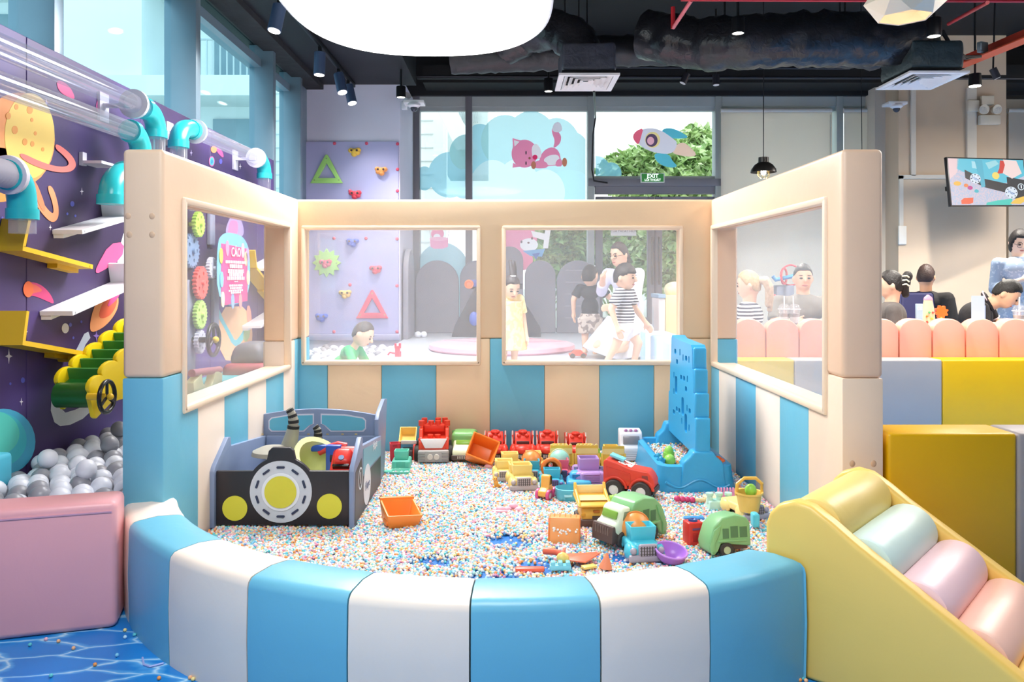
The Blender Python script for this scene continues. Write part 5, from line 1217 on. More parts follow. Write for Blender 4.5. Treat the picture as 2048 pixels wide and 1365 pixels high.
while len(pts) < 105000:
    x, y = rb2.uniform(XL, XR), rb2.uniform(2.25, 4.93)
    if not in_pit(x, y): continue
    k = 0
    for hx, hy, hr in holes_:
        d = math.hypot((x - hx) * .75, y - hy) / hr
        if d < 1: k = max(k, 1 - d)
    if k and rb2.random() < min(.93, k * 1.5 + .25 * noise.noise(Vector((x * 18, y * 18, 3)))): continue
    pts.append((x, y, bead_z(x, y) * (1 if not k else (1 - .02 * k)) + rb2.uniform(0, .012))); cols.append(rb2.choices(pal, pw)[0])
BEADS = []
def bead_object(name, pts, cols, rad, seed=1):
    me_ = bpy.data.meshes.new(name); me_.from_pydata(pts, [], [])
    at_ = me_.attributes.new('bead_color', 'FLOAT_COLOR', 'POINT'); at_.data.foreach_set('color', [v for c in cols for v in c])
    m = bpy.data.materials.new('bead_plastic'); m.use_nodes = True; n = m.node_tree; p = n.nodes['Principled BSDF']; p.inputs['Roughness'].default_value = .4
    a = n.nodes.new('ShaderNodeAttribute'); a.attribute_type = 'INSTANCER'; a.attribute_name = 'bead_color'; n.links.new(a.outputs['Color'], p.inputs['Base Color'])
    ob = bpy.data.objects.new(name, me_); COL.objects.link(ob); me_.materials.append(m)
    ob['kind'] = 'stuff'; BEADS.append((ob, m, rad)); return ob
def finish_beads(ob, m, rad):
    name = ob.name
    g = bpy.data.node_groups.new(name, 'GeometryNodeTree'); g.interface.new_socket('Geometry', in_out='INPUT', socket_type='NodeSocketGeometry'); g.interface.new_socket('Geometry', in_out='OUTPUT', socket_type='NodeSocketGeometry')
    N = g.nodes.new; L = g.links.new
    i, o = N('NodeGroupInput'), N('NodeGroupOutput'); s = N('GeometryNodeMeshIcoSphere'); s.inputs['Radius'].default_value = rad; s.inputs['Subdivisions'].default_value = 2
    sm = N('GeometryNodeSetShadeSmooth'); mt = N('GeometryNodeSetMaterial'); mt.inputs['Material'].default_value = m; ip = N('GeometryNodeInstanceOnPoints')
    L(s.outputs['Mesh'], sm.inputs[0]); L(sm.outputs[0], mt.inputs['Geometry']); L(mt.outputs[0], ip.inputs['Instance']); L(i.outputs[0], ip.inputs['Points']); L(ip.outputs[0], o.inputs[0])
    md = ob.modifiers.new('beads', 'NODES'); md.node_group = g
bd = bead_object('beads', pts, cols, .0059); tag(bd, 'pastel plastic beads filling the floor of the pit', 'beads')
sp_ = [G(x, y, .006) for x, y in ((92, 1279), (117, 1283), (147, 1297), (234, 1311), (269, 1270), (250, 1261), (102, 1352), (318, 1357), (380, 1356), (386, 1359), (60, 1290), (190, 1330), (1606, 1358), (1612, 1362), (1600, 1361), (250, 1275))]
bd = bead_object('spilled_beads', [tuple(p) for p in sp_], [rb2.choices(pal[3:11], pw[3:11])[0] for _ in sp_], .0062); tag(bd, 'few stray beads spilled on the blue water print floor', 'beads')
t = B().tube([G(285, 1316, .005), G(288, 1330, .005), G(300, 1334, .005), G(327, 1327, .005)], .003, 5).o('thread', M('a9b4e6', .5, 0, 5, 0, 1)); tag(t, 'short pale lilac thread lying on the blue floor', 'thread')

# ================================================================ TOY CAR CHEST
D0 = 3.47; DB = 4.2
def wq(px, py, D=D0): p = W(px, py, D); return (p.x, p.z)
t = thing('toy_car_chest', 'black and slate blue wooden toy chest shaped like a car', 'toy chest', W(565, 1052, D0))
slate = M('7f8fae', .4, .02, 30, .04, 6); dark = M('2a262b', .4, .02, 30, .08, 6); yel = M('d9cf3c', .45, 0, 5, .02, 6)
x0, x1 = wq(432, 0)[0], wq(698, 0)[0]; zb = .12; ztp = wq(0, 943)[1]
cxp, czp = wq(562, 984); r0 = 70 * D0 / F
ol = [(x0, zb), (x1, zb), (x1, ztp)]
a0 = math.asin((ztp - czp) / r0); tz = wq(0, 896)[1]; tw = 25 * D0 / F
ol += [(cxp + r0 * math.cos(a0 + (PI / 2 - .42 - a0) * i / 8), czp + r0 * math.sin(a0 + (PI / 2 - .42 - a0) * i / 8)) for i in range(9)]
ol += [(cxp + tw, tz - .015), (cxp + tw - .015, tz), (cxp - tw + .015, tz), (cxp - tw, tz - .015)]
ol += [(cxp - r0 * math.cos(a0 + (PI / 2 - .42 - a0) * i / 8), czp + r0 * math.sin(a0 + (PI / 2 - .42 - a0) * i / 8)) for i in range(8, -1, -1)]
ol += [(x0, ztp)]
fb = B().prism(ol, .022, Matrix.Translation((0, D0, 0)), bev=.003, seg=2).o('front_board', dark, t, True, .5)
def disc(px, py, r, hx, lv, name='disc_print', n=32, r_in=0):
    x, z = wq(px, py)
    return B().prism(circ(x, z, r, n), .003, Matrix.Translation((0, D0 - .0035 * lv, 0)), holes=[circ(x, z, r_in, n)] if r_in else ()).o(name, M(hx, .4, 0, 5, .02, 5), fb, True, .5)
k = D0 / F
disc(562, 984, 62 * k, 'c9ccd4', 1, 'round_badge', 48); disc(562, 984, 38 * k, 'e4e6ee', 2, 'badge_ring', 40); disc(562, 984, 32 * k, 'd6cc3a', 3, 'badge_centre', 40)
disc(470, 1017, 25 * k, 'd9d23a', 1, 'headlamp'); disc(659, 1013, 25 * k, 'd9d23a', 1, 'headlamp')
for i in range(10):
    a = i * 2 * PI / 10 + PI / 2; x, z = cxp + 49 * k * math.cos(a), czp + 49 * k * math.sin(a)
    B().prism(rrect(-.018, -.005, .018, .005, .0045), .003, Matrix.Translation((x, D0 - .0075, z)) @ Matrix.Rotation(-(a - PI / 2), 4, 'Y')).o('badge_dash', M('2b3450', .4, 0, 5, 0, 1), fb, True, .5)
zs1 = wq(0, 906)[1]
zr = W(0, 872, DB).z
side_ol = [(D0 - .015, zb - .01), (DB, zb - .01), (DB, zr), (D0 + .2, zs1 - .012), (D0 + .195, zs1 + .03), (D0 + .16, zs1 + .035), (D0 + .0, ztp + .02), (D0 - .015, ztp)]
YZ = lambda X: Matrix(((0, 1, 0, X), (1, 0, 0, 0), (0, 0, 1, 0), (0, 0, 0, 1)))
sl = B().prism(side_ol, .022, YZ(x0 - .024), bev=.004, seg=2).o('side_board', slate, t, True, .5)
sr = B().prism(side_ol, .022, YZ(x1 + .002), bev=.004, seg=2).o('side_board', slate, t, True, .5)
X = x1 + .0255
pr2 = B().prism([(D0 + .0, zb), (DB - .02, zb), (DB - .02, zb + .14), (D0 + .2, zb + .16), (D0 + .16, ztp + .02), (D0 + .02, ztp - .01)], .001, YZ(X - .001)).o('side_print', dark, sr, True, 0)
B().prism([(D0 + .2, zb + .17), (DB - .02, zb + .15), (DB - .02, zr - .02), (D0 + .21, zs1 - .03)], .001, YZ(X - .001)).o('side_print', M('7ab4c9', .4, 0, 5, .02, 5), sr, True, 0)
for dy, dz, r in ((.13, .17, .05), (.30, .10, .095)):
    B().prism(circ(D0 + dy, zb + dz, r, 28), .001, YZ(X + .0004), holes=[circ(D0 + dy, zb + dz, r * .86, 28)] if r < .06 else ()).o('round_print', M('dfe3ea', .4, 0, 5, 0, 1), sr, True, 0)
text_part('lettering', '1', .07, M('dfe3ea', .4, 0, 5, 0, 1), sr, FACE_X((X + .0015, D0 + .13, zb + .17)), .0004, .002)
text_part('lettering', 'Hape', .055, M('6a7698', .4, 0, 5, 0, 1), sr, FACE_X((X + .003, D0 + .30, zb + .10)), .0004)
text_part('lettering', 'Hape', .06, M('eef2f6', .4, 0, 5, 0, 1), sr, FACE_X((X + .0015, D0 + .52, zb + .24)), .0004)
B().bb((x0, DB - .012, zb), (x1, DB + .012, zr), .003).bb((x0, D0 + .02, zb), (x1, DB, zb + .015)).o('back_board', slate, t, True, .5)
# windscreen board and wings
DW = DB + .03; wx0, wx1 = W(520, 0, DW).x, W(752, 0, DW).x; z0_ = W(0, 880, DW).z; mid = (wx0 + wx1) / 2
top = [(wx1 + (wx0 - wx1) * i / 16, W(0, 830, DW).z + .032 * (1 - ((i - 8) / 8) ** 2)) for i in range(17)]
ws = B().prism([(wx0, zb), (wx1, zb)] + top, .022, Matrix.Translation((0, DW - .012, 0)), bev=.003, seg=2).o('windscreen_board', slate, t, True, .5)
def wpane(s):
    f = lambda px: mid + s * (px - 636.5) * DW / F
    zz = lambda py: W(0, py, DW).z
    return [(f(645), zz(829)), (f(645), zz(847)), (f(652), zz(850)), (f(664), zz(861)), (f(727), zz(861)), (f(732), zz(856)), (f(732), zz(841)), (f(727), zz(836)), (f(690), zz(830))]
for s in (1, -1):
    q = wpane(s); cx_ = sum(p[0] for p in q) / 9; cz_ = sum(p[1] for p in q) / 9
    if s < 0: q = q[::-1]
    B().prism([(cx_ + (x - cx_) * 1.04, cz_ + (z - cz_) * 1.13) for x, z in q], .003, Matrix.Translation((0, DW - .0155, 0))).o('window_outline', M('d5d3e2', .4, 0, 5, 0, 1), ws, True, 0)
    B().prism([(cx_ + (x - cx_) * .985, cz_ + (z - cz_) * .95) for x, z in q], .003, Matrix.Translation((0, DW - .0185, 0))).o('window_print', M('62b4cc', .3, 0, 5, .03, 5), ws, True, 0)
wing = [(DW - .06, zb), (DW + .14, zb), (DW + .24, W(0, 800, DW + .2).z), (DW + .16, W(0, 798, DW + .16).z), (DW - .02, W(0, 826, DW - .02).z), (DW - .06, W(0, 840, DW - .06).z)]
B().prism(wing, .022, YZ(wx1 + .001), bev=.004, seg=2).o('wing_board', slate, t, True, .5)
B().prism(wing, .022, YZ(wx0 - .024), bev=.004, seg=2).o('wing_board', slate, t, True, .5)
for i, px in enumerate((524, 617, 655, 685, 712)): B().box(W(px, 869, DB - .016), (.012 if i else .016, .006, .006)).o('hinge', M('d9c08a', .3, 0, 5, 0, 1, .8), t, True)
# ------------- what lies in the chest
zc = zb + .03
def tail(label, pts, rads):
    t = thing('striped_tail_toy', label, 'plush toy', (pts[0].x, pts[0].y, zc))
    n = len(pts); gm_ = M('9d998c', .5, .1, 40, .1, 10)
    b = B().tube(pts, rads, 14); b.o('tail', gm_, t, True)
    L_ = [0]
    for i in range(1, n): L_.append(L_[-1] + (pts[i] - pts[i - 1]).length)
    for s in (.95, .85, .75, .65):
        d = s * L_[-1]
        for i in range(1, n):
            if L_[i] >= d:
                f = (d - L_[i - 1]) / (L_[i] - L_[i - 1]); p = pts[i - 1].lerp(pts[i], f); e = (pts[i] - pts[i - 1]).normalized(); r = rads[i - 1] * (1 - f) + rads[i] * f
                B().cyl(p - e * .007, p + e * .007, r * 1.05, n=14).o('black_band', M('19181c', .6, 0, 5, 0, 1), t, True); break
def bez(a, b, c, d, n=16): return [a * (1 - t) ** 3 + b * 3 * t * (1 - t) ** 2 + c * 3 * t * t * (1 - t) + d * t ** 3 for t in [i / n for i in range(n + 1)]]
def rads(n, a, b): return [a + (b - a) * i / n for i in range(n + 1)]
Dk = 3.78
tail('long grey toy tail with black bands rising from the car chest', bez(W(568, 925, Dk), W(578, 885, Dk), W(600, 845, Dk), W(577, 818, Dk)), rads(16, .045, .016))
tail('short grey toy tail with black bands in the middle of the car chest', bez(W(628, 925, Dk + .1), W(628, 890, Dk + .1), W(645, 868, Dk + .1), W(630, 853, Dk + .1)), rads(16, .03, .015))
c = W(545, 905, 3.72); t = thing('grey_disc_toy', 'grey curved toy lid under the long striped tail', 'toy', c); B().lathe([(0, .03), (.05, .026), (.09, .008), (.095, -.01), (.088, -.012), (.05, .01), (0, .015)], c, 28).o('lid', M('a09c90', .5, 0, 5, .03, 5), t, True); B().cyl(c - Vector((0, 0, .25)), c, .03, n=12).o('stem', M('c8c4bc', .5, 0, 5, .03, 5), t, True)
c = W(632, 925, 3.66); t = thing('lime_scoop', 'large pale lime plastic tub tilted in the car chest', 'tub', c)
Mb = Matrix.Translation(c + Vector((-.02, .0, -.06))) @ Euler((.35, .72, .0)).to_matrix().to_4x4()
B().lathe([(0, -.11), (.075, -.11), (.085, -.10), (.125, .075), (.145, .085), (.145, .098), (.12, .095), (.078, -.09), (0, -.095)], n=36, m=Mb).o('tub', plastic('dde3a4'), t, True)
B().lathe([(.128, .02), (.136, .02), (.138, .05), (.13, .05)], n=36, m=Mb).o('rim_band', plastic('d3da98'), t, True)
c = W(682, 912, 3.62); t = thing('red_toy_car', 'red toy car with black windscreen standing in the car chest', 'toy car', c)
Mc = Matrix.Translation(c + Vector((.005, .02, -.05))) @ Euler((.7, 0, 0)).to_matrix().to_4x4()
B(Mc).box((0, 0, 0), (.11, .2, .05), .018, 3).box((0, .02, .035), (.09, .1, .045), .018, 3, taper=.8).o('body', plastic('e0352b'), t, True); B(Mc).box((0, -.032, .036), (.075, .012, .026), .003).o('windscreen', M('1a1518', .2, 0, 5, 0, 1), t, True); B(Mc).box((0, -.075, .026), (.07, .02, .006), .002).o('stripe', plastic('f0c14a'), t, True)
for x in (-.058, .058):
    for y in (-.06, .06): B(Mc).cyl((x - .01, y, -.02), (x + .01, y, -.02), .026, n=14).o('wheel', M('26242a', .6, 0, 5, 0, 1), t, True)
B(Mc).cyl((0, .0, .057), (0, .0, .062), .013, n=14).o('roof_dot', M('7d93b8', .4, 0, 5, 0, 1), t, True)
c = W(668, 920, 3.7); t = thing('blue_toy_block', 'blue plastic bracket toy beside the red car in the chest', 'toy', c - Vector((0, 0, .05)))
B().box(c, (.07, .04, .14), .006).box(c + Vector((-.06, .02, .05)), (.1, .03, .03), .006).o('bracket', plastic('2b55b8'), t, True)
c = W(655, 897, 3.72); t = thing('red_toy_wand', 'red plastic handle lying over the blue bracket in the chest', 'toy', c); B().tube([c + Vector((-.04, 0, -.02)), c, c + Vector((.05, 0, .015)), c + Vector((.09, 0, .01))], [.016, .018, .018, .015], 10).o('handle', plastic('d63a3a'), t, True)
# ================================================================ TOY VEHICLES ON THE BEADS
def put(name, label, cat, px, py, wpx, L=0, rz=0, group=None, zoff=0, s=None, rot=None):
    """stands a toy with its near bottom edge at picture point px, py on the bead surface; width 1 = wpx pixels"""
    z = bead_z(*G(px, py, .115).xy) + .002 + zoff
    c = G(px, py, z); k = s or wpx * c.y / F
    c = c + Vector((0, L / 2 * k, 0)); return thing(name, label, cat, c, rz, k, group, rot)
TYRE = M('33302f', .6, 0, 5, .05, 5)
def wheels(t, xs, ys, r, wd, tyre=TYRE, hub=None, off=0):
    for x in xs:
        for y in ys:
            sg = 1 if x > 0 else -1
            w_ = B().lathe([(r * .5, -wd / 2), (r * .9, -wd / 2), (r, -wd * .3), (r, wd * .3), (r * .9, wd / 2), (r * .5, wd / 2)], n=22, m=Matrix.Translation((x, y, r + off)) @ Matrix.Rotation(PI / 2, 4, 'Y')).o('wheel', tyre, t)
            B().cyl((x - wd * .42, y, r + off), (x + wd * .42, y, r + off), r * .55, n=16).o('hub', hub or M('c9c6c6', .4, 0, 5, 0, 1), w_)
def pickup(t, cb, cg, cab=True, bed=True, L=1.5, inner=None):
    p = plastic(cb); g = plastic(cg); y0 = -L / 2
    B().box((0, y0 + L * .5, .34), (.84, L * .96, .26), .07, 3).box((0, y0 + .30, .42), (.66, .5, .22), .09, 3).o('body', p, t)
    for x in (-.41, .41):
        for y in (y0 + .3, y0 + L - .32): B().sph((x, y, .26), (.12, .27, .22), 14, 8).o('fender', p, t)
    b = B().box((0, y0 + .02, .17), (1.0, .16, .2), .06, 3).o('bumper', g, t)
    gp_ = B().box((0, y0 + .0, .38), (.5, .12, .34), .06, 3).o('grille', g, t)
    q = B()
    for k in range(6): q.box((-.185 + .074 * k, y0 - .058, .38), (.026, .02, .24))
    for k in range(3): q.box((0, y0 - .056, .30 + .08 * k), (.44, .018, .012))
    q.o('grille_bars', M('4d4744', .7, 0, 5, 0, 1), gp_, kind='stuff')
    for x in (-.37, .37): B().sph((x, y0 + .04, .36), (.09, .09, .09), 14, 8).o('headlamp', g, t)
    if cab: B().openbox((0, y0 + .62, .42), (.62, .46, .46), .04, 1.14, bev=.012).o('open_cab', p, t)
    if bed: B().openbox((0, y0 + 1.18, .44), (.72, .5, .34), .05, 1.1, bev=.012).o('open_bed', p, t)
    wheels(t, (-.42, .42), (y0 + .3, y0 + L - .32), .17, .15, g, g)
def drum(t, hx, hx2=None, y=.42, r=.43, z=.74, tilt=.5):
    d = B().sph((0, y, z), (r, r * 1.12, r), 28, 18, rot=Euler((tilt, 0, 0)).to_matrix()).o('mixer_drum', plastic(hx), t)
    B().torus((0, y - .05, z + .02), r * .985, .022, 36, 6, Matrix.Translation((0, 0, 0))).o('drum_rib', plastic(hx2 or hx), d)
def fire(t):
    r = plastic('e2402f'); L = 1.5; y0 = -.75; dk_ = M('4a2a2a', .4, 0, 5, 0, 1); wh_ = M('f3ece8', .3, 0, 5, 0, 1)
    B().box((0, .1, .42), (.72, 1.3, .4), .1, 3).o('body', r, t)
    for x in (-.38, .38): B().sph((x, y0 + .34, .36), (.15, .34, .3), 18, 10).o('fender', r, t)
    B().sph((0, y0 + .32, .44), (.34, .32, .2), 20, 12).o('bonnet', r, t)
    B().box((0, y0 + .16, .22), (.6, .2, .2), .04).o('grille', M('3a302f', .5, 0, 5, 0, 1), t)
    q = B()
    for k in range(5): q.box((-.16 + .08 * k, y0 + .05, .22), (.03, .02, .13))
    q.o('grille_bars', wh_, t, kind='stuff')
    cb = B().prism([(-.3, .5), (.35, .5), (.35, 1.02), (.1, 1.04), (-.12, .86), (-.22, .72)], .64, Matrix.Translation((-.32, 0, 0)) @ YZ(0), bev=.05, seg=3).o('cab', r, t)
    B().box((0, -.24, .66), (.5, .1, .13), .02, 2).o('windscreen', dk_, cb)
    B().torus((0, .1, 1.06), .13, .055, 24, 8, Matrix.Translation((0, .1, 1.05)) @ Matrix.Rotation(PI / 2, 4, 'X') @ Matrix.Translation((0, -.1, -1.06))).o('roof_ring', r, cb)
    for x in (-.16, .16): B().sph((x, -.06, .92), (.09, .1, .08), 14, 8).o('roof_lamp', r, cb)
    for x in (-.4, .4):
        B().box((x, .3, .72), (.08, .9, .5), .03).o('side_locker', r, t); B().tube([(x * 1.05, -.18, .55), (x * 1.05, -.13, .8), (x * 1.02, -.1, 1.12)], .026, 8).o('white_rail', wh_, t)
    wheels(t, (-.42, .42), (y0 + .36, .45), .2, .16)
def loader(t, teeth=True):
    a = plastic('ecc04a'); b_ = plastic('f3d98a'); y0 = -.5
    B().box((0, .35, .34), (.72, .95, .42), .08, 3).o('body', a, t); B().openbox((0, .5, .5), (.55, .5, .4), .05, 1.05, bev=.01).o('open_cab', a, t)
    pr_ = [(-.02, .28), (.14, .22), (.24, .3), (.28, .5), (.26, .75), (.18, 1.04), (.12, 1.05), (.17, .76), (.18, .52), (.14, .36), (.08, .33), (.0, .34)]
    k = B().prism([(y - .45, z) for y, z in pr_], .84, Matrix.Translation((-.42, 0, 0)) @ YZ(0), bev=.012).o('bucket', a, t)
    B().box((0, -.26, .86), (.86, .1, .32), .04, 3).o('bucket_front', b_, k)
    if teeth:
        for i in range(6): B().cyl((-.36 + .144 * i, -.31, 1.03), (-.36 + .144 * i, -.21, 1.03), .06, n=12).o('tooth', b_, k)
    for x in (-.44, .44): B().prism([(-.4, .2), (-.22, .2), (-.16, .5), (-.2, .72), (-.32, .76), (-.36, .5)], .09, Matrix.Translation((x - .045, 0, 0)) @ YZ(0), bev=.02).o('lift_arm', a, t)
    wheels(t, (-.38, .38), (.05, .65), .2, .16, plastic('c8a24a'))
# ---- back row
G4 = 'red toy fire engines along the back panel'
for px, lab in ((990, 'leftmost red toy fire engine of the back row'), (1046, 'second red toy fire engine of the back row'), (1096, 'third red toy fire engine of the back row half behind a yellow loader'), (1154, 'rightmost red toy fire engine of the back row behind the second yellow loader')):
    t = put('toy_fire_engine', lab, 'toy truck', px, 924, 51 if px < 1120 else 48, 1.2, 0, G4)
    fire(t)
for px, w_, lab, te in ((1123, 47, 'yellow toy loader with scalloped bucket behind the mint mixer drum', True), (1175, 47, 'yellow toy loader with scalloped bucket behind the purple truck', True), (1228, 46, 'yellow toy loader with a straight bucket in front of the white ambulance', False)):
    t = put('toy_loader', lab, 'toy truck', px, 948, w_, 1.0, 0, 'yellow toy loaders'); t.scale = [v * 1.12 for v in t.scale]; loader(t, te)
# white ambulance
t = put('toy_ambulance', 'white toy ambulance with purple roof lamps next to the blue sand table', 'toy truck', 1265, 928, 50, 1.2, -.05)
wt = plastic('eceaf0')
c_ = B().prism([(-.6, .1), (.6, .1), (.6, 1.15), (.5, 1.24), (-.2, 1.24), (-.34, 1.16), (-.45, .72), (-.6, .62)], .9, Matrix.Translation((-.45, 0, 0)) @ YZ(0), bev=.07, seg=3).o('body', wt, t)
B().box((0, -.425, .9), (.66, .06, .34), .03, 2, 0, Matrix.Translation((0, -.42, .9)) @ Euler((-.22, 0, 0)).to_matrix().to_4x4() @ Matrix.Translation((0, .42, -.9))).o('windscreen', M('8f8d94', .2, 0, 5, .03, 5), c_)
B().box((0, -.15, 1.25), (.6, .2, .08), .03, 3).o('lamp_bar', wt, t)
for x in (-.2, 0, .2): B().sph((x, -.2, 1.25), (.09, .08, .06), 12, 8).o('purple_lamp', M('b56fa0', .3, 0, 5, 0, 1), t)
for k in range(4): B().box((0, -.605, .2 + .09 * k), (.5, .02, .02)).o('grille_line', M('b9b8c0', .5, 0, 5, 0, 1), t)
for x in (-.34, .34): B().cyl((x, -.62, .45), (x, -.58, .45), .07, n=14).o('headlamp', M('d5d6dd', .2, 0, 5, 0, 1), t)
wheels(t, (-.42, .42), (-.3, .35), .17, .14)
# big red block truck
t = put('block_truck', 'large red toy truck with studs, open cab and grey bumper', 'toy truck', 864, 931, 72, 1.3, .06)
rd = plastic('e4452c'); gy = plastic('a7a5a2')
B().box((0, -.55, .24), (.86, .26, .32), .04, 2).o('bumper', gy, t)
for x in (-.33, .33):
    for k in range(3): B().box((x, -.69, .15 + .09 * k), (.2, .03, .04), .008).o('bumper_slot', M('8c8a88', .5, 0, 5, 0, 1), t)
for x in (-.09, .09): B().cyl((x, -.74, .24), (x, -.62, .24), .075, n=16).o('winch_drum', M('cfcac0', .4, 0, 5, 0, 1), t)
B().box((0, .1, .42), (.8, 1.1, .34), .06, 3).o('chassis', M('8f8d8b', .5, 0, 5, 0, 1), t)
B().prism([(-.5, .4), (.62, .4), (.62, .98), (.45, 1.0), (.35, .9), (-.1, .9), (-.2, .68), (-.46, .62)], .1, Matrix.Translation((-.42, 0, 0)) @ YZ(0), bev=.02).o('cab_side', rd, t)
B().prism([(-.5, .4), (.62, .4), (.62, .98), (.45, 1.0), (.35, .9), (-.1, .9), (-.2, .68), (-.46, .62)], .1, Matrix.Translation((.32, 0, 0)) @ YZ(0), bev=.02).o('cab_side', rd, t)
B().box((0, .0, .56), (.7, .8, .12), .02).box((0, .5, .72), (.8, .12, .5), .03).o('cab_floor', rd, t)
B().prism([(-.38, .72), (-.24, .46), (.24, .46), (.38, .72)], .05, Matrix.Translation((0, -.65, 0)) @ Euler((-.25, 0, 0)).to_matrix().to_4x4(), bev=.015).o('white_panel', M('ece7e6', .4, 0, 5, .03, 9), t)
B().prism([(-.45, .74), (-.3, .40), (.3, .40), (.45, .74)], .05, Matrix.Translation((0, -.61, -.01)) @ Euler((-.25, 0, 0)).to_matrix().to_4x4(), bev=.015).o('front_frame', rd, t)
for x, y, z in ((-.1, -.15, .66), (.1, -.15, .66), (-.1, .35, .97), (.1, .35, .97), (-.37, .2, 1.0), (.37, .2, 1.0), (.1, .52, 1.02), (.3, .52, 1.02), (-.3, .52, 1.02)): B().cyl((x, y, z - .06), (x, y, z + .09), .085, n=18).o('stud', rd, t)
B().box((0, .3, .85), (.6, .06, .2), .02).o('back_rest', rd, t)
wheels(t, (-.44, .44), (-.3, .4), .24, .2, M('26231f', .6, 0, 5, 0, 1))
# red truck with a yellow tipper left of it
t = put('tipper_truck', 'small red toy truck with a yellow tipper bed at the left of the back row', 'toy truck', 812, 926, 34, 1.3, 0)
B().box((0, .1, .4), (.7, 1.2, .5), .06).o('body', M('4a3f3d', .5, 0, 5, 0, 1), t)
for x in (-.45, .45): B().prism([(-.6, .1), (.1, .1), (.1, 1.0), (-.45, 1.0), (-.6, .6)], .12, Matrix.Translation((x - .06, 0, 0)) @ YZ(0), bev=.03).o('side_frame', plastic('df4030'), t)
B().openbox((0, .45, 1.15), (.9, .9, .55), .06, 1.15, Matrix.Translation((0, 0, 0)) @ Matrix.Translation((0, .45, 1.15)) @ Euler((.5, 0, 0)).to_matrix().to_4x4() @ Matrix.Translation((0, -.45, -1.15)), .5, .015).o('tipper_bed', plastic('efc35a'), t)
B().box((.1, -.16, 1.1), (.95, .12, .22), .04).o('tipper_lip', plastic('d8cfc8'), t)
wheels(t, (-.4, .4), (-.3, .4), .2, .16)
t = put('red_toy_bin', 'dark red toy bin leaning between chest and tipper truck', 'toy', 788, 926, 20, 1.0, .2); B().openbox((0, 0, 0), (.9, 1.0, 1.9), .08, 1.1, bev=.02).o('bin', plastic('c32b3a'), t); B().box((0, -.52, 1.7), (.5, .08, .2), .03).o('handle', plastic('a82432'), t)
# green van
t = put('toy_van', 'green toy van with a cream cab beside the big red truck', 'toy truck', 926, 929, 53, 1.4, -.04)
gn = plastic('7cb86c'); cr_ = plastic('e6ecc6')
B().box((0, .3, .68), (.96, 1.0, .82), .17, 4).o('cargo_box', gn, t); B().box((0, .3, .685), (.98, .02, .8), .01).o('seam', plastic('6ca85e'), t)
cb = B().prism([(-.7, .15), (.0, .15), (.0, .92), (-.12, .94), (-.3, .62), (-.6, .56), (-.7, .45)], .78, Matrix.Translation((-.39, 0, 0)) @ YZ(0), bev=.08, seg=3).o('cab', cr_, t)
B().box((0, -.25, .74), (.56, .05, .17), .02, 2, 0, Matrix.Translation((0, -.25, .74)) @ Euler((-.5, 0, 0)).to_matrix().to_4x4() @ Matrix.Translation((0, .25, -.74))).o('windscreen', M('86b53e', .3, 0, 5, .03, 5), cb)
gb = B().box((0, -.7, .24), (.84, .12, .2), .05, 3).o('grille', M('4f4038', .5, 0, 5, 0, 1), t)
for k in range(5): B().box((-.16 + .08 * k, -.765, .26), (.025, .02, .09)).o('grille_bar', M('e5e3d4', .5, 0, 5, 0, 1), gb)
wheels(t, (-.43, .43), (-.42, .5), .2, .16)
# teal mini pickup and teal bin in front
t = put('teal_pickup', 'teal toy pickup half buried in beads left of the big red truck', 'toy truck', 800, 944, 38, 1.3, .03)
tl = plastic('62c6ac')
B().box((0, .1, .3), (.98, 1.2, .46), .1, 3).o('body', tl, t); B().openbox((0, .05, .5), (.68, .6, .5), .05, 1.12, bev=.015).o('open_cab', tl, t); B().box((0, -.48, .34), (.5, .06, .28), .03).o('grille', plastic('55b49c'), t)
wheels(t, (-.43, .43), (-.25, .5), .16, .14, tl, tl)
t = put('teal_tray', 'teal plastic tray full of beads in front of the teal pickup', 'toy', 799, 957, 37, .7, 0, zoff=-.01)
B().openbox((0, 0, 0), (.9, .7, .35), .05, 1.15, bev=.02).o('tray', tl, t); B().box((-.75, .1, .25), (.6, .4, .1), .03).o('handle', tl, t)
# orange bin tipped on its side
c = G(962, 936, .13); t = thing('orange_bin', 'large orange toy bin tipped on its side in the back row', 'toy bin', c)
B(Matrix.Translation(c + Vector((.0, .09, .075)))).openbox((0, 0, -.075), (.135, .12, .13), .008, 1.22, Matrix.Rotation(.38, 4, 'Y') @ Matrix.Rotation(1.0, 4, 'X'), bev=.004).o('bin', plastic('f0832c'), t, True)
c = G(978, 938, .115); o = B().sph(c + Vector((0, 0, .012)), (.026, .02, .022)).o('pink_toy_egg', plastic('f2aeb2')); tag(o, 'small pink rounded toy in front of the orange bin', 'toy')
c = G(992, 975, .112); t = thing('animal_figure', 'tiny orange yellow animal figure in front of the yellow pickups', 'toy figure', c)
B().sph(c + Vector((0, 0, .02)), (.012, .012, .02), 12, 8).sph(c + Vector((-.004, -.004, .045)), (.011, .012, .011), 12, 8).sph(c + Vector((-.014, -.008, .043)), (.006, .006, .005), 8, 6).tube([c + Vector((.008, 0, .012)), c + Vector((.022, 0, .006)), c + Vector((.03, 0, .001))], [.008, .006, .003], 8).sph(c + Vector((-.01, -.006, .004)), (.008, .01, .006), 8, 6).sph(c + Vector((.006, -.006, .004)), (.008, .01, .006), 8, 6).o('body', plastic('eaa848'), t, True)
for dx in (-.009, .002): B().sph(c + Vector((dx, -.014, .048)), .002, 6, 5).o('eye', M('3a2a1a', .4, 0, 5, 0, 1), t, True)
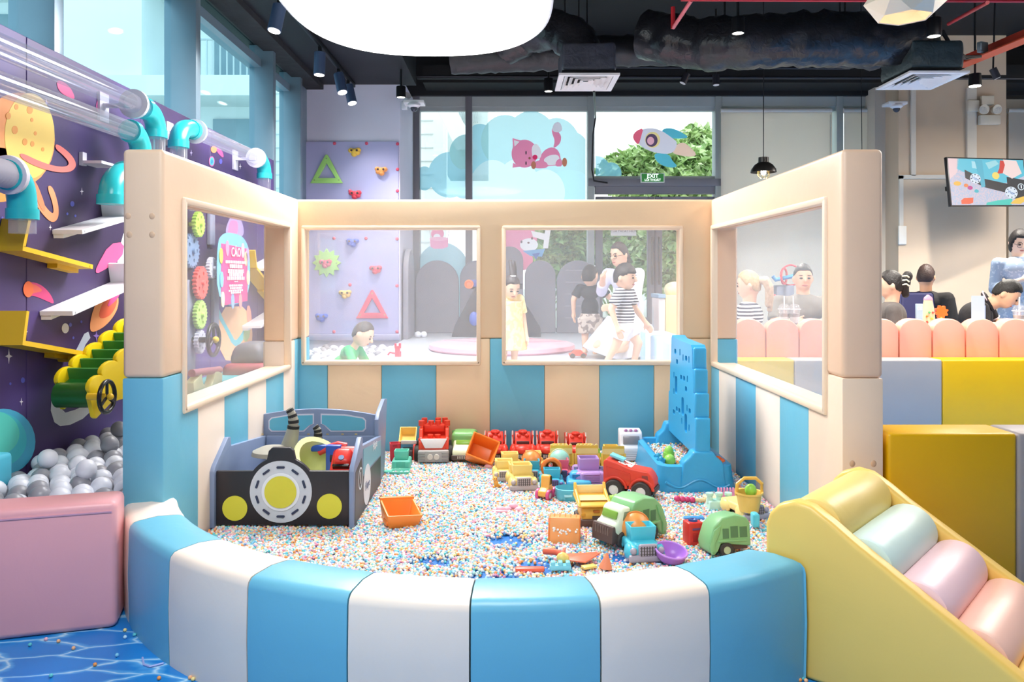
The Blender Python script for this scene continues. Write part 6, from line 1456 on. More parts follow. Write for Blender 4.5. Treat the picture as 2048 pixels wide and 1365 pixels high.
# ---- yellow pickups
GY = 'yellow toy pickups with grey grilles'
for px, py, w_, lab in ((1020, 951, 45, 'rear yellow toy pickup behind two others of its kind'), (1069, 944, 40, 'yellow toy pickup behind the orange mixer drum'), (1008, 966, 46, 'left yellow toy pickup next to the tiny animal figure'), (1043, 985, 57, 'front yellow toy pickup with a grey bumper in the middle of the beads')):
    t = put('yellow_pickup', lab, 'toy truck', px, py, w_, 1.3, .12 if py > 980 else .05, GY); pickup(t, 'f1d47a', 'b9aca6')
# ---- mixers
t = put('mixer_truck', 'teal toy mixer truck with an orange drum behind the small orange car', 'toy truck', 1064, 966, 46, 1.3, 0, 'toy mixer trucks'); pickup(t, '3fb2cc', '9a93a0', True, False); drum(t, 'f2934a')
t = put('mixer_truck', 'rose toy mixer truck with a mint drum left of the purple truck', 'toy truck', 1122, 966, 48, 1.3, 0, 'toy mixer trucks'); pickup(t, 'd9677c', '4a4a7c', True, False); drum(t, '9fd8c6', 'f0dca0')
t = put('mixer_truck', 'teal toy mixer truck with an orange ring shaped drum opening', 'toy truck', 1105, 985, 48, 1.3, 0, 'toy mixer trucks'); pickup(t, '45b8d2', '5a5a98', True, False)
o_ = B().torus((0, .2, .8), .36, .10, 30, 10).o('ring_drum', plastic('ee7a2e'), t); B().lathe([(.36, 0), (.4, .3), (.28, .55), (.1, .6)], n=28, m=Matrix.Translation((0, .2, .8)) @ Matrix.Rotation(-PI / 2, 4, 'X')).o('drum_shell', plastic('e9883c'), o_)
t = put('mixer_truck', 'large front teal toy mixer truck with beads in its cab and an orange drum', 'toy truck', 1287, 1130, 77, 1.4, .14, 'toy mixer trucks'); pickup(t, '4ec2d8', 'a89fac', True, False); drum(t, 'ee9a4e', 'e88c40', .42, .41, .64)
b_ = bead_object('cab_beads', [(random.uniform(-.27, .27), -.08 + random.uniform(-.2, .2), .66 + random.uniform(0, .05)) for _ in range(420)], [rb2.choices(pal, pw)[0] for _ in range(420)], .036); b_.parent = t; b_['label'] = 'pastel beads heaped in the cab'
# ---- purple truck
t = put('purple_truck', 'lilac toy truck with an open cab beside the red truck', 'toy truck', 1181, 984, 62, 1.3, .03)
pu = plastic('b48fcb')
B().box((0, .1, .36), (1.0, 1.3, .46), .14, 4).box((0, -.45, .42), (.7, .35, .36), .1, 3).o('body', pu, t)
for k in range(6): B().box((.02, -.63, .26 + .055 * k), (.52, .03, .022), .005).o('grille_line', plastic('a27cbc'), t)
B().openbox((0, .08, .54), (.64, .56, .42), .05, 1.05, bev=.02).o('open_cab', pu, t); B().box((0, .08, .6), (.55, .48, .06)).o('cab_floor', plastic('6c3f98'), t)
B().tube([(-.16, -.08, .64), (-.16, -.1, .74), (.16, -.1, .74), (.16, -.08, .64)], .022, 8).o('handle_bar', plastic('54409a'), t)
for x in (-.42, .42): B().cyl((x, .0, .55), (x, .0, .66), .07, n=12).o('side_knob', plastic('8f8aa8'), t)
wheels(t, (-.44, .44), (-.3, .55), .2, .16, plastic('7d74a0'))
# ---- red truck seen from its side
t = put('red_truck', 'red toy fire truck with black tyres and pale hubs facing right', 'toy truck', 1264, 1001, 104, 0, 1.17)
t.location.y += .045
r1 = plastic('e2432f')
B().prism([(-.5, .26), (-.5, .4), (-.45, .5), (-.38, .58), (-.16, .6), (-.02, .62), (.2, .7), (.44, .76), (.5, .7), (.5, .26)], .40, Matrix.Translation((-.20, 0, 0)) @ YZ(0), bev=.035, seg=3).o('body', r1, t)
for x in (-.205, .205):
    B().prism([(-.06, .36), (.42, .42), (.44, .62), (-.04, .52)], .012, Matrix.Translation((x - .006, 0, 0)) @ YZ(0), bev=.004).o('side_panel', plastic('d63c2a'), t)
    B().prism([(-.40, .38), (-.27, .38), (-.27, .5), (-.38, .5)], .012, Matrix.Translation((x - .005, 0, 0)) @ YZ(0), bev=.003).o('side_window', M('8a3a34', .3, 0, 5, 0, 1), t)
    for y in (-.26, .26): B().torus((x, y, .2), .225, .03, 20, 8, Matrix.Translation((x, y, .2)) @ Matrix.Rotation(PI / 2, 4, 'Z') @ Matrix.Translation((-x, -y, -.2)), 0.1, PI - .1).o('wheel_arch', r1, t)
B().box((0, .08, .665), (.3, .28, .01), .003, 1, 0, Matrix.Translation((0, .08, .665)) @ Euler((.33, 0, 0)).to_matrix().to_4x4() @ Matrix.Translation((0, -.08, -.665))).o('white_label', spot_mat('f2ece8', 'e2432f', 14, .56), t)
B().box((0, -.5, .22), (.4, .06, .1), .02).o('bumper', M('4b4644', .5, 0, 5, 0, 1), t)
B().box((0, .25, .77), (.2, .3, .05), .015, 2, 0, Matrix.Translation((0, .25, .77)) @ Euler((.3, 0, 0)).to_matrix().to_4x4() @ Matrix.Translation((0, -.25, -.77))).o('blue_ladder', plastic('7fd0e0'), t)
wheels(t, (-.2, .2), (-.26, .27), .19, .14, M('3c3735', .6, .2, 60, .05, 5), M('e6e3e2', .4, 0, 5, 0, 1))
# ---- small orange car with pink wheels
t = put('orange_car', 'small orange toy car with pink wheels in front of the ring mixer', 'toy car', 1094, 1003, 46, 0, -.5); t.location.y += .04
B().prism([(-.5, .2), (-.5, .42), (-.2, .55), (-.15, 1.02), (-.02, 1.1), (.12, 1.02), (.16, .55), (.5, .44), (.5, .2)], .42, Matrix.Translation((-.21, 0, 0)) @ YZ(0), bev=.06, seg=3, holes=[[(-.08, .72), (-.04, .96), (.04, .96), (.07, .72)]]).o('body', plastic('f2b04e'), t)
wheels(t, (-.25, .25), (-.28, .3), .25, .14, plastic('e0568a'), M('f6e6ea', .4, 0, 5, 0, 1))
# ---- blue car and teal tray boat
t = put('blue_car', 'light blue toy car with a dark slot window behind the teal boat', 'toy car', 1160, 986, 50, 1.0, -.05)
B().box((0, 0, .3), (1.0, 1.1, .34), .14, 4).box((0, .12, .55), (.8, .62, .36), .14, 4, taper=.85).o('body', plastic('4fb2e0'), t); B().box((0, -.2, .6), (.56, .08, .12), .03).o('windscreen', M('2f78b0', .3, 0, 5, 0, 1), t)
wheels(t, (-.45, .45), (-.3, .35), .16, .12, plastic('3a86bc'))
t = put('toy_boat', 'teal rounded toy boat tray in front of the blue car', 'toy boat', 1150, 1008, 74, .6, .1)
pts_ = circ(0, 0, 1, 28)
b = B(); rg = []
for rx, ry, z in ((.44, .26, 0), (.5, .32, .12), (.52, .34, .36), (.49, .31, .37), (.46, .28, .12), (0.01, .01, .1)): rg.append([b.bm.verts.new((math.copysign(abs(x) ** .7, x) * rx, math.copysign(abs(y) ** .7, y) * ry, z)) for x, y in pts_])
for i in range(5):
    for k in range(28): b.bm.faces.new((rg[i][k], rg[i][(k + 1) % 28], rg[i + 1][(k + 1) % 28], rg[i + 1][k]))
b.bm.faces.new(rg[0][::-1]); hb = b.o('hull', plastic('5cb6c6'), t)
for x in (-.22, .08): B().box((x, -.335, .22), (.22, .02, .07), .008).o('side_window', M('a6e2ea', .4, 0, 5, 0, 1), hb)
b_ = bead_object('boat_beads', [(random.uniform(-.35, .0), random.uniform(-.12, .12), .16 + random.uniform(0, .05)) for _ in range(90)], [rb2.choices(pal, pw)[0] for _ in range(90)], .032); b_.parent = t; b_['label'] = 'pastel beads in the boat'
t = put('teal_ball_toy', 'small teal rounded toy between the purple and the red truck', 'toy', 1219, 988, 18, 1, 0); B().sph((0, 0, .6), (.5, .5, .62)).cyl((0, 0, 0), (0, 0, .3), .55, n=18).o('body', plastic('4fb4bc'), t)
for px, py, lab in ((1198, 922, 'small lime green toy behind the second yellow loader'), (1299, 940, 'lime green toy spoon tip beside the sand table')):
    t = put('lime_toy', lab, 'toy', px, py, 14, 1, 0); B().box((0, 0, .5), (.8, .4, 1.0), .15, 3).cyl((0, 0, .5), (0, 0, 1.6), .2, n=12).o('body', plastic('93cf4a'), t)
c = G(1238, 1006, .118); t = thing('lime_mould', 'lime green ribbed toy tube lying behind the green truck', 'toy', c)
b = B()
for k in range(5): b.sph(c + Vector((-.03 + .016 * k, .0, .018 + .004 * (k % 2))), (.014, .02, .02), 12, 8)
b.tube([c + Vector((-.045, -.002, .018)), c + Vector((-.02, 0, .018))], .018, 14); b.o('body', plastic('9fd45a'), t, True)
# ---- dump truck seen from its open end
t = put('dump_truck', 'yellow toy dump truck with an open bed and brown base', 'toy truck', 1188, 1061, 66, 1.2, .06)
am = plastic('f0b64c'); pl = plastic('f4dc9c')
B().box((0, 0, .22), (.86, 1.1, .34), .06, 3).o('base', M('5d4238', .5, .05, 30, .05, 5), t); B().box((0, -.02, .58), (.8, .9, .5), .07, 3).o('body', am, t)
for x in (-.34, .3): B().box((x, -.49, .55), (.14, .04, .12), .02).o('side_notch', plastic('d99a34'), t)
B().box((0.06, -.49, .68), (.2, .06, .1), .02).o('handle_hole', M('b5641e', .5, 0, 5, 0, 1), t); B().box((.1, -.5, .34), (.34, .06, .34), .02).o('grille', M('4a362f', .6, .3, 60, .05, 5), t)
bd_ = B().prism([(-.62, .88), (.5, .98), (.55, 1.0), (.55, 1.1), (-.6, .96)], 1.04, Matrix.Translation((-.52, 0, 0)) @ YZ(0), bev=.03).o('bed_floor', am, t)
for x in (-.5, .42): B().prism([(-.6, .95), (.55, 1.05), (.55, 1.5), (.42, 1.52), (.3, 1.3), (-.5, 1.04)], .08, Matrix.Translation((x, 0, 0)) @ YZ(0), bev=.02).o('bed_side', am, t)
B().box((0, .5, 1.22), (.9, .06, .36), .02).box((0, .1, 1.055), (.86, .8, .02)).o('bed_lining', pl, t)
wheels(t, (-.42, .42), (-.3, .35), .2, .14, M('4a3f3a', .6, 0, 5, 0, 1)); t.scale = (t.scale[0], t.scale[1], t.scale[2] * .78)
# ---- orange tipper bed turned over
t = put('orange_bed', 'orange toy tipper bed turned upside down on the beads', 'toy', 1132, 1091, 74, .7, -.12)
B().prism([(-.36, .0), (.36, .12), (.3, .62), (-.12, .66), (-.28, .3)], .06, Matrix.Translation((-.45, 0, 0)) @ YZ(0), bev=.02).o('bed_side', plastic('ef8136'), t); B().prism([(-.36, .0), (.36, .12), (.3, .62), (-.12, .66), (-.28, .3)], .06, Matrix.Translation((.36, 0, 0)) @ YZ(0), bev=.02).o('bed_side', plastic('ef8136'), t)
B().prism([(-.38, .02), (-.3, .0), (-.1, .6), (.3, .56), (.32, .64), (-.16, .68)], .8, Matrix.Translation((-.4, 0, 0)) @ YZ(0), bev=.02).o('bed_floor', plastic('f3a05c'), t)
for k in range(5): B().box((-.3 + .15 * k, .1, .665), (.03, .34, .03), .01).o('rib', plastic('ef8a40'), t)
b_ = bead_object('bed_beads', [(random.uniform(-.3, .35), random.uniform(-.3, -.2), .22 + random.uniform(0, .22)) for _ in range(24)], [pal[0] for _ in range(24)], .034); b_.parent = t; b_['label'] = 'white beads caught on the bed'
# ---- recycling trucks
def recycle(t, cab=True):
    g1 = plastic('86bd82'); g2 = plastic('6fa76c'); cm = plastic('e4ecd0'); br = M('5b4640', .5, 0, 5, .05, 5)
    bo = B().prism([(-.18, .16), (-.18, .52), (-.12, .6), (.06, .64), (.28, .6), (.42, .47), (.5, .26), (.5, .1), (.43, .04), (.36, .1), (.3, .22), (.2, .2)], .46, Matrix.Translation((-.23, 0, 0)) @ YZ(0), bev=.03, seg=3).o('hopper', g1, t)
    for x in (-.233, .233):
        for a, c_, z0, z1 in ((-.12, .0, .3, .46), (.03, .15, .3, .47), (.18, .28, .29, .44)):
            B().prism([(a, z0), (c_, z0), (c_, z1), (a, z1)], .006, Matrix.Translation((x - .003, 0, 0)) @ YZ(0)).o('side_recess', M('55805a', .5, 0, 5, .05, 5), bo)
        B().prism([(-.1, .24), (.36, .24), (.36, .27), (-.1, .27)], .03, Matrix.Translation((x - .015, 0, 0)) @ YZ(0), bev=.006).o('side_rail', g1, bo)
        B().prism([(.3, .5), (.42, .42), (.5, .2), (.48, .06), (.42, .06), (.42, .22), (.34, .36)], .03, Matrix.Translation((x - .015, 0, 0)) @ YZ(0), bev=.006).o('tail_frame', g1, bo)
        B().cyl((x - .02, .45, .09), (x + .02, .45, .09), .02, n=10).o('pivot', g2, bo)
    B().box((0, .1, .16), (.36, .5, .1), .02).o('chassis', br, t)
    if cab:
        cb = B().prism([(-.5, .14), (-.16, .14), (-.16, .54), (-.27, .55), (-.34, .52), (-.39, .37), (-.48, .33)], .4, Matrix.Translation((-.2, 0, 0)) @ YZ(0), bev=.045, seg=3).o('cab', cm, t)
        B().box((0, -.385, .44), (.29, .03, .11), .015, 2, 0, Matrix.Translation((0, -.385, .44)) @ Euler((-.3, 0, 0)).to_matrix().to_4x4() @ Matrix.Translation((0, .385, -.44))).o('windscreen', M('86b44a', .25, 0, 5, .03, 5), cb)
        for x in (-.2, .2): B().prism([(-.33, .38), (-.2, .38), (-.2, .49), (-.3, .49)], .01, Matrix.Translation((x - .005, 0, 0)) @ YZ(0), bev=.003).o('side_window', M('7f8d72', .25, 0, 5, .03, 5), cb)
        B().prism([(-.54, .08), (-.36, .08), (-.36, .16), (-.46, .24), (-.47, .32), (-.52, .32), (-.54, .22)], .42, Matrix.Translation((-.21, 0, 0)) @ YZ(0), bev=.02).o('bumper', br, t)
        for k in range(6): B().box((-.125 + .05 * k, -.535, .24), (.014, .012, .1)).o('grille_slot', M('7c6a60', .5, 0, 5, 0, 1), t)
        wheels(t, (-.2, .2), (-.33,), .115, .08, M('3b3634', .6, .2, 60, .05, 5), M('b9c9a0', .5, 0, 5, .03, 5))
    wheels(t, (-.2, .2), (.22,), .115, .08, M('3b3634', .6, .2, 60, .05, 5), M('b9c9a0', .5, 0, 5, .03, 5))
c = G(1262, 1085, .115); t = thing('recycling_truck', 'green toy recycling truck with a cream cab and black tyres', 'toy truck', c + Vector((.0, .03, 0)), -.95, .29, 'green toy recycling trucks'); recycle(t)
c = G(1462, 1106, .12); t = thing('recycling_truck', 'green toy recycling truck tipped nose down behind the yellow ramp', 'toy truck', c + Vector((.02, .02, -.012)), 0, .25, 'green toy recycling trucks', rot=(.0, .12, 1.72)); recycle(t, False)
# ---- red fuel pump
t = put('toy_pump', 'red toy fuel pump beside the tipped green truck', 'toy', 1390, 1098, 34, 1.1, .25)
B().box((0, 0, .75), (.95, .85, 1.45), .1, 3).o('body', plastic('dd3630'), t); B().box((-.0, -.44, 1.1), (.5, .04, .13), .02).o('display', M('7a4a78', .3, 0, 5, 0, 1), t); B().box((-.05, -.44, .62), (.32, .05, .5), .03).o('panel', plastic('b92a2a'), t)
for k in range(3): B().box((.25, -.45, .5 + .18 * k), (.05, .04, .05)).o('button', M('6a2630', .4, 0, 5, 0, 1), t)
B().lathe([(.0, 1.5), (.12, 1.52), (.18, 1.58), (.26, 1.58), (.28, 1.47)], n=22).o('cap', plastic('3a4a8a'), t); B().tube([(.45, .1, .3), (.6, .1, .6), (.62, .1, 1.1), (.5, .1, 1.3)], .05, 8).o('hose', plastic('e06a72'), t)
t = B().box(G(1388, 1036, .12), (.09, .03, .01), .004).o('blue_stick', plastic('4f9be0')); tag(t, 'flat blue toy piece on the beads behind the red pump', 'toy')
# ---- purple bowl, dustpan, pieces near the wall
c = G(1342, 1122, .12); t = thing('purple_bowl', 'purple plastic bowl lying tilted in front of the teal mixer truck', 'bowl', c)
B(Matrix.Translation(c + Vector((0, .01, .018))) @ Euler((.22, .12, 0)).to_matrix().to_4x4()).lathe([(0, -.03), (.03, -.028), (.055, -.005), (.062, .02), (.057, .021), (.05, 0), (.028, -.02), (0, -.022)], n=32).o('bowl', plastic('b377d6'), t, True)
B(Matrix.Translation(c + Vector((0, .01, .018))) @ Euler((.22, .12, 0)).to_matrix().to_4x4()).torus((0, 0, 0), .06, .004, 32, 6, Matrix.Translation((0, 0, .02)) @ Matrix.Rotation(PI / 2, 4, 'X')).o('rim', plastic('bd86de'), t, True)
c = G(1145, 1130, .118); t = thing('dustpan', 'orange red toy dustpan near the front of the bead pit', 'dustpan', c)
m_ = Matrix.Translation(c + Vector((.015, .03, .012))) @ Matrix.Rotation(-.15, 4, 'Z')
B(m_).prism([(-.05, .03), (.075, .07), (.09, .06), (.04, -.045), (-.045, -.03)], .006, HZ, bev=.002).o('pan', plastic('ee7758'), t, True)
B(m_).prism([(-.05, .03), (-.055, -.03), (-.045, -.03), (-.04, .03)], .03, HZ, bev=.002).o('pan_back', plastic('ee7758'), t, True)
B(m_).tube([(-.045, .0, .012), (-.08, .01, .018), (-.125, .02, .016)], [.011, .012, .013], 10).o('handle', plastic('e86442'), t, True)
c = G(1126, 1124, .13); o = B().sph(c + Vector((0, 0, .012)), (.026, .02, .022), rot=Euler((0, .5, .3)).to_matrix()).o('toy_pear', plastic('f0cf74')); tag(o, 'yellow pear shaped toy lying on the orange dustpan', 'toy')
o = B().box(G(1178, 1134, .122), (.055, .03, .01), .004, 2, .4).o('toy_wedge', plastic('f0d070')); tag(o, 'flat yellow toy wedge beside the orange dustpan', 'toy')
c = G(1211, 1136, .112); o = B().cyl(c, c + Vector((.006, 0, .055)), .026, .003, 20).o('toy_cone', plastic('f0906a')); tag(o, 'small orange toy cone near the front wall', 'toy')
c = G(1060, 1143, .115); o = B().box(c + Vector((0, .02, 0)), (.11, .03, .016), .006, 2).o('red_bar', plastic('ec6a50')); tag(o, 'flat red toy bar peeping over the curved wall', 'toy')
c = G(1121, 1142, .115); t = thing('teal_mould', 'small teal sand mould peeping over the curved wall', 'sand mould', c)
B().box(c + Vector((0, .01, .01)), (.08, .03, .02), .004).o('base', plastic('7fd3e6'), t, True)
for k in range(3): B().box(c + Vector((-.028 + .028 * k, .01, .025)), (.016, .028, .014), .003).o('turret', plastic('7fd3e6'), t, True)
c = G(1014, 1022, .113); t = thing('pink_toy', 'translucent pink toy piece half buried in the beads', 'toy', c)
b = B()
for dx, dz in ((-.05, 0), (-.03, .012), (0, .006), (.03, .016), (.055, .004)): b.sph(c + Vector((dx, .02 * math.sin(dx * 60), dz)), (.022, .016, .014), 12, 8)
b.o('body', plastic('f3b4c4'), t, True); B().tube([c + Vector((-.06, -.04, .006)), c + Vector((-.03, -.05, .01)), c + Vector((.0, -.04, .006))], .008, 8).o('handle', plastic('f3b4c4'), t, True)
# orange loose bed in the open beads
c = G(795, 1060, .112); t = thing('orange_dumper_bed', 'empty orange toy dumper bed lying in open beads by the car chest', 'toy bin', c)
m_ = Matrix.Translation(c + Vector((0, .07, .0))) @ Matrix.Rotation(.42, 4, 'Z') @ Euler((0, .08, 0)).to_matrix().to_4x4()
B(m_).openbox((0, 0, 0), (.125, .115, .095), .008, 1.28, None, .62, .004).o('bed', plastic('f28a35'), t, True)
B(m_).box((.0, .075, .098), (.16, .02, .012), .004).o('rim_lip', plastic('f28a35'), t, True)
for k in range(3): B(m_).box((.079, -.03 + .028 * k, .05), (.006, .012, .06), .002).o('side_rib', plastic('e67c2a'), t, True)
B(m_).box((-.07, -.02, .02), (.012, .06, .02), .003).o('hinge', plastic('e67c2a'), t, True)
# ---- right corner: shovel, comb, castle, pail on a yellow pickup
c = G(1390, 1003, .125); t = thing('pink_shovel', 'toy shovel with a ribbed crimson handle and cream blade', 'shovel', c)
b = B()
for k in range(4): b.sph(c + Vector((-.085 + .024 * k, 0, .012 - .002 * k)), (.016, .014, .014), 12, 8)
b.o('handle', plastic('cf3d70'), t, True); B().tube([c + Vector((0, 0, .006)), c + Vector((.05, .0, .006))], .009, 8).o('shaft', plastic('efcf9c'), t, True); B().box(c + Vector((.085, .02, .012)), (.07, .07, .02), .008, 3, .2).o('blade', plastic('f1e0b4'), t, True)
c = G(1455, 999, .13); t = thing('pink_comb', 'pink toy rake head standing behind the mint castle mould', 'rake', c)
B().box(c + Vector((0, .03, .008)), (.09, .02, .03), .004, 2, .1).o('bar', plastic('ef9ac0'), t, True)
for k in range(6): B().box(c + Vector((-.036 + .0145 * k, .03, .033)), (.007, .014, .03), .002, 1, .1).o('tooth', plastic('ef9ac0'), t, True)
t = put('castle_mould', 'mint green sand castle mould with turrets in the right corner', 'sand mould', 1442, 1024, 50, .6, .05)
mt_ = plastic('bfe6d6')
B().box((0, 0, .2), (1.0, .6, .4), .05, 3, taper=.9).o('base', mt_, t)
for x in (-.38, 0, .38): B().cyl((x, 0, .3), (x, 0, .62), .13, .11, 14).cyl((x, 0, .58), (x, 0, .68), .15, .15, 14).o('turret', mt_, t)
t = put('yellow_pickup', 'yellow toy pickup with a pail on it beside the yellow ramp', 'toy truck', 1497, 1042, 62, 1.1, .3, GY); pickup(t, 'f1d88a', 'a9a2b4', False, False)
c = G(1502, 1026, .16) + Vector((0, .03, .0)); t = thing('yellow_pail', 'orange yellow toy pail with a raised handle in the right corner', 'pail', c)
B().lathe([(0, 0), (.042, 0), (.056, .075), (.062, .078), (.062, .086), (.054, .084), (.04, .008), (0, .006)], c, 28).o('pail', plastic('f0c766'), t, True)
B().tube([c + Vector((-.056, 0, .07)), c + Vector((-.052, 0, .12)), c + Vector((-.02, 0, .145)), c + Vector((.03, 0, .145)), c + Vector((.058, 0, .12)), c + Vector((.058, 0, .07))], .008, 8).o('handle', plastic('f0b850'), t, True)
B().sph(c + Vector((.008, 0, .09)), (.026, .026, .03), 16, 10).o('lime_ball', plastic('97d450'), t, True, label='lime green ball in the pail')
o = B().box(G(1513, 1052, .14) + Vector((0, .02, .02)), (.03, .05, .06), .01, 3).o('cyan_block', plastic('58c6dc')); tag(o, 'small cyan toy block squeezed beside the yellow ramp', 'toy')
# ================================================================ SAND TABLE WITH CLIMBING TOWER
st = thing('sand_table', 'large blue plastic sand table with a tall pierced tower', 'sand table', (.95, 4.35, ZB))
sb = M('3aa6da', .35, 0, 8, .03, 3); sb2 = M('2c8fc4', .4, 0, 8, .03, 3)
X0, X1, Y0, Y1 = .74, 1.16, 3.99, 4.78
def ringp(o, z, r=.09): return [(x, y, z) for x, y in rrect(X0 + o, Y0 + o, X1 - o, Y1 - o, max(.02, r - o), 6)]
b = B(); rg = [[b.bm.verts.new(p) for p in ringp(o, z)] for o, z in ((.012, .1), (.0, .13), (.014, .19), (.02, .245), (.045, .252), (.058, .245), (.065, .19))]
for i in range(len(rg) - 1):
    n = len(rg[0])
    for k in range(n): b.bm.faces.new((rg[i][k], rg[i][(k + 1) % n], rg[i + 1][(k + 1) % n], rg[i + 1][k]))
b.bm.faces.new(rg[-1]); b.o('tub', sb, st, True)
for k, s in enumerate((1, -1)):
    xs_ = [X0 + .05 + (X1 - X0 - .1) * i / 24 for i in range(25)]
B().tube([(x, Y0 + .001, .165 + .02 * math.sin((x - X0) / (X1 - X0) * 4 * PI + 1.2)) for x in xs_], .006, 6).o('wave_rib', sb, st, True)
# saddle block and tower
B().prism([(.86, .12), (1.10, .12), (1.08, .27), (1.045, .30), (1.03, .325), (.93, .325), (.915, .30), (.88, .27)], .09, Matrix.Translation((0, Y0 + .002, 0)), bev=.012, seg=3).o('saddle', sb, st, True)
B().prism([(.86, .12), (1.10, .12), (1.08, .27), (1.045, .30), (1.03, .345), (.93, .345), (.915, .30), (.88, .27)], .09, Matrix.Translation((0, Y1 - .1, 0)), bev=.012, seg=3).o('saddle', sb, st, True)
tz = lambda z: .30 + (z - .30) * .925
tw_ = [(Y0 + .03, .30), (Y0 + .035, .50), (Y0 + .05, .505), (Y0 + .055, .63), (Y0 + .07, .635), (Y0 + .075, .76), (Y0 + .09, .765), (Y0 + .1, .875), (Y0 + .125, .895)]
tw_ += [(Y1 - .26, .90), (Y1 - .2, .915), (Y1 - .17, .89), (Y1 - .16, .74), (Y1 - .14, .73), (Y1 - .13, .56), (Y1 - .1, .55), (Y1 - .08, .30)]
tw_ = [(y, tz(z)) for y, z in tw_]
hl = []
rh = random.Random(4)
for k in range(22):
    for _ in range(60):
        y, z = rh.uniform(Y0 + .15, Y1 - .24), rh.uniform(.38, .80); hw, hh = rh.choice(((.012, .018), (.018, .03), (.024, .014), (.03, .05)))
        if all(abs(y - a) > hw + c_ + .012 or abs(z - b_) > hh + d_ + .012 for a, b_, c_, d_ in hl): hl.append((y, z, hw, hh)); break
B().prism(tw_, .072, YZ(.945), holes=[rrect(a - c_, b_ - d_, a + c_, b_ + d_, min(c_, d_) * .6, 3) for a, b_, c_, d_ in hl], bev=0).o('tower', sb, st, True, .5)
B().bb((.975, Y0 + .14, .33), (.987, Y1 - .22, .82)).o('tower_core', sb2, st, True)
for z, y, wd in ((.40, Y0 + .028, .2), (.57, Y0 + .046, .13), (.70, Y0 + .066, .13), (.82, Y0 + .088, .12)): B().box((.981, y, tz(z)), (.078 - .006 * (z - .4) * 4, .03, wd), .012, 3).o('tower_step', sb, st, True)
pts2 = []
for _ in range(1500):
    x, y = rb2.uniform(X0 + .07, X1 - .07), rb2.uniform(Y0 + .1, Y1 - .08)
    pts2.append((x, y, .205 + rb2.uniform(0, .018)))
b_ = bead_object('table_beads', pts2, [rb2.choices(pal, pw)[0] for _ in pts2], .0062); b_.parent = st; b_.matrix_parent_inverse = PM[st].inverted(); b_['label'] = 'pastel beads in the tub'
B().bb((X0 + .06, Y0 + .06, .19), (X1 - .06, Y1 - .06, .205)).o('sand_bed', M('e9d9cc', .7, 0, 5, .1, 60), st, True)
c = Vector((.845, 4.16, .225)); t = thing('lime_duck_toy', 'lime green stacked toy in the left tray of the sand table', 'toy', c); B().sph(c + Vector((0, 0, .02)), (.03, .03, .03)).sph(c + Vector((.005, .05, .055)), (.024, .024, .03)).cyl(c + Vector((.005, .05, 0)), c + Vector((.005, .05, .05)), .03, n=16).o('body', plastic('9bd65c'), t, True)
for dx, dy, lab in ((-.05, .06, 'upper blue toy cup in the sand table'), (-.05, -.02, 'lower blue toy cup in the sand table')):
    p = c + Vector((dx, dy, 0)); t = thing('blue_toy_cup', lab, 'toy', p); B().lathe([(0, 0), (.018, 0), (.024, .03), (.02, .03), (.016, .005), (0, .005)], p, 18).sph(p + Vector((0, 0, .028)), (.014, .014, .016), 10, 8).o('cup', plastic('2fa0c8'), t, True)
p = Vector((1.085, 4.12, .22)); t = thing('orange_toy_cup', 'orange toy block in the right tray of the sand table', 'toy', p); B().box(p + Vector((0, 0, .02)), (.07, .05, .045), .01, 3).sph(p + Vector((0, -.0, .045)), (.02, .02, .01), 10, 6).o('block', plastic('ee6a2c'), t, True)
# ================================================================ PEOPLE
def capsule(b, a, c, ra, rb, m):
    a = m @ Vector(a); c = m @ Vector(c)
    b.sph(a, ra, 14, 10); b.sph(c, rb, 14, 10)
    if (c - a).length > 1e-4: b.cyl(a, c, ra, rb, 16)
def blob(name, shapes, voxel, mat, parent, m, it=4):
    """shapes: ('c',a,b,ra,rb) tapered capsule, ('k',a,b,ra,rb) flat ended cone, ('e',centre,radii[,rot]) - fused into one skin"""
    b = B()
    for s in shapes:
        if s[0] == 'c': capsule(b, s[1], s[2], s[3], s[4], m)
        elif s[0] == 'k': b.cyl(m @ Vector(s[1]), m @ Vector(s[2]), s[3], s[4], 20)
        else: b.sph((0, 0, 0), s[2], 20, 14, m=m @ Matrix.Translation(Vector(s[1])), rot=s[3] if len(s) > 3 else None)
    me_ = bpy.data.meshes.new(name); b.bm.to_mesh(me_); b.bm.free()
    o = bpy.data.objects.new(name, me_)
    r = o.modifiers.new('r', 'REMESH'); r.mode = 'VOXEL'; r.voxel_size = voxel; r.use_smooth_shade = True
    sm = o.modifiers.new('s', 'SMOOTH'); sm.iterations = it; sm.factor = .5
    nm = evaluated_mesh(o)
    bpy.data.meshes.remove(me_)
    nm.transform(PM[parent].inverted()); nm.name = name; nm.materials.clear(); nm.materials.append(mat)
    for p in nm.polygons: p.use_smooth = True
    ob = bpy.data.objects.new(name, nm); COL.objects.link(ob); ob.parent = parent; PM[ob] = PM[parent]; return ob
V3 = Vector
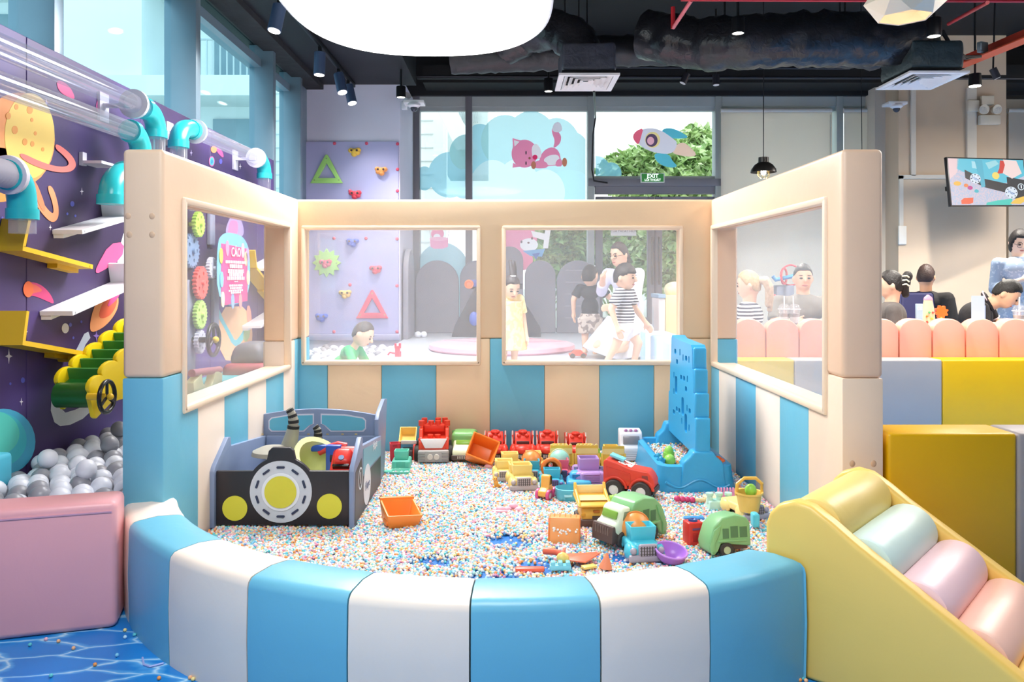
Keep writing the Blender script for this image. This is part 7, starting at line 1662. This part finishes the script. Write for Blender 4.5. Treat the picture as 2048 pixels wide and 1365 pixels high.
def hand_shapes(w, d, side, s, curl=.35):
    """palm, four unequal bent fingers and a thumb from the side of the palm; d = forearm direction"""
    d = V3(d).normalized(); n = V3((side, 0, 0)); n = (n - d * n.dot(d)); n = n.normalized() if n.length > .1 else V3((0, -1, 0)); a = d.cross(n).normalized()
    w = V3(w); out = [('c', w, w + d * .05 * s, .026 * s, .033 * s)]
    for i, (o, l) in enumerate(((-.03, .062), (-.01, .074), (.01, .069), (.029, .054))):
        p = w + d * .078 * s + a * o * s; q = p + (d - n * curl * .5).normalized() * l * .5 * s; r = q + (d - n * curl * 1.6).normalized() * l * .5 * s
        out += [('c', p, q, .0098 * s, .009 * s), ('c', q, r, .009 * s, .0075 * s)]
    p = w + d * .03 * s - a * .026 * s; q = p + (d * .7 - a * .8 - n * .2).normalized() * .034 * s; r = q + (d - a * .3 - n * .3).normalized() * .028 * s
    return out + [('c', p, q, .0125 * s, .011 * s), ('c', q, r, .011 * s, .009 * s)]
def person(label, loc, yaw, h, kid=False, J=None, head=(0, 0, 0), top=None, bottom=None, hairc='1b1614', style='short', sk='e9bb9f', sleeve=.75, pants=.5, seat=None, extra=None, wide=1.0, eyes=True, cat='person', smile=False):
    t = thing('person', label, cat, loc, yaw)
    m = PM[t]; J = dict(J or {})
    if kid: hr = V3((.075, .088, .104)) * (h / .87); P_ = dict(hc=.872, nk=.775, sh=.735, sx=.115, hp=.42, hx=.058, kn=.22, ua=.16, fa=.14)
    else: hr = V3((.077, .097, .118)) * (h / 1.65); P_ = dict(hc=.930, nk=.838, sh=.803, sx=.112 * wide, hp=.53, hx=.055, kn=.285, ua=.175, fa=.15)
    dz = 0 if seat is None else seat + .07 - P_['hp'] * h
    g = lambda k, d: V3(J[k]) if k in J else d
    pel = g('pel', V3((0, 0, P_['hp'] * h + dz))); up = V3((0, 0, 1))
    ch = g('ch', pel + up * (.235 if not kid else .25) * h * .85); nk = g('nk', pel + up * (P_['nk'] - P_['hp']) * h); hc = g('hc', nk + up * (P_['hc'] - P_['nk']) * h)
    ax = (nk - pel).normalized(); sc_ = nk - ax * (P_['nk'] - P_['sh']) * h
    S_ = {}; 
    for s, k in ((-1, 'A'), (1, 'B')):
        sh = g('sh' + k, sc_ + V3((s * P_['sx'] * h, 0, 0))); el = g('el' + k, sh + V3((s * .03 * h, .01 * h, -P_['ua'] * h))); wr = g('wr' + k, el + V3((s * .005 * h, -.03 * h, -P_['fa'] * h)))
        hpj = pel + V3((s * P_['hx'] * h, 0, -.02 * h))
        if seat is None: kn = g('kn' + k, V3((s * P_['hx'] * h, -.01 * h, P_['kn'] * h))); an_ = g('an' + k, V3((s * P_['hx'] * h, .01 * h, .045 * h)))
        else: kn = g('kn' + k, hpj + V3((s * .02, -.25 * h, .0))); an_ = g('an' + k, V3((kn.x, kn.y + .02, .07)))
        S_[k] = (s, sh, el, wr, hpj, kn, an_)
    q = 1.25 if kid else 1.0
    HRm = Euler((head[0], head[1], head[2])).to_matrix(); hl = lambda v: hc + HRm @ V3((v[0] * hr.x, v[1] * hr.y, v[2] * hr.z))
    tw = .105 * h * (1.0 if kid else wide * .98); td = (.072 if kid else .066) * h * (wide ** .5)
    axq = up.rotation_difference(ax).to_matrix()
    sh_ = [('e', hc, tuple(hr), HRm), ('e', hl((0, -.22, -.5)), (hr.x * .78, hr.y * .68, hr.z * .5), HRm), ('c', hl((0, -.95, .02)), hl((0, -1.08, -.22)), hr.x * .12, hr.x * .2), ('c', nk - ax * .03 * h, hl((0, .1, -.6)), .034 * h * (1.0 if not kid else 1.1), .034 * h)]
    for s in (-1, 1): sh_.append(('e', hl((s * 1.0, .12, -.12)), (hr.x * .16, hr.y * .2, hr.z * .26), HRm))
    torso = [('e', ch.lerp(nk, .35), (tw * .92, td, .072 * h), axq), ('e', ch.lerp(pel, .55), (tw * .84, td * (1.08 if kid else .96), .11 * h), axq), ('e', pel, (tw * .92, td * 1.05, .075 * h), axq)]
    sh_ += torso
    for k in 'AB':
        s, sh, el, wr, hpj, kn, an_ = S_[k]
        sh_ += [('c', ch.lerp(nk, .5), sh, .036 * h, .028 * h * q), ('c', sh, el, .031 * h * q, .025 * h * q), ('c', el, wr, .025 * h * q, .017 * h * q)]
        sh_ += hand_shapes(wr, wr - el, s, (.97 if not kid else .72) * (h / 1.65 if not kid else h / .87))
        sh_ += [('c', hpj, kn, .05 * h * q * .95, .034 * h * q), ('c', kn, an_, .033 * h * q, .021 * h * q)]
        f = (an_ - kn); fd = V3((0, -1, 0)) if 'ft' + k not in J else V3(J['ft' + k])
        sh_ += [('c', an_ + V3((0, 0, -.022 * h)) - fd * .012 * h, an_ + fd * .085 * h * q * .85 + V3((0, 0, -.03 * h)), .021 * h * q, .015 * h * q)]
    vx = .0062 if kid else .0085
    body = blob('body', sh_, vx, skin(sk), t, m, 3)
    # clothes
    if top:
        G_ = 1.0; e = .010 if kid else .014
        ts = [('e', s[1], tuple(v + e for v in s[2]), s[3]) for s in torso[:2]] + [('k', pel - ax * .035 * h, ch, tw * 1.0 + e, tw * .9 + e)] if False else [('e', s[1], tuple(v + e for v in s[2]), s[3]) for s in torso]
        for k in 'AB':
            s, sh, el, wr, *_ = S_[k]
            ts += [('c', ch.lerp(nk, .5), sh, .036 * h + e, .027 * h * q + e)]
            if sleeve <= 1: ts += [('k', sh + (el - sh).normalized() * .005, sh.lerp(el, sleeve), .029 * h * q + e, .029 * h * q + e * 1.5)]
            else: ts += [('c', sh, el, .028 * h * q + e * .9, .026 * h * q + e * .8), ('k', el, el.lerp(wr, sleeve - 1), .025 * h * q + e * .8, .021 * h * q + e)]
        blob('top', ts, vx * 1.1, top, t, m, 4)
    if bottom:
        e = .016 if kid else .018
        bs = [('e', pel - ax * .005 * h, (tw * .93 + e, td * 1.05 + e, .07 * h), axq)]
        for k in 'AB':
            s, sh, el, wr, hpj, kn, an_ = S_[k]
            if pants <= 1: bs += [('k', hpj, hpj.lerp(kn, pants), .052 * h * q + e, .045 * h * q + e)]
            else: bs += [('c', hpj, kn, .05 * h * q + e, .036 * h * q + e), ('k', kn, kn.lerp(an_, pants - 1), .036 * h * q + e, .027 * h * q + e)]
        blob('trousers' if pants > 1 else 'shorts', bs, vx * 1.1, bottom, t, m, 4)
    # hair: a shell that hugs the skull where hair grows and dips inside it elsewhere
    fz, sz, bz, vol = {'short': (.52, .08, -.5, 1.08), 'crop': (.62, .15, -.6, 1.04), 'bob': (.5, -.75, -.95, 1.13), 'tied': (.55, -.1, -.55, 1.08), 'fringe': (.28, .05, -.5, 1.12), 'long': (.5, -.8, -1.0, 1.14)}[style]
    b = B(); b.sph((0, 0, 0), 1, 40, 28)
    for v in b.bm.verts:
        d = v.co.normalized(); fr_ = max(0, -d.y); bk = max(0, d.y)
        if d.y < 0: th = sz + (fz - sz) * min(1, (fr_ / .62) ** 1.6)
        else: th = sz + (bz - sz) * min(1, bk / .55)
        k = max(0, min(1, (d.z - th) / .10 + .5)); wv = 1 + .012 * math.sin(d.x * 23 + d.z * 9) + .01 * math.sin(d.x * 41)
        r = .86 + (vol * wv - .86) * k
        if style in ('bob', 'long') and d.z < 0 and k > .5: r *= 1 + .10 * -d.z
        v.co = d * r
    for v in b.bm.verts: v.co = m @ (hc + HRm @ V3((v.co.x * hr.x, v.co.y * hr.y, v.co.z * hr.z)))
    hm = hair(hairc); hobj = b.o('hair', hm, t, True, 1.5)
    if eyes:
        ek = M('241a18', .3, 0, 5, 0, 1); bk_ = M('3a2c28', .7, 0, 5, 0, 1)
        for s in (-1, 1):
            e = B(); e.sph((0, 0, 0), (hr.x * .20, hr.y * .07, hr.z * .075), 12, 8, m=m @ Matrix.Translation(hl((s * .40, -.925, -.04))) @ HRm.to_4x4()); e.o('eye', ek, t, True)
            e = B(); e.sph((0, 0, 0), (hr.x * .27, hr.y * .06, hr.z * .035), 12, 8, m=m @ Matrix.Translation(hl((s * .42, -.905, .17))) @ HRm.to_4x4()); e.o('eyebrow', bk_, t, True)
        e = B(); e.sph((0, 0, 0), (hr.x * (.34 if smile else .26), hr.y * .07, hr.z * .065), 14, 8, m=m @ Matrix.Translation(hl((0, -.87, -.56))) @ HRm.to_4x4()); e.o('mouth', M('b4635e', .5, 0, 5, 0, 1), t, True)
    if extra: extra(t, m, hl, HRm, hr, S_, nk, hm, vx)
    return t
def strands(name, paths, r, mat, t, m):
    sh_ = []
    for p in paths:
        for i in range(len(p) - 1): sh_.append(('c', p[i], p[i + 1], r * (1 - .5 * i / len(p)), r * (1 - .5 * (i + 1) / len(p))))
    return blob(name, sh_, .005, mat, t, m, 2)
def glasses(t, m, hl, HRm, hr):
    gm_ = M('4a3f3c', .3, 0, 5, 0, 1, .5); b = B()
    for s in (-1, 1):
        b.torus((0, 0, 0), hr.x * .33, .0022, 24, 6, m @ Matrix.Translation(hl((s * .42, -1.02, -.05))) @ HRm.to_4x4()); b.tube([m @ hl((s * .75, -.98, -.03)), m @ hl((s * 1.05, -.3, -.02)), m @ hl((s * 1.06, .1, -.05))], .002, 5)
    b.tube([m @ hl((-.12, -1.05, -.03)), m @ hl((.12, -1.05, -.03))], .002, 5); b.o('glasses', gm_, t, True, kind='stuff')
navy_s = stripe_mat('20243a', 'e9ebf0', 42, 'Z', .52); navy_s2 = stripe_mat('2a2e44', 'e6e4e6', 34, 'Z', .5)

# girl in yellow with a ponytail
c = W(1018, 742, 6.4)
def ex(t, m, hl, HRm, hr, S_, nk, hm, vx):
    blob('dress', [('k', (0, 0, .17), (0, 0, .36), .15, .115), ('k', (0, 0, .36), (0, 0, .56), .115, .105)], .008, spot_mat('e9cf8e', 'f0dca8', 26, .5), t, m, 4)
    p = hl((0, .1, .95)); strands('ponytail', [[p, p + V3((.01, .03, .06)), p + V3((.03, .06, .11)), p + V3((.05, .08, .06)), p + V3((.055, .09, -.03))], [p, p + V3((0, .03, .07)), p + V3((.01, .08, .12)), p + V3((.03, .10, .03))]], .022, hm, t, m)
    B().torus(m @ p, .02, .008, 14, 6, Matrix.Translation(m @ p) @ Matrix.Rotation(PI / 2, 4, 'X') @ Matrix.Translation(-(m @ p))).o('hair_tie', M('e8e6ec', .5, 0, 5, 0, 1), t, True)
person('girl in a pale yellow dress with a high ponytail looking down behind the back panel', c, .35, .79, True, dict(wrB=(.13, -.05, .28), elB=(.13, .02, .42), hc=(.0, -.045, .675)), (.45, 0, .1), spot_mat('e9cf8e', 'f0dca8', 26, .5), None, '2a2226', 'tied', extra=ex)
# boy in black seen from behind
c = W(1180, 708, 7.8)
person('little boy in a black T-shirt and patterned shorts standing with his back turned', c, PI - .3, .88, True, dict(elA=(-.19, -.02, .55), wrA=(-.27, -.10, .52), elB=(.16, .02, .53), wrB=(.17, -.03, .40)), (0, 0, -.25), cloth('26262e'), spot_mat('c9bcb0', '8a7d78', 18, .52), '2a2422', 'crop', pants=.95)
# boy in stripes
c = W(1250, 742, 6.4)
person('little boy in a navy striped T-shirt and white shorts walking to the right', c, 1.0, .865, True, dict(elA=(-.15, .05, .5), wrA=(-.15, .0, .36), elB=(.15, -.02, .5), wrB=(.17, -.1, .39), knA=(-.06, .05, .21), anA=(-.06, .14, .06), knB=(.055, -.09, .22), anB=(.055, -.05, .05)), (0.05, 0, .05), navy_s, cloth('eceaee'), '231c1c', 'fringe', pants=.62, smile=True)
# kneeling woman
c = W(1252, 712, 7.45)
def ex(t, m, hl, HRm, hr, S_, nk, hm, vx):
    blob('skirt', [('k', (-.12, -.12, .0), (-.04, -.04, .34), .26, .12), ('k', (.06, .02, .0), (.02, .0, .34), .24, .12)], .012, cloth('d9d9e2'), t, m, 4)
    p = hl((0, .75, .1)); strands('tied_hair', [[p, p + V3((0, .05, -.04)), p + V3((0, .06, -.14)), p + V3((0, .05, -.22))]], .035, hm, t, m)
    glasses(t, m, hl, HRm, hr)
person('woman in a pale lilac shirt kneeling by the door behind the striped boy', c, -.75, 1.56, False, dict(pel=(0, .05, .33), nk=(0, -.06, .82), hc=(0, -.11, .945), knA=(-.1, -.3, .1), knB=(.1, -.3, .1), anA=(-.1, .1, .08), anB=(.1, .1, .08), elA=(-.21, -.1, .60), wrA=(-.07, -.27, .72), elB=(.2, -.15, .52), wrB=(.12, -.35, .48)), (.15, 0, -.15), cloth('d6d6ea'), cloth('ecebf0'), '3a2d2c', 'tied', sleeve=1.6, extra=ex)
# toddler in green
c = W(688, 735, 6.6); c.z = .2
person('toddler in a green shirt sitting among the balls and bending forward', c, 1.35, .86, True, dict(pel=(0, .06, .22), ch=(0, -.02, .33), nk=(0, -.10, .435), hc=(0, -.17, .535), elA=(-.15, -.16, .27), wrA=(-.1, -.27, .2), elB=(.15, -.14, .27), wrB=(.1, -.27, .2), knA=(-.12, -.1, .22), knB=(.12, -.1, .22), anA=(-.06, -.2, .12), anB=(.06, -.2, .12)), (.5, 0, .05), cloth('27b06c'), cloth('5a6a8a'), '4a4341', 'crop', sleeve=1.8, pants=1.8)
y = 6.95
while y < 8.0:
    x = -1.85
    while x < -1.30:
        px = CX + x * F / y
        if 612 < px < 790 and not (y < 7.05 and 660 < px < 735): ball((x + rb.uniform(-.015, .015), y + rb.uniform(-.01, .01), .33 + rb.uniform(-.015, .02)))
        x += .095
    y += .11
t = B().bb((-1.9, 6.9, .03), (-1.27, 7.79, .285)).o('pit_liner', M('c9ccd6', .6, 0, 5, .05, 3), kind='structure')

# ---- cafe guests
c = W(1497, 0, 6.65); c.z = 0
def ex(t, m, hl, HRm, hr, S_, nk, hm, vx):
    p = hl((0, .95, .2)); strands('ponytail', [[p, p + V3((.0, .05, .01)), p + V3((0, .085, -.05)), p + V3((0, .09, -.14)), p + V3((0, .08, -.24))], [p, p + V3((.025, .05, .0)), p + V3((.025, .07, -.06)), p + V3((.02, .07, -.2))], [p, p + V3((-.025, .05, .0)), p + V3((-.025, .07, -.06)), p + V3((-.02, .06, -.19))]], .034, hair('c3a98f'), t, m)
person('woman with a blond ponytail and striped top seated behind the scalloped fence', c, -2.0, 1.62, False, dict(), (.1, 0, .1), navy_s2, cloth('4a4c5a'), 'c8a77c', 'tied', sleeve=.9, pants=2, seat=.42, extra=ex)
c = W(1606, 0, 7.35); c.z = 0
person('man in a grey T-shirt seated facing the camera behind two drinks', c, -.12, 1.74, False, dict(wrA=(-.14, -.34, .80), elA=(-.27, -.1, .80), wrB=(.14, -.34, .80), elB=(.27, -.1, .80)), (.0, 0, -.05), cloth('77736e'), cloth('3a3c48'), '25201f', 'short', 'dfa98c', sleeve=.95, pants=2, seat=.43, wide=1.18, smile=True)
c = W(1782, 0, 6.65); c.z = 0
def ex(t, m, hl, HRm, hr, S_, nk, hm, vx):
    p = hl((0, .95, .1)); blob('bun', [('e', p, (.055, .06, .06)), ('e', p + V3((0, .035, .05)), (.035, .04, .045)), ('c', p, p + V3((0, .02, -.10)), .045, .03)], .006, hm, t, m)
    cm = M('d8dcc2', .3, 0, 5, .05, 8)
    for k in range(3): B().tube([m @ (p + V3((.045, -.01, .05 - .035 * k))), m @ (p + V3((.058, .02, .055 - .035 * k))), m @ (p + V3((.045, .04, .04 - .035 * k)))], .007, 6).o('hair_claw', cm, t, True)
person('woman with dark hair in a claw clip and grey shirt beside the right post', c, -1.9, 1.62, False, dict(), (.1, 0, -.1), cloth('55504e'), cloth('33343c'), '1c1716', 'tied', sleeve=.9, pants=2, seat=.42, extra=ex)
c = W(1852, 0, 8.3); c.z = 0
def ex(t, m, hl, HRm, hr, S_, nk, hm, vx): glasses(t, m, hl, HRm, hr)
person('man in black with glasses seated with his back to the camera', c, 2.25, 1.72, False, dict(), (.05, 0, .2), cloth('1e1c1d'), cloth('2c2c34'), '3a2620', 'short', 'd9a17c', sleeve=1.0, pants=2, seat=.45, wide=1.12, extra=ex)
c = W(1925, 0, 7.0); c.z = 0
def ex(t, m, hl, HRm, hr, S_, nk, hm, vx):
    for s, k in ((-1, 'A'), (1, 'B')):
        sh, el = S_[k][1], S_[k][2]; p = sh.lerp(el, .74); d = (el - sh).normalized(); q = Vector((0, 1, 0)).rotation_difference(d).to_matrix().to_4x4()
        B().torus((0, 0, 0), .071, .006, 24, 6, m @ Matrix.Translation(p) @ q).o('sleeve_trim', M('e9d5d8', .7, 0, 5, 0, 1), t, True)
    q = Vector((0, 1, 0)).rotation_difference((hl((0, 0, 0)) - nk).normalized()).to_matrix().to_4x4()
    B().torus((0, 0, 0), .072, .02, 24, 8, m @ Matrix.Translation(nk + V3((0, 0, .0))) @ q).o('collar', cloth('1f1c20'), t, True); B().torus((0, 0, 0), .083, .006, 24, 6, m @ Matrix.Translation(nk + V3((0, 0, .012))) @ q).o('collar_trim', M('e8b9c2', .7, 0, 5, 0, 1), t, True)
person('man in a black polo with pale trim bending over the table', c, .95, 1.72, False, dict(pel=(0, .05, .5), ch=(0, -.05, .78), nk=(0, -.19, .99), hc=(0, -.33, 1.06), elA=(-.26, -.16, .78), wrA=(-.12, -.40, .80), elB=(.26, -.2, .80), wrB=(.08, -.42, .80)), (.62, 0, 0), cloth('211e20'), cloth('2c2c34'), '17130f', 'short', 'e2b08f', sleeve=.75, pants=2, seat=.43, wide=1.12, extra=ex)
c = W(2038, 0, 7.95); c.z = 0
def ex(t, m, hl, HRm, hr, S_, nk, hm, vx):
    glasses(t, m, hl, HRm, hr)
    b = B(); b.box((0, 0, 0), (.07, .012, .145), .006, 3, m=m @ Matrix.Translation(S_['A'][3].lerp(S_['B'][3], .5) + V3((0, -.06, .05))) @ Euler((-.9, 0, 0)).to_matrix().to_4x4())
    o = b.o('smartphone', M('d9d9e2', .25, 0, 5, 0, 1)); tag(o, 'pale smartphone held by the standing woman in blue grey', 'phone')
person('standing woman in a blue grey dress with a black bob using a phone', c, -.3, 1.67, False, dict(elA=(-.21, .02, 1.08), wrA=(-.05, -.24, 1.17), elB=(.21, .02, 1.08), wrB=(.06, -.24, 1.17)), (.3, 0, .15), spot_mat('8fa0b8', 'a9b6c8', 30, .58), spot_mat('8fa0b8', 'a9b6c8', 30, .58), '1f1a1a', 'bob', 'f0c8b0', sleeve=1.55, pants=1.3, extra=ex)

# ---- cafe tables, chairs and what stands on them
def table(label, px, D, w_, d_, z=.76):
    c = W(px, 0, D); t = thing('cafe_table', label, 'table', (c.x, D, 0), group='cafe tables')
    B().box((c.x, D, z - .015), (w_, d_, .03), .008).o('tabletop', paint('ece6da', .4), t, True)
    B().cyl((c.x, D, 0.02), (c.x, D, z - .03), .035, n=16).o('pedestal', M('6a6a6c', .4, 0, 5, 0, 1, .6), t, True); B().lathe([(0, 0), (.24, 0), (.24, .012), (.05, .03), (0, .03)], (c.x, D, 0), 28).o('base', M('6a6a6c', .4, 0, 5, 0, 1, .6), t, True)
table('pale cafe table between the blond woman and the man in grey', 1570, 6.95, .7, .36)
table('pale cafe table where the man in black polo is bending', 1900, 6.55, 1.25, .45); 
def cup(px, D, label, dx=0):
    c = W(px, 0, D); c.z = .76; t = thing('drink_cup', label, 'drink', c, group='iced drinks on the cafe tables')
    B().lathe([(0, 0), (.032, 0), (.047, .165), (.045, .165), (.03, .004), (0, .004)], c, 24).o('cup', CUP, t, True); B().lathe([(0, .006), (.03, .006), (.0425, .13), (0, .13)], c, 24).o('drink', M('a79c98', .4, 0, 5, .05, 10), t, True)
    B().lathe([(.051, .163), (.051, .17), (.046, .172), (.044, .19), (.03, .208), (.01, .212)], c, 24).o('dome_lid', CUP, t, True); B().lathe([(.046, .163), (.052, .163), (.052, .17), (.046, .17)], c, 24).o('lid_rim', M('f1eef0', .4, 0, 5, 0, 1), t, True)
    B().cyl(c + V3((0, 0, .01)), c + V3((dx, 0, .28)), .0055, n=8).o('straw', M('f4f1f2', .4, 0, 5, 0, 1), t, True)
    B().cyl(c + V3((0, 0, .05)), c + V3((0, 0, .1)), .0365, .041, 24).o('paper_label', M('efe9e6', .6, 0, 5, 0, 1), t, True)
cup(1568, 6.86, 'left iced drink with a dome lid and straw in front of the man in grey', .002); cup(1589, 6.83, 'right iced drink with a dome lid and straw in front of the man in grey', -.012); cup(2038, 6.5, 'iced drink with a dome lid and straw at the right end of the cafe table', .004)
c = W(1838, 0, 6.5); c.z = .76; t = thing('number_stand', 'small grey blue table number stand reading 08', 'table number', c)
zt_ = 1.2 - (608 - HY) * 6.5 / F
B().box(c + V3((0, 0, (zt_ - .76) / 2)), (.055, .02, zt_ - .76), .004).o('plate', paint('9fb4c8', .5), t, True); text_part('lettering', '08', .038, M('f2f5f8', .5, 0, 5, 0, 1), t, FACE_Y(c + V3((0, -.0115, zt_ - .80))), .0006, .001)
c = W(1858, 0, 6.56); c.z = .76; zt_ = 1.2 - (590 - HY) * 6.56 / F - .76; t = thing('bead_board', 'pointed wooden toy board with coloured beads standing on the table', 'toy', c)
b = B().prism([(-.055, 0), (.055, 0), (.052, zt_ * .5), (.03, zt_ * .9), (0, zt_), (-.03, zt_ * .9), (-.052, zt_ * .5)], .03, Matrix.Translation(c), bev=.008).o('board', M('d8c8a4', .5, .02, 20, .08, 12), t, True)
B().prism([(-.034, zt_ * .84), (.034, zt_ * .84), (.028, zt_ * .92), (0, zt_ * 1.003), (-.028, zt_ * .92)], .034, Matrix.Translation(c + V3((0, -.002, 0))), bev=.004).o('pink_tip', paint('e3a0b8', .5), t, True)
for dx, z, hx in ((-.02, .07, 'd8453a'), (.02, .10, 'e0b23a'), (.0, .15, '58a86a'), (.02, .05, 'd8453a'), (-.02, .12, 'e0843a'), (0, .03, '5a86c8'), (.03, .15, 'd8453a')): B().sph(c + V3((dx, -.008, z)), .010, 10, 8).o('bead', plastic(hx), t, True)
c = W(1884, 0, 6.6); c.z = 1.2 - (622 - HY) * 6.6 / F - .02; t = thing('orange_gear_toy', 'orange gear shaped toy on a stand on the cafe table', 'toy', (c.x, c.y, .76))
p = []
for k in range(32): r = .055 if k % 4 in (1, 2) else .042; p.append((r * math.cos(k * PI / 16), r * math.sin(k * PI / 16)))
B().prism(p, .03, Matrix.Translation(c + V3((0, 0, .01)))).o('gear', plastic('f06a2a'), t, True, .4); B().box((c.x, c.y + .015, (.76 + c.z) / 2), (.03, .025, c.z - .76), .004).o('stand', plastic('c8c060'), t, True)
c = W(1956, 0, 6.45); c.z = .76; zt_ = 1.2 - (592 - HY) * 6.45 / F; t = thing('menu_stand', 'pale blue standing menu card in front of the man in the polo', 'menu', c)
B().box(c + V3((0, 0, (zt_ - .76) / 2)), (.105, .006, zt_ - .76)).o('front_card', paint('b9cbe6', .5), t, True); B().box(c + V3((.07, .05, (zt_ - .84) / 2)), (.04, .006, zt_ - .84)).o('side_card', paint('8fa6c8', .5), t, True); B().box(c + V3((.01, .03, .005)), (.14, .07, .01)).o('base', paint('a9bcd8', .5), t, True)
for px, lab, hx in ((1832, 'dark purple curved chair back behind the table number', '4a4a78'),):
    c = W(px, 0, 7.6); t = thing('cafe_chair', lab, 'chair', (c.x, 7.6, 0))
    B().box((c.x, 7.35, .44), (.42, .4, .05), .02, 3).o('seat', M(hx, .5, 0, 5, .05, 5), t, True); B().box((c.x, 7.58, .80), (.4, .05, .52), .03, 4, taper=.75).o('backrest', M(hx, .5, 0, 5, .05, 5), t, True)
    for x in (-.17, .17):
        for y in (7.2, 7.56): B().cyl((c.x + x, y, 0), (c.x + x * .9, y, .42), .014, n=10).o('leg', M('8a6a4a', .5, 0, 5, .05, 5), t, True)
# stools under the other guests
for px, D, lab in ((1497, 6.65, 'stool under the blond woman'), (1606, 7.35, 'stool under the man in grey'), (1782, 6.65, 'stool under the woman with the claw clip'), (1852, 8.3, 'stool under the man with glasses'), (1925, 7.0, 'stool under the man in the black polo')):
    c = W(px, 0, D); t = thing('cafe_stool', lab, 'stool', (c.x, D, 0), group='cafe stools')
    B().cyl((c.x, D + .02, .36), (c.x, D + .02, .40), .18, n=24).o('seat', M('4a4a5c', .6, 0, 5, .05, 5), t, True)
    for k in range(4): a = PI / 4 + k * PI / 2; B().cyl((c.x + .17 * math.cos(a), D + .02 + .17 * math.sin(a), 0), (c.x + .12 * math.cos(a), D + .02 + .12 * math.sin(a), .37), .013, n=10).o('leg', M('8a6a4a', .5, 0, 5, .05, 5), t, True)
# red and blue toy frame behind the man in grey
c = W(1568, 575, 8.6); t = thing('ride_toy_frame', 'toy stand with red steering rings and a blue bar behind the man in grey', 'toy', (c.x, 8.6, 0))
rm_ = plastic('d8323c')
B().torus(c + V3((0, 0, .12)), .085, .012, 24, 8, Matrix.Translation(c + V3((0, 0, .12))) @ Matrix.Rotation(.9, 4, 'Z') @ Matrix.Translation(-(c + V3((0, 0, .12))))).o('red_ring', rm_, t, True); B().torus(c + V3((.09, .05, .13)), .11, .010, 24, 8).o('red_ring', rm_, t, True)
B().tube([c + V3((-.12, 0, .12)), c + V3((-.09, 0, .08)), c + V3((0, 0, .1)), c + V3((.14, 0, .13))], .022, 10).o('blue_bar', plastic('2f7fb0'), t, True)
B().bb((c.x - .07, 8.62, 0), (c.x + .12, 8.75, c.z + .02), .01).o('grey_column', M('6d7282', .5, 0, 5, .05, 4), t, True); B().sph(c + V3((-.1, .02, -.1)), .025).o('red_knob', rm_, t, True); B().cyl(c + V3((-.1, .02, -.1)), c + V3((-.06, .04, -.1)), .012, n=8).o('knob_arm', rm_, t, True)
# bead instancing is switched on last so that the earlier steps stay quick
for q_ in BEADS: finish_beads(*q_)
bpy.data.scenes.remove(TMP)
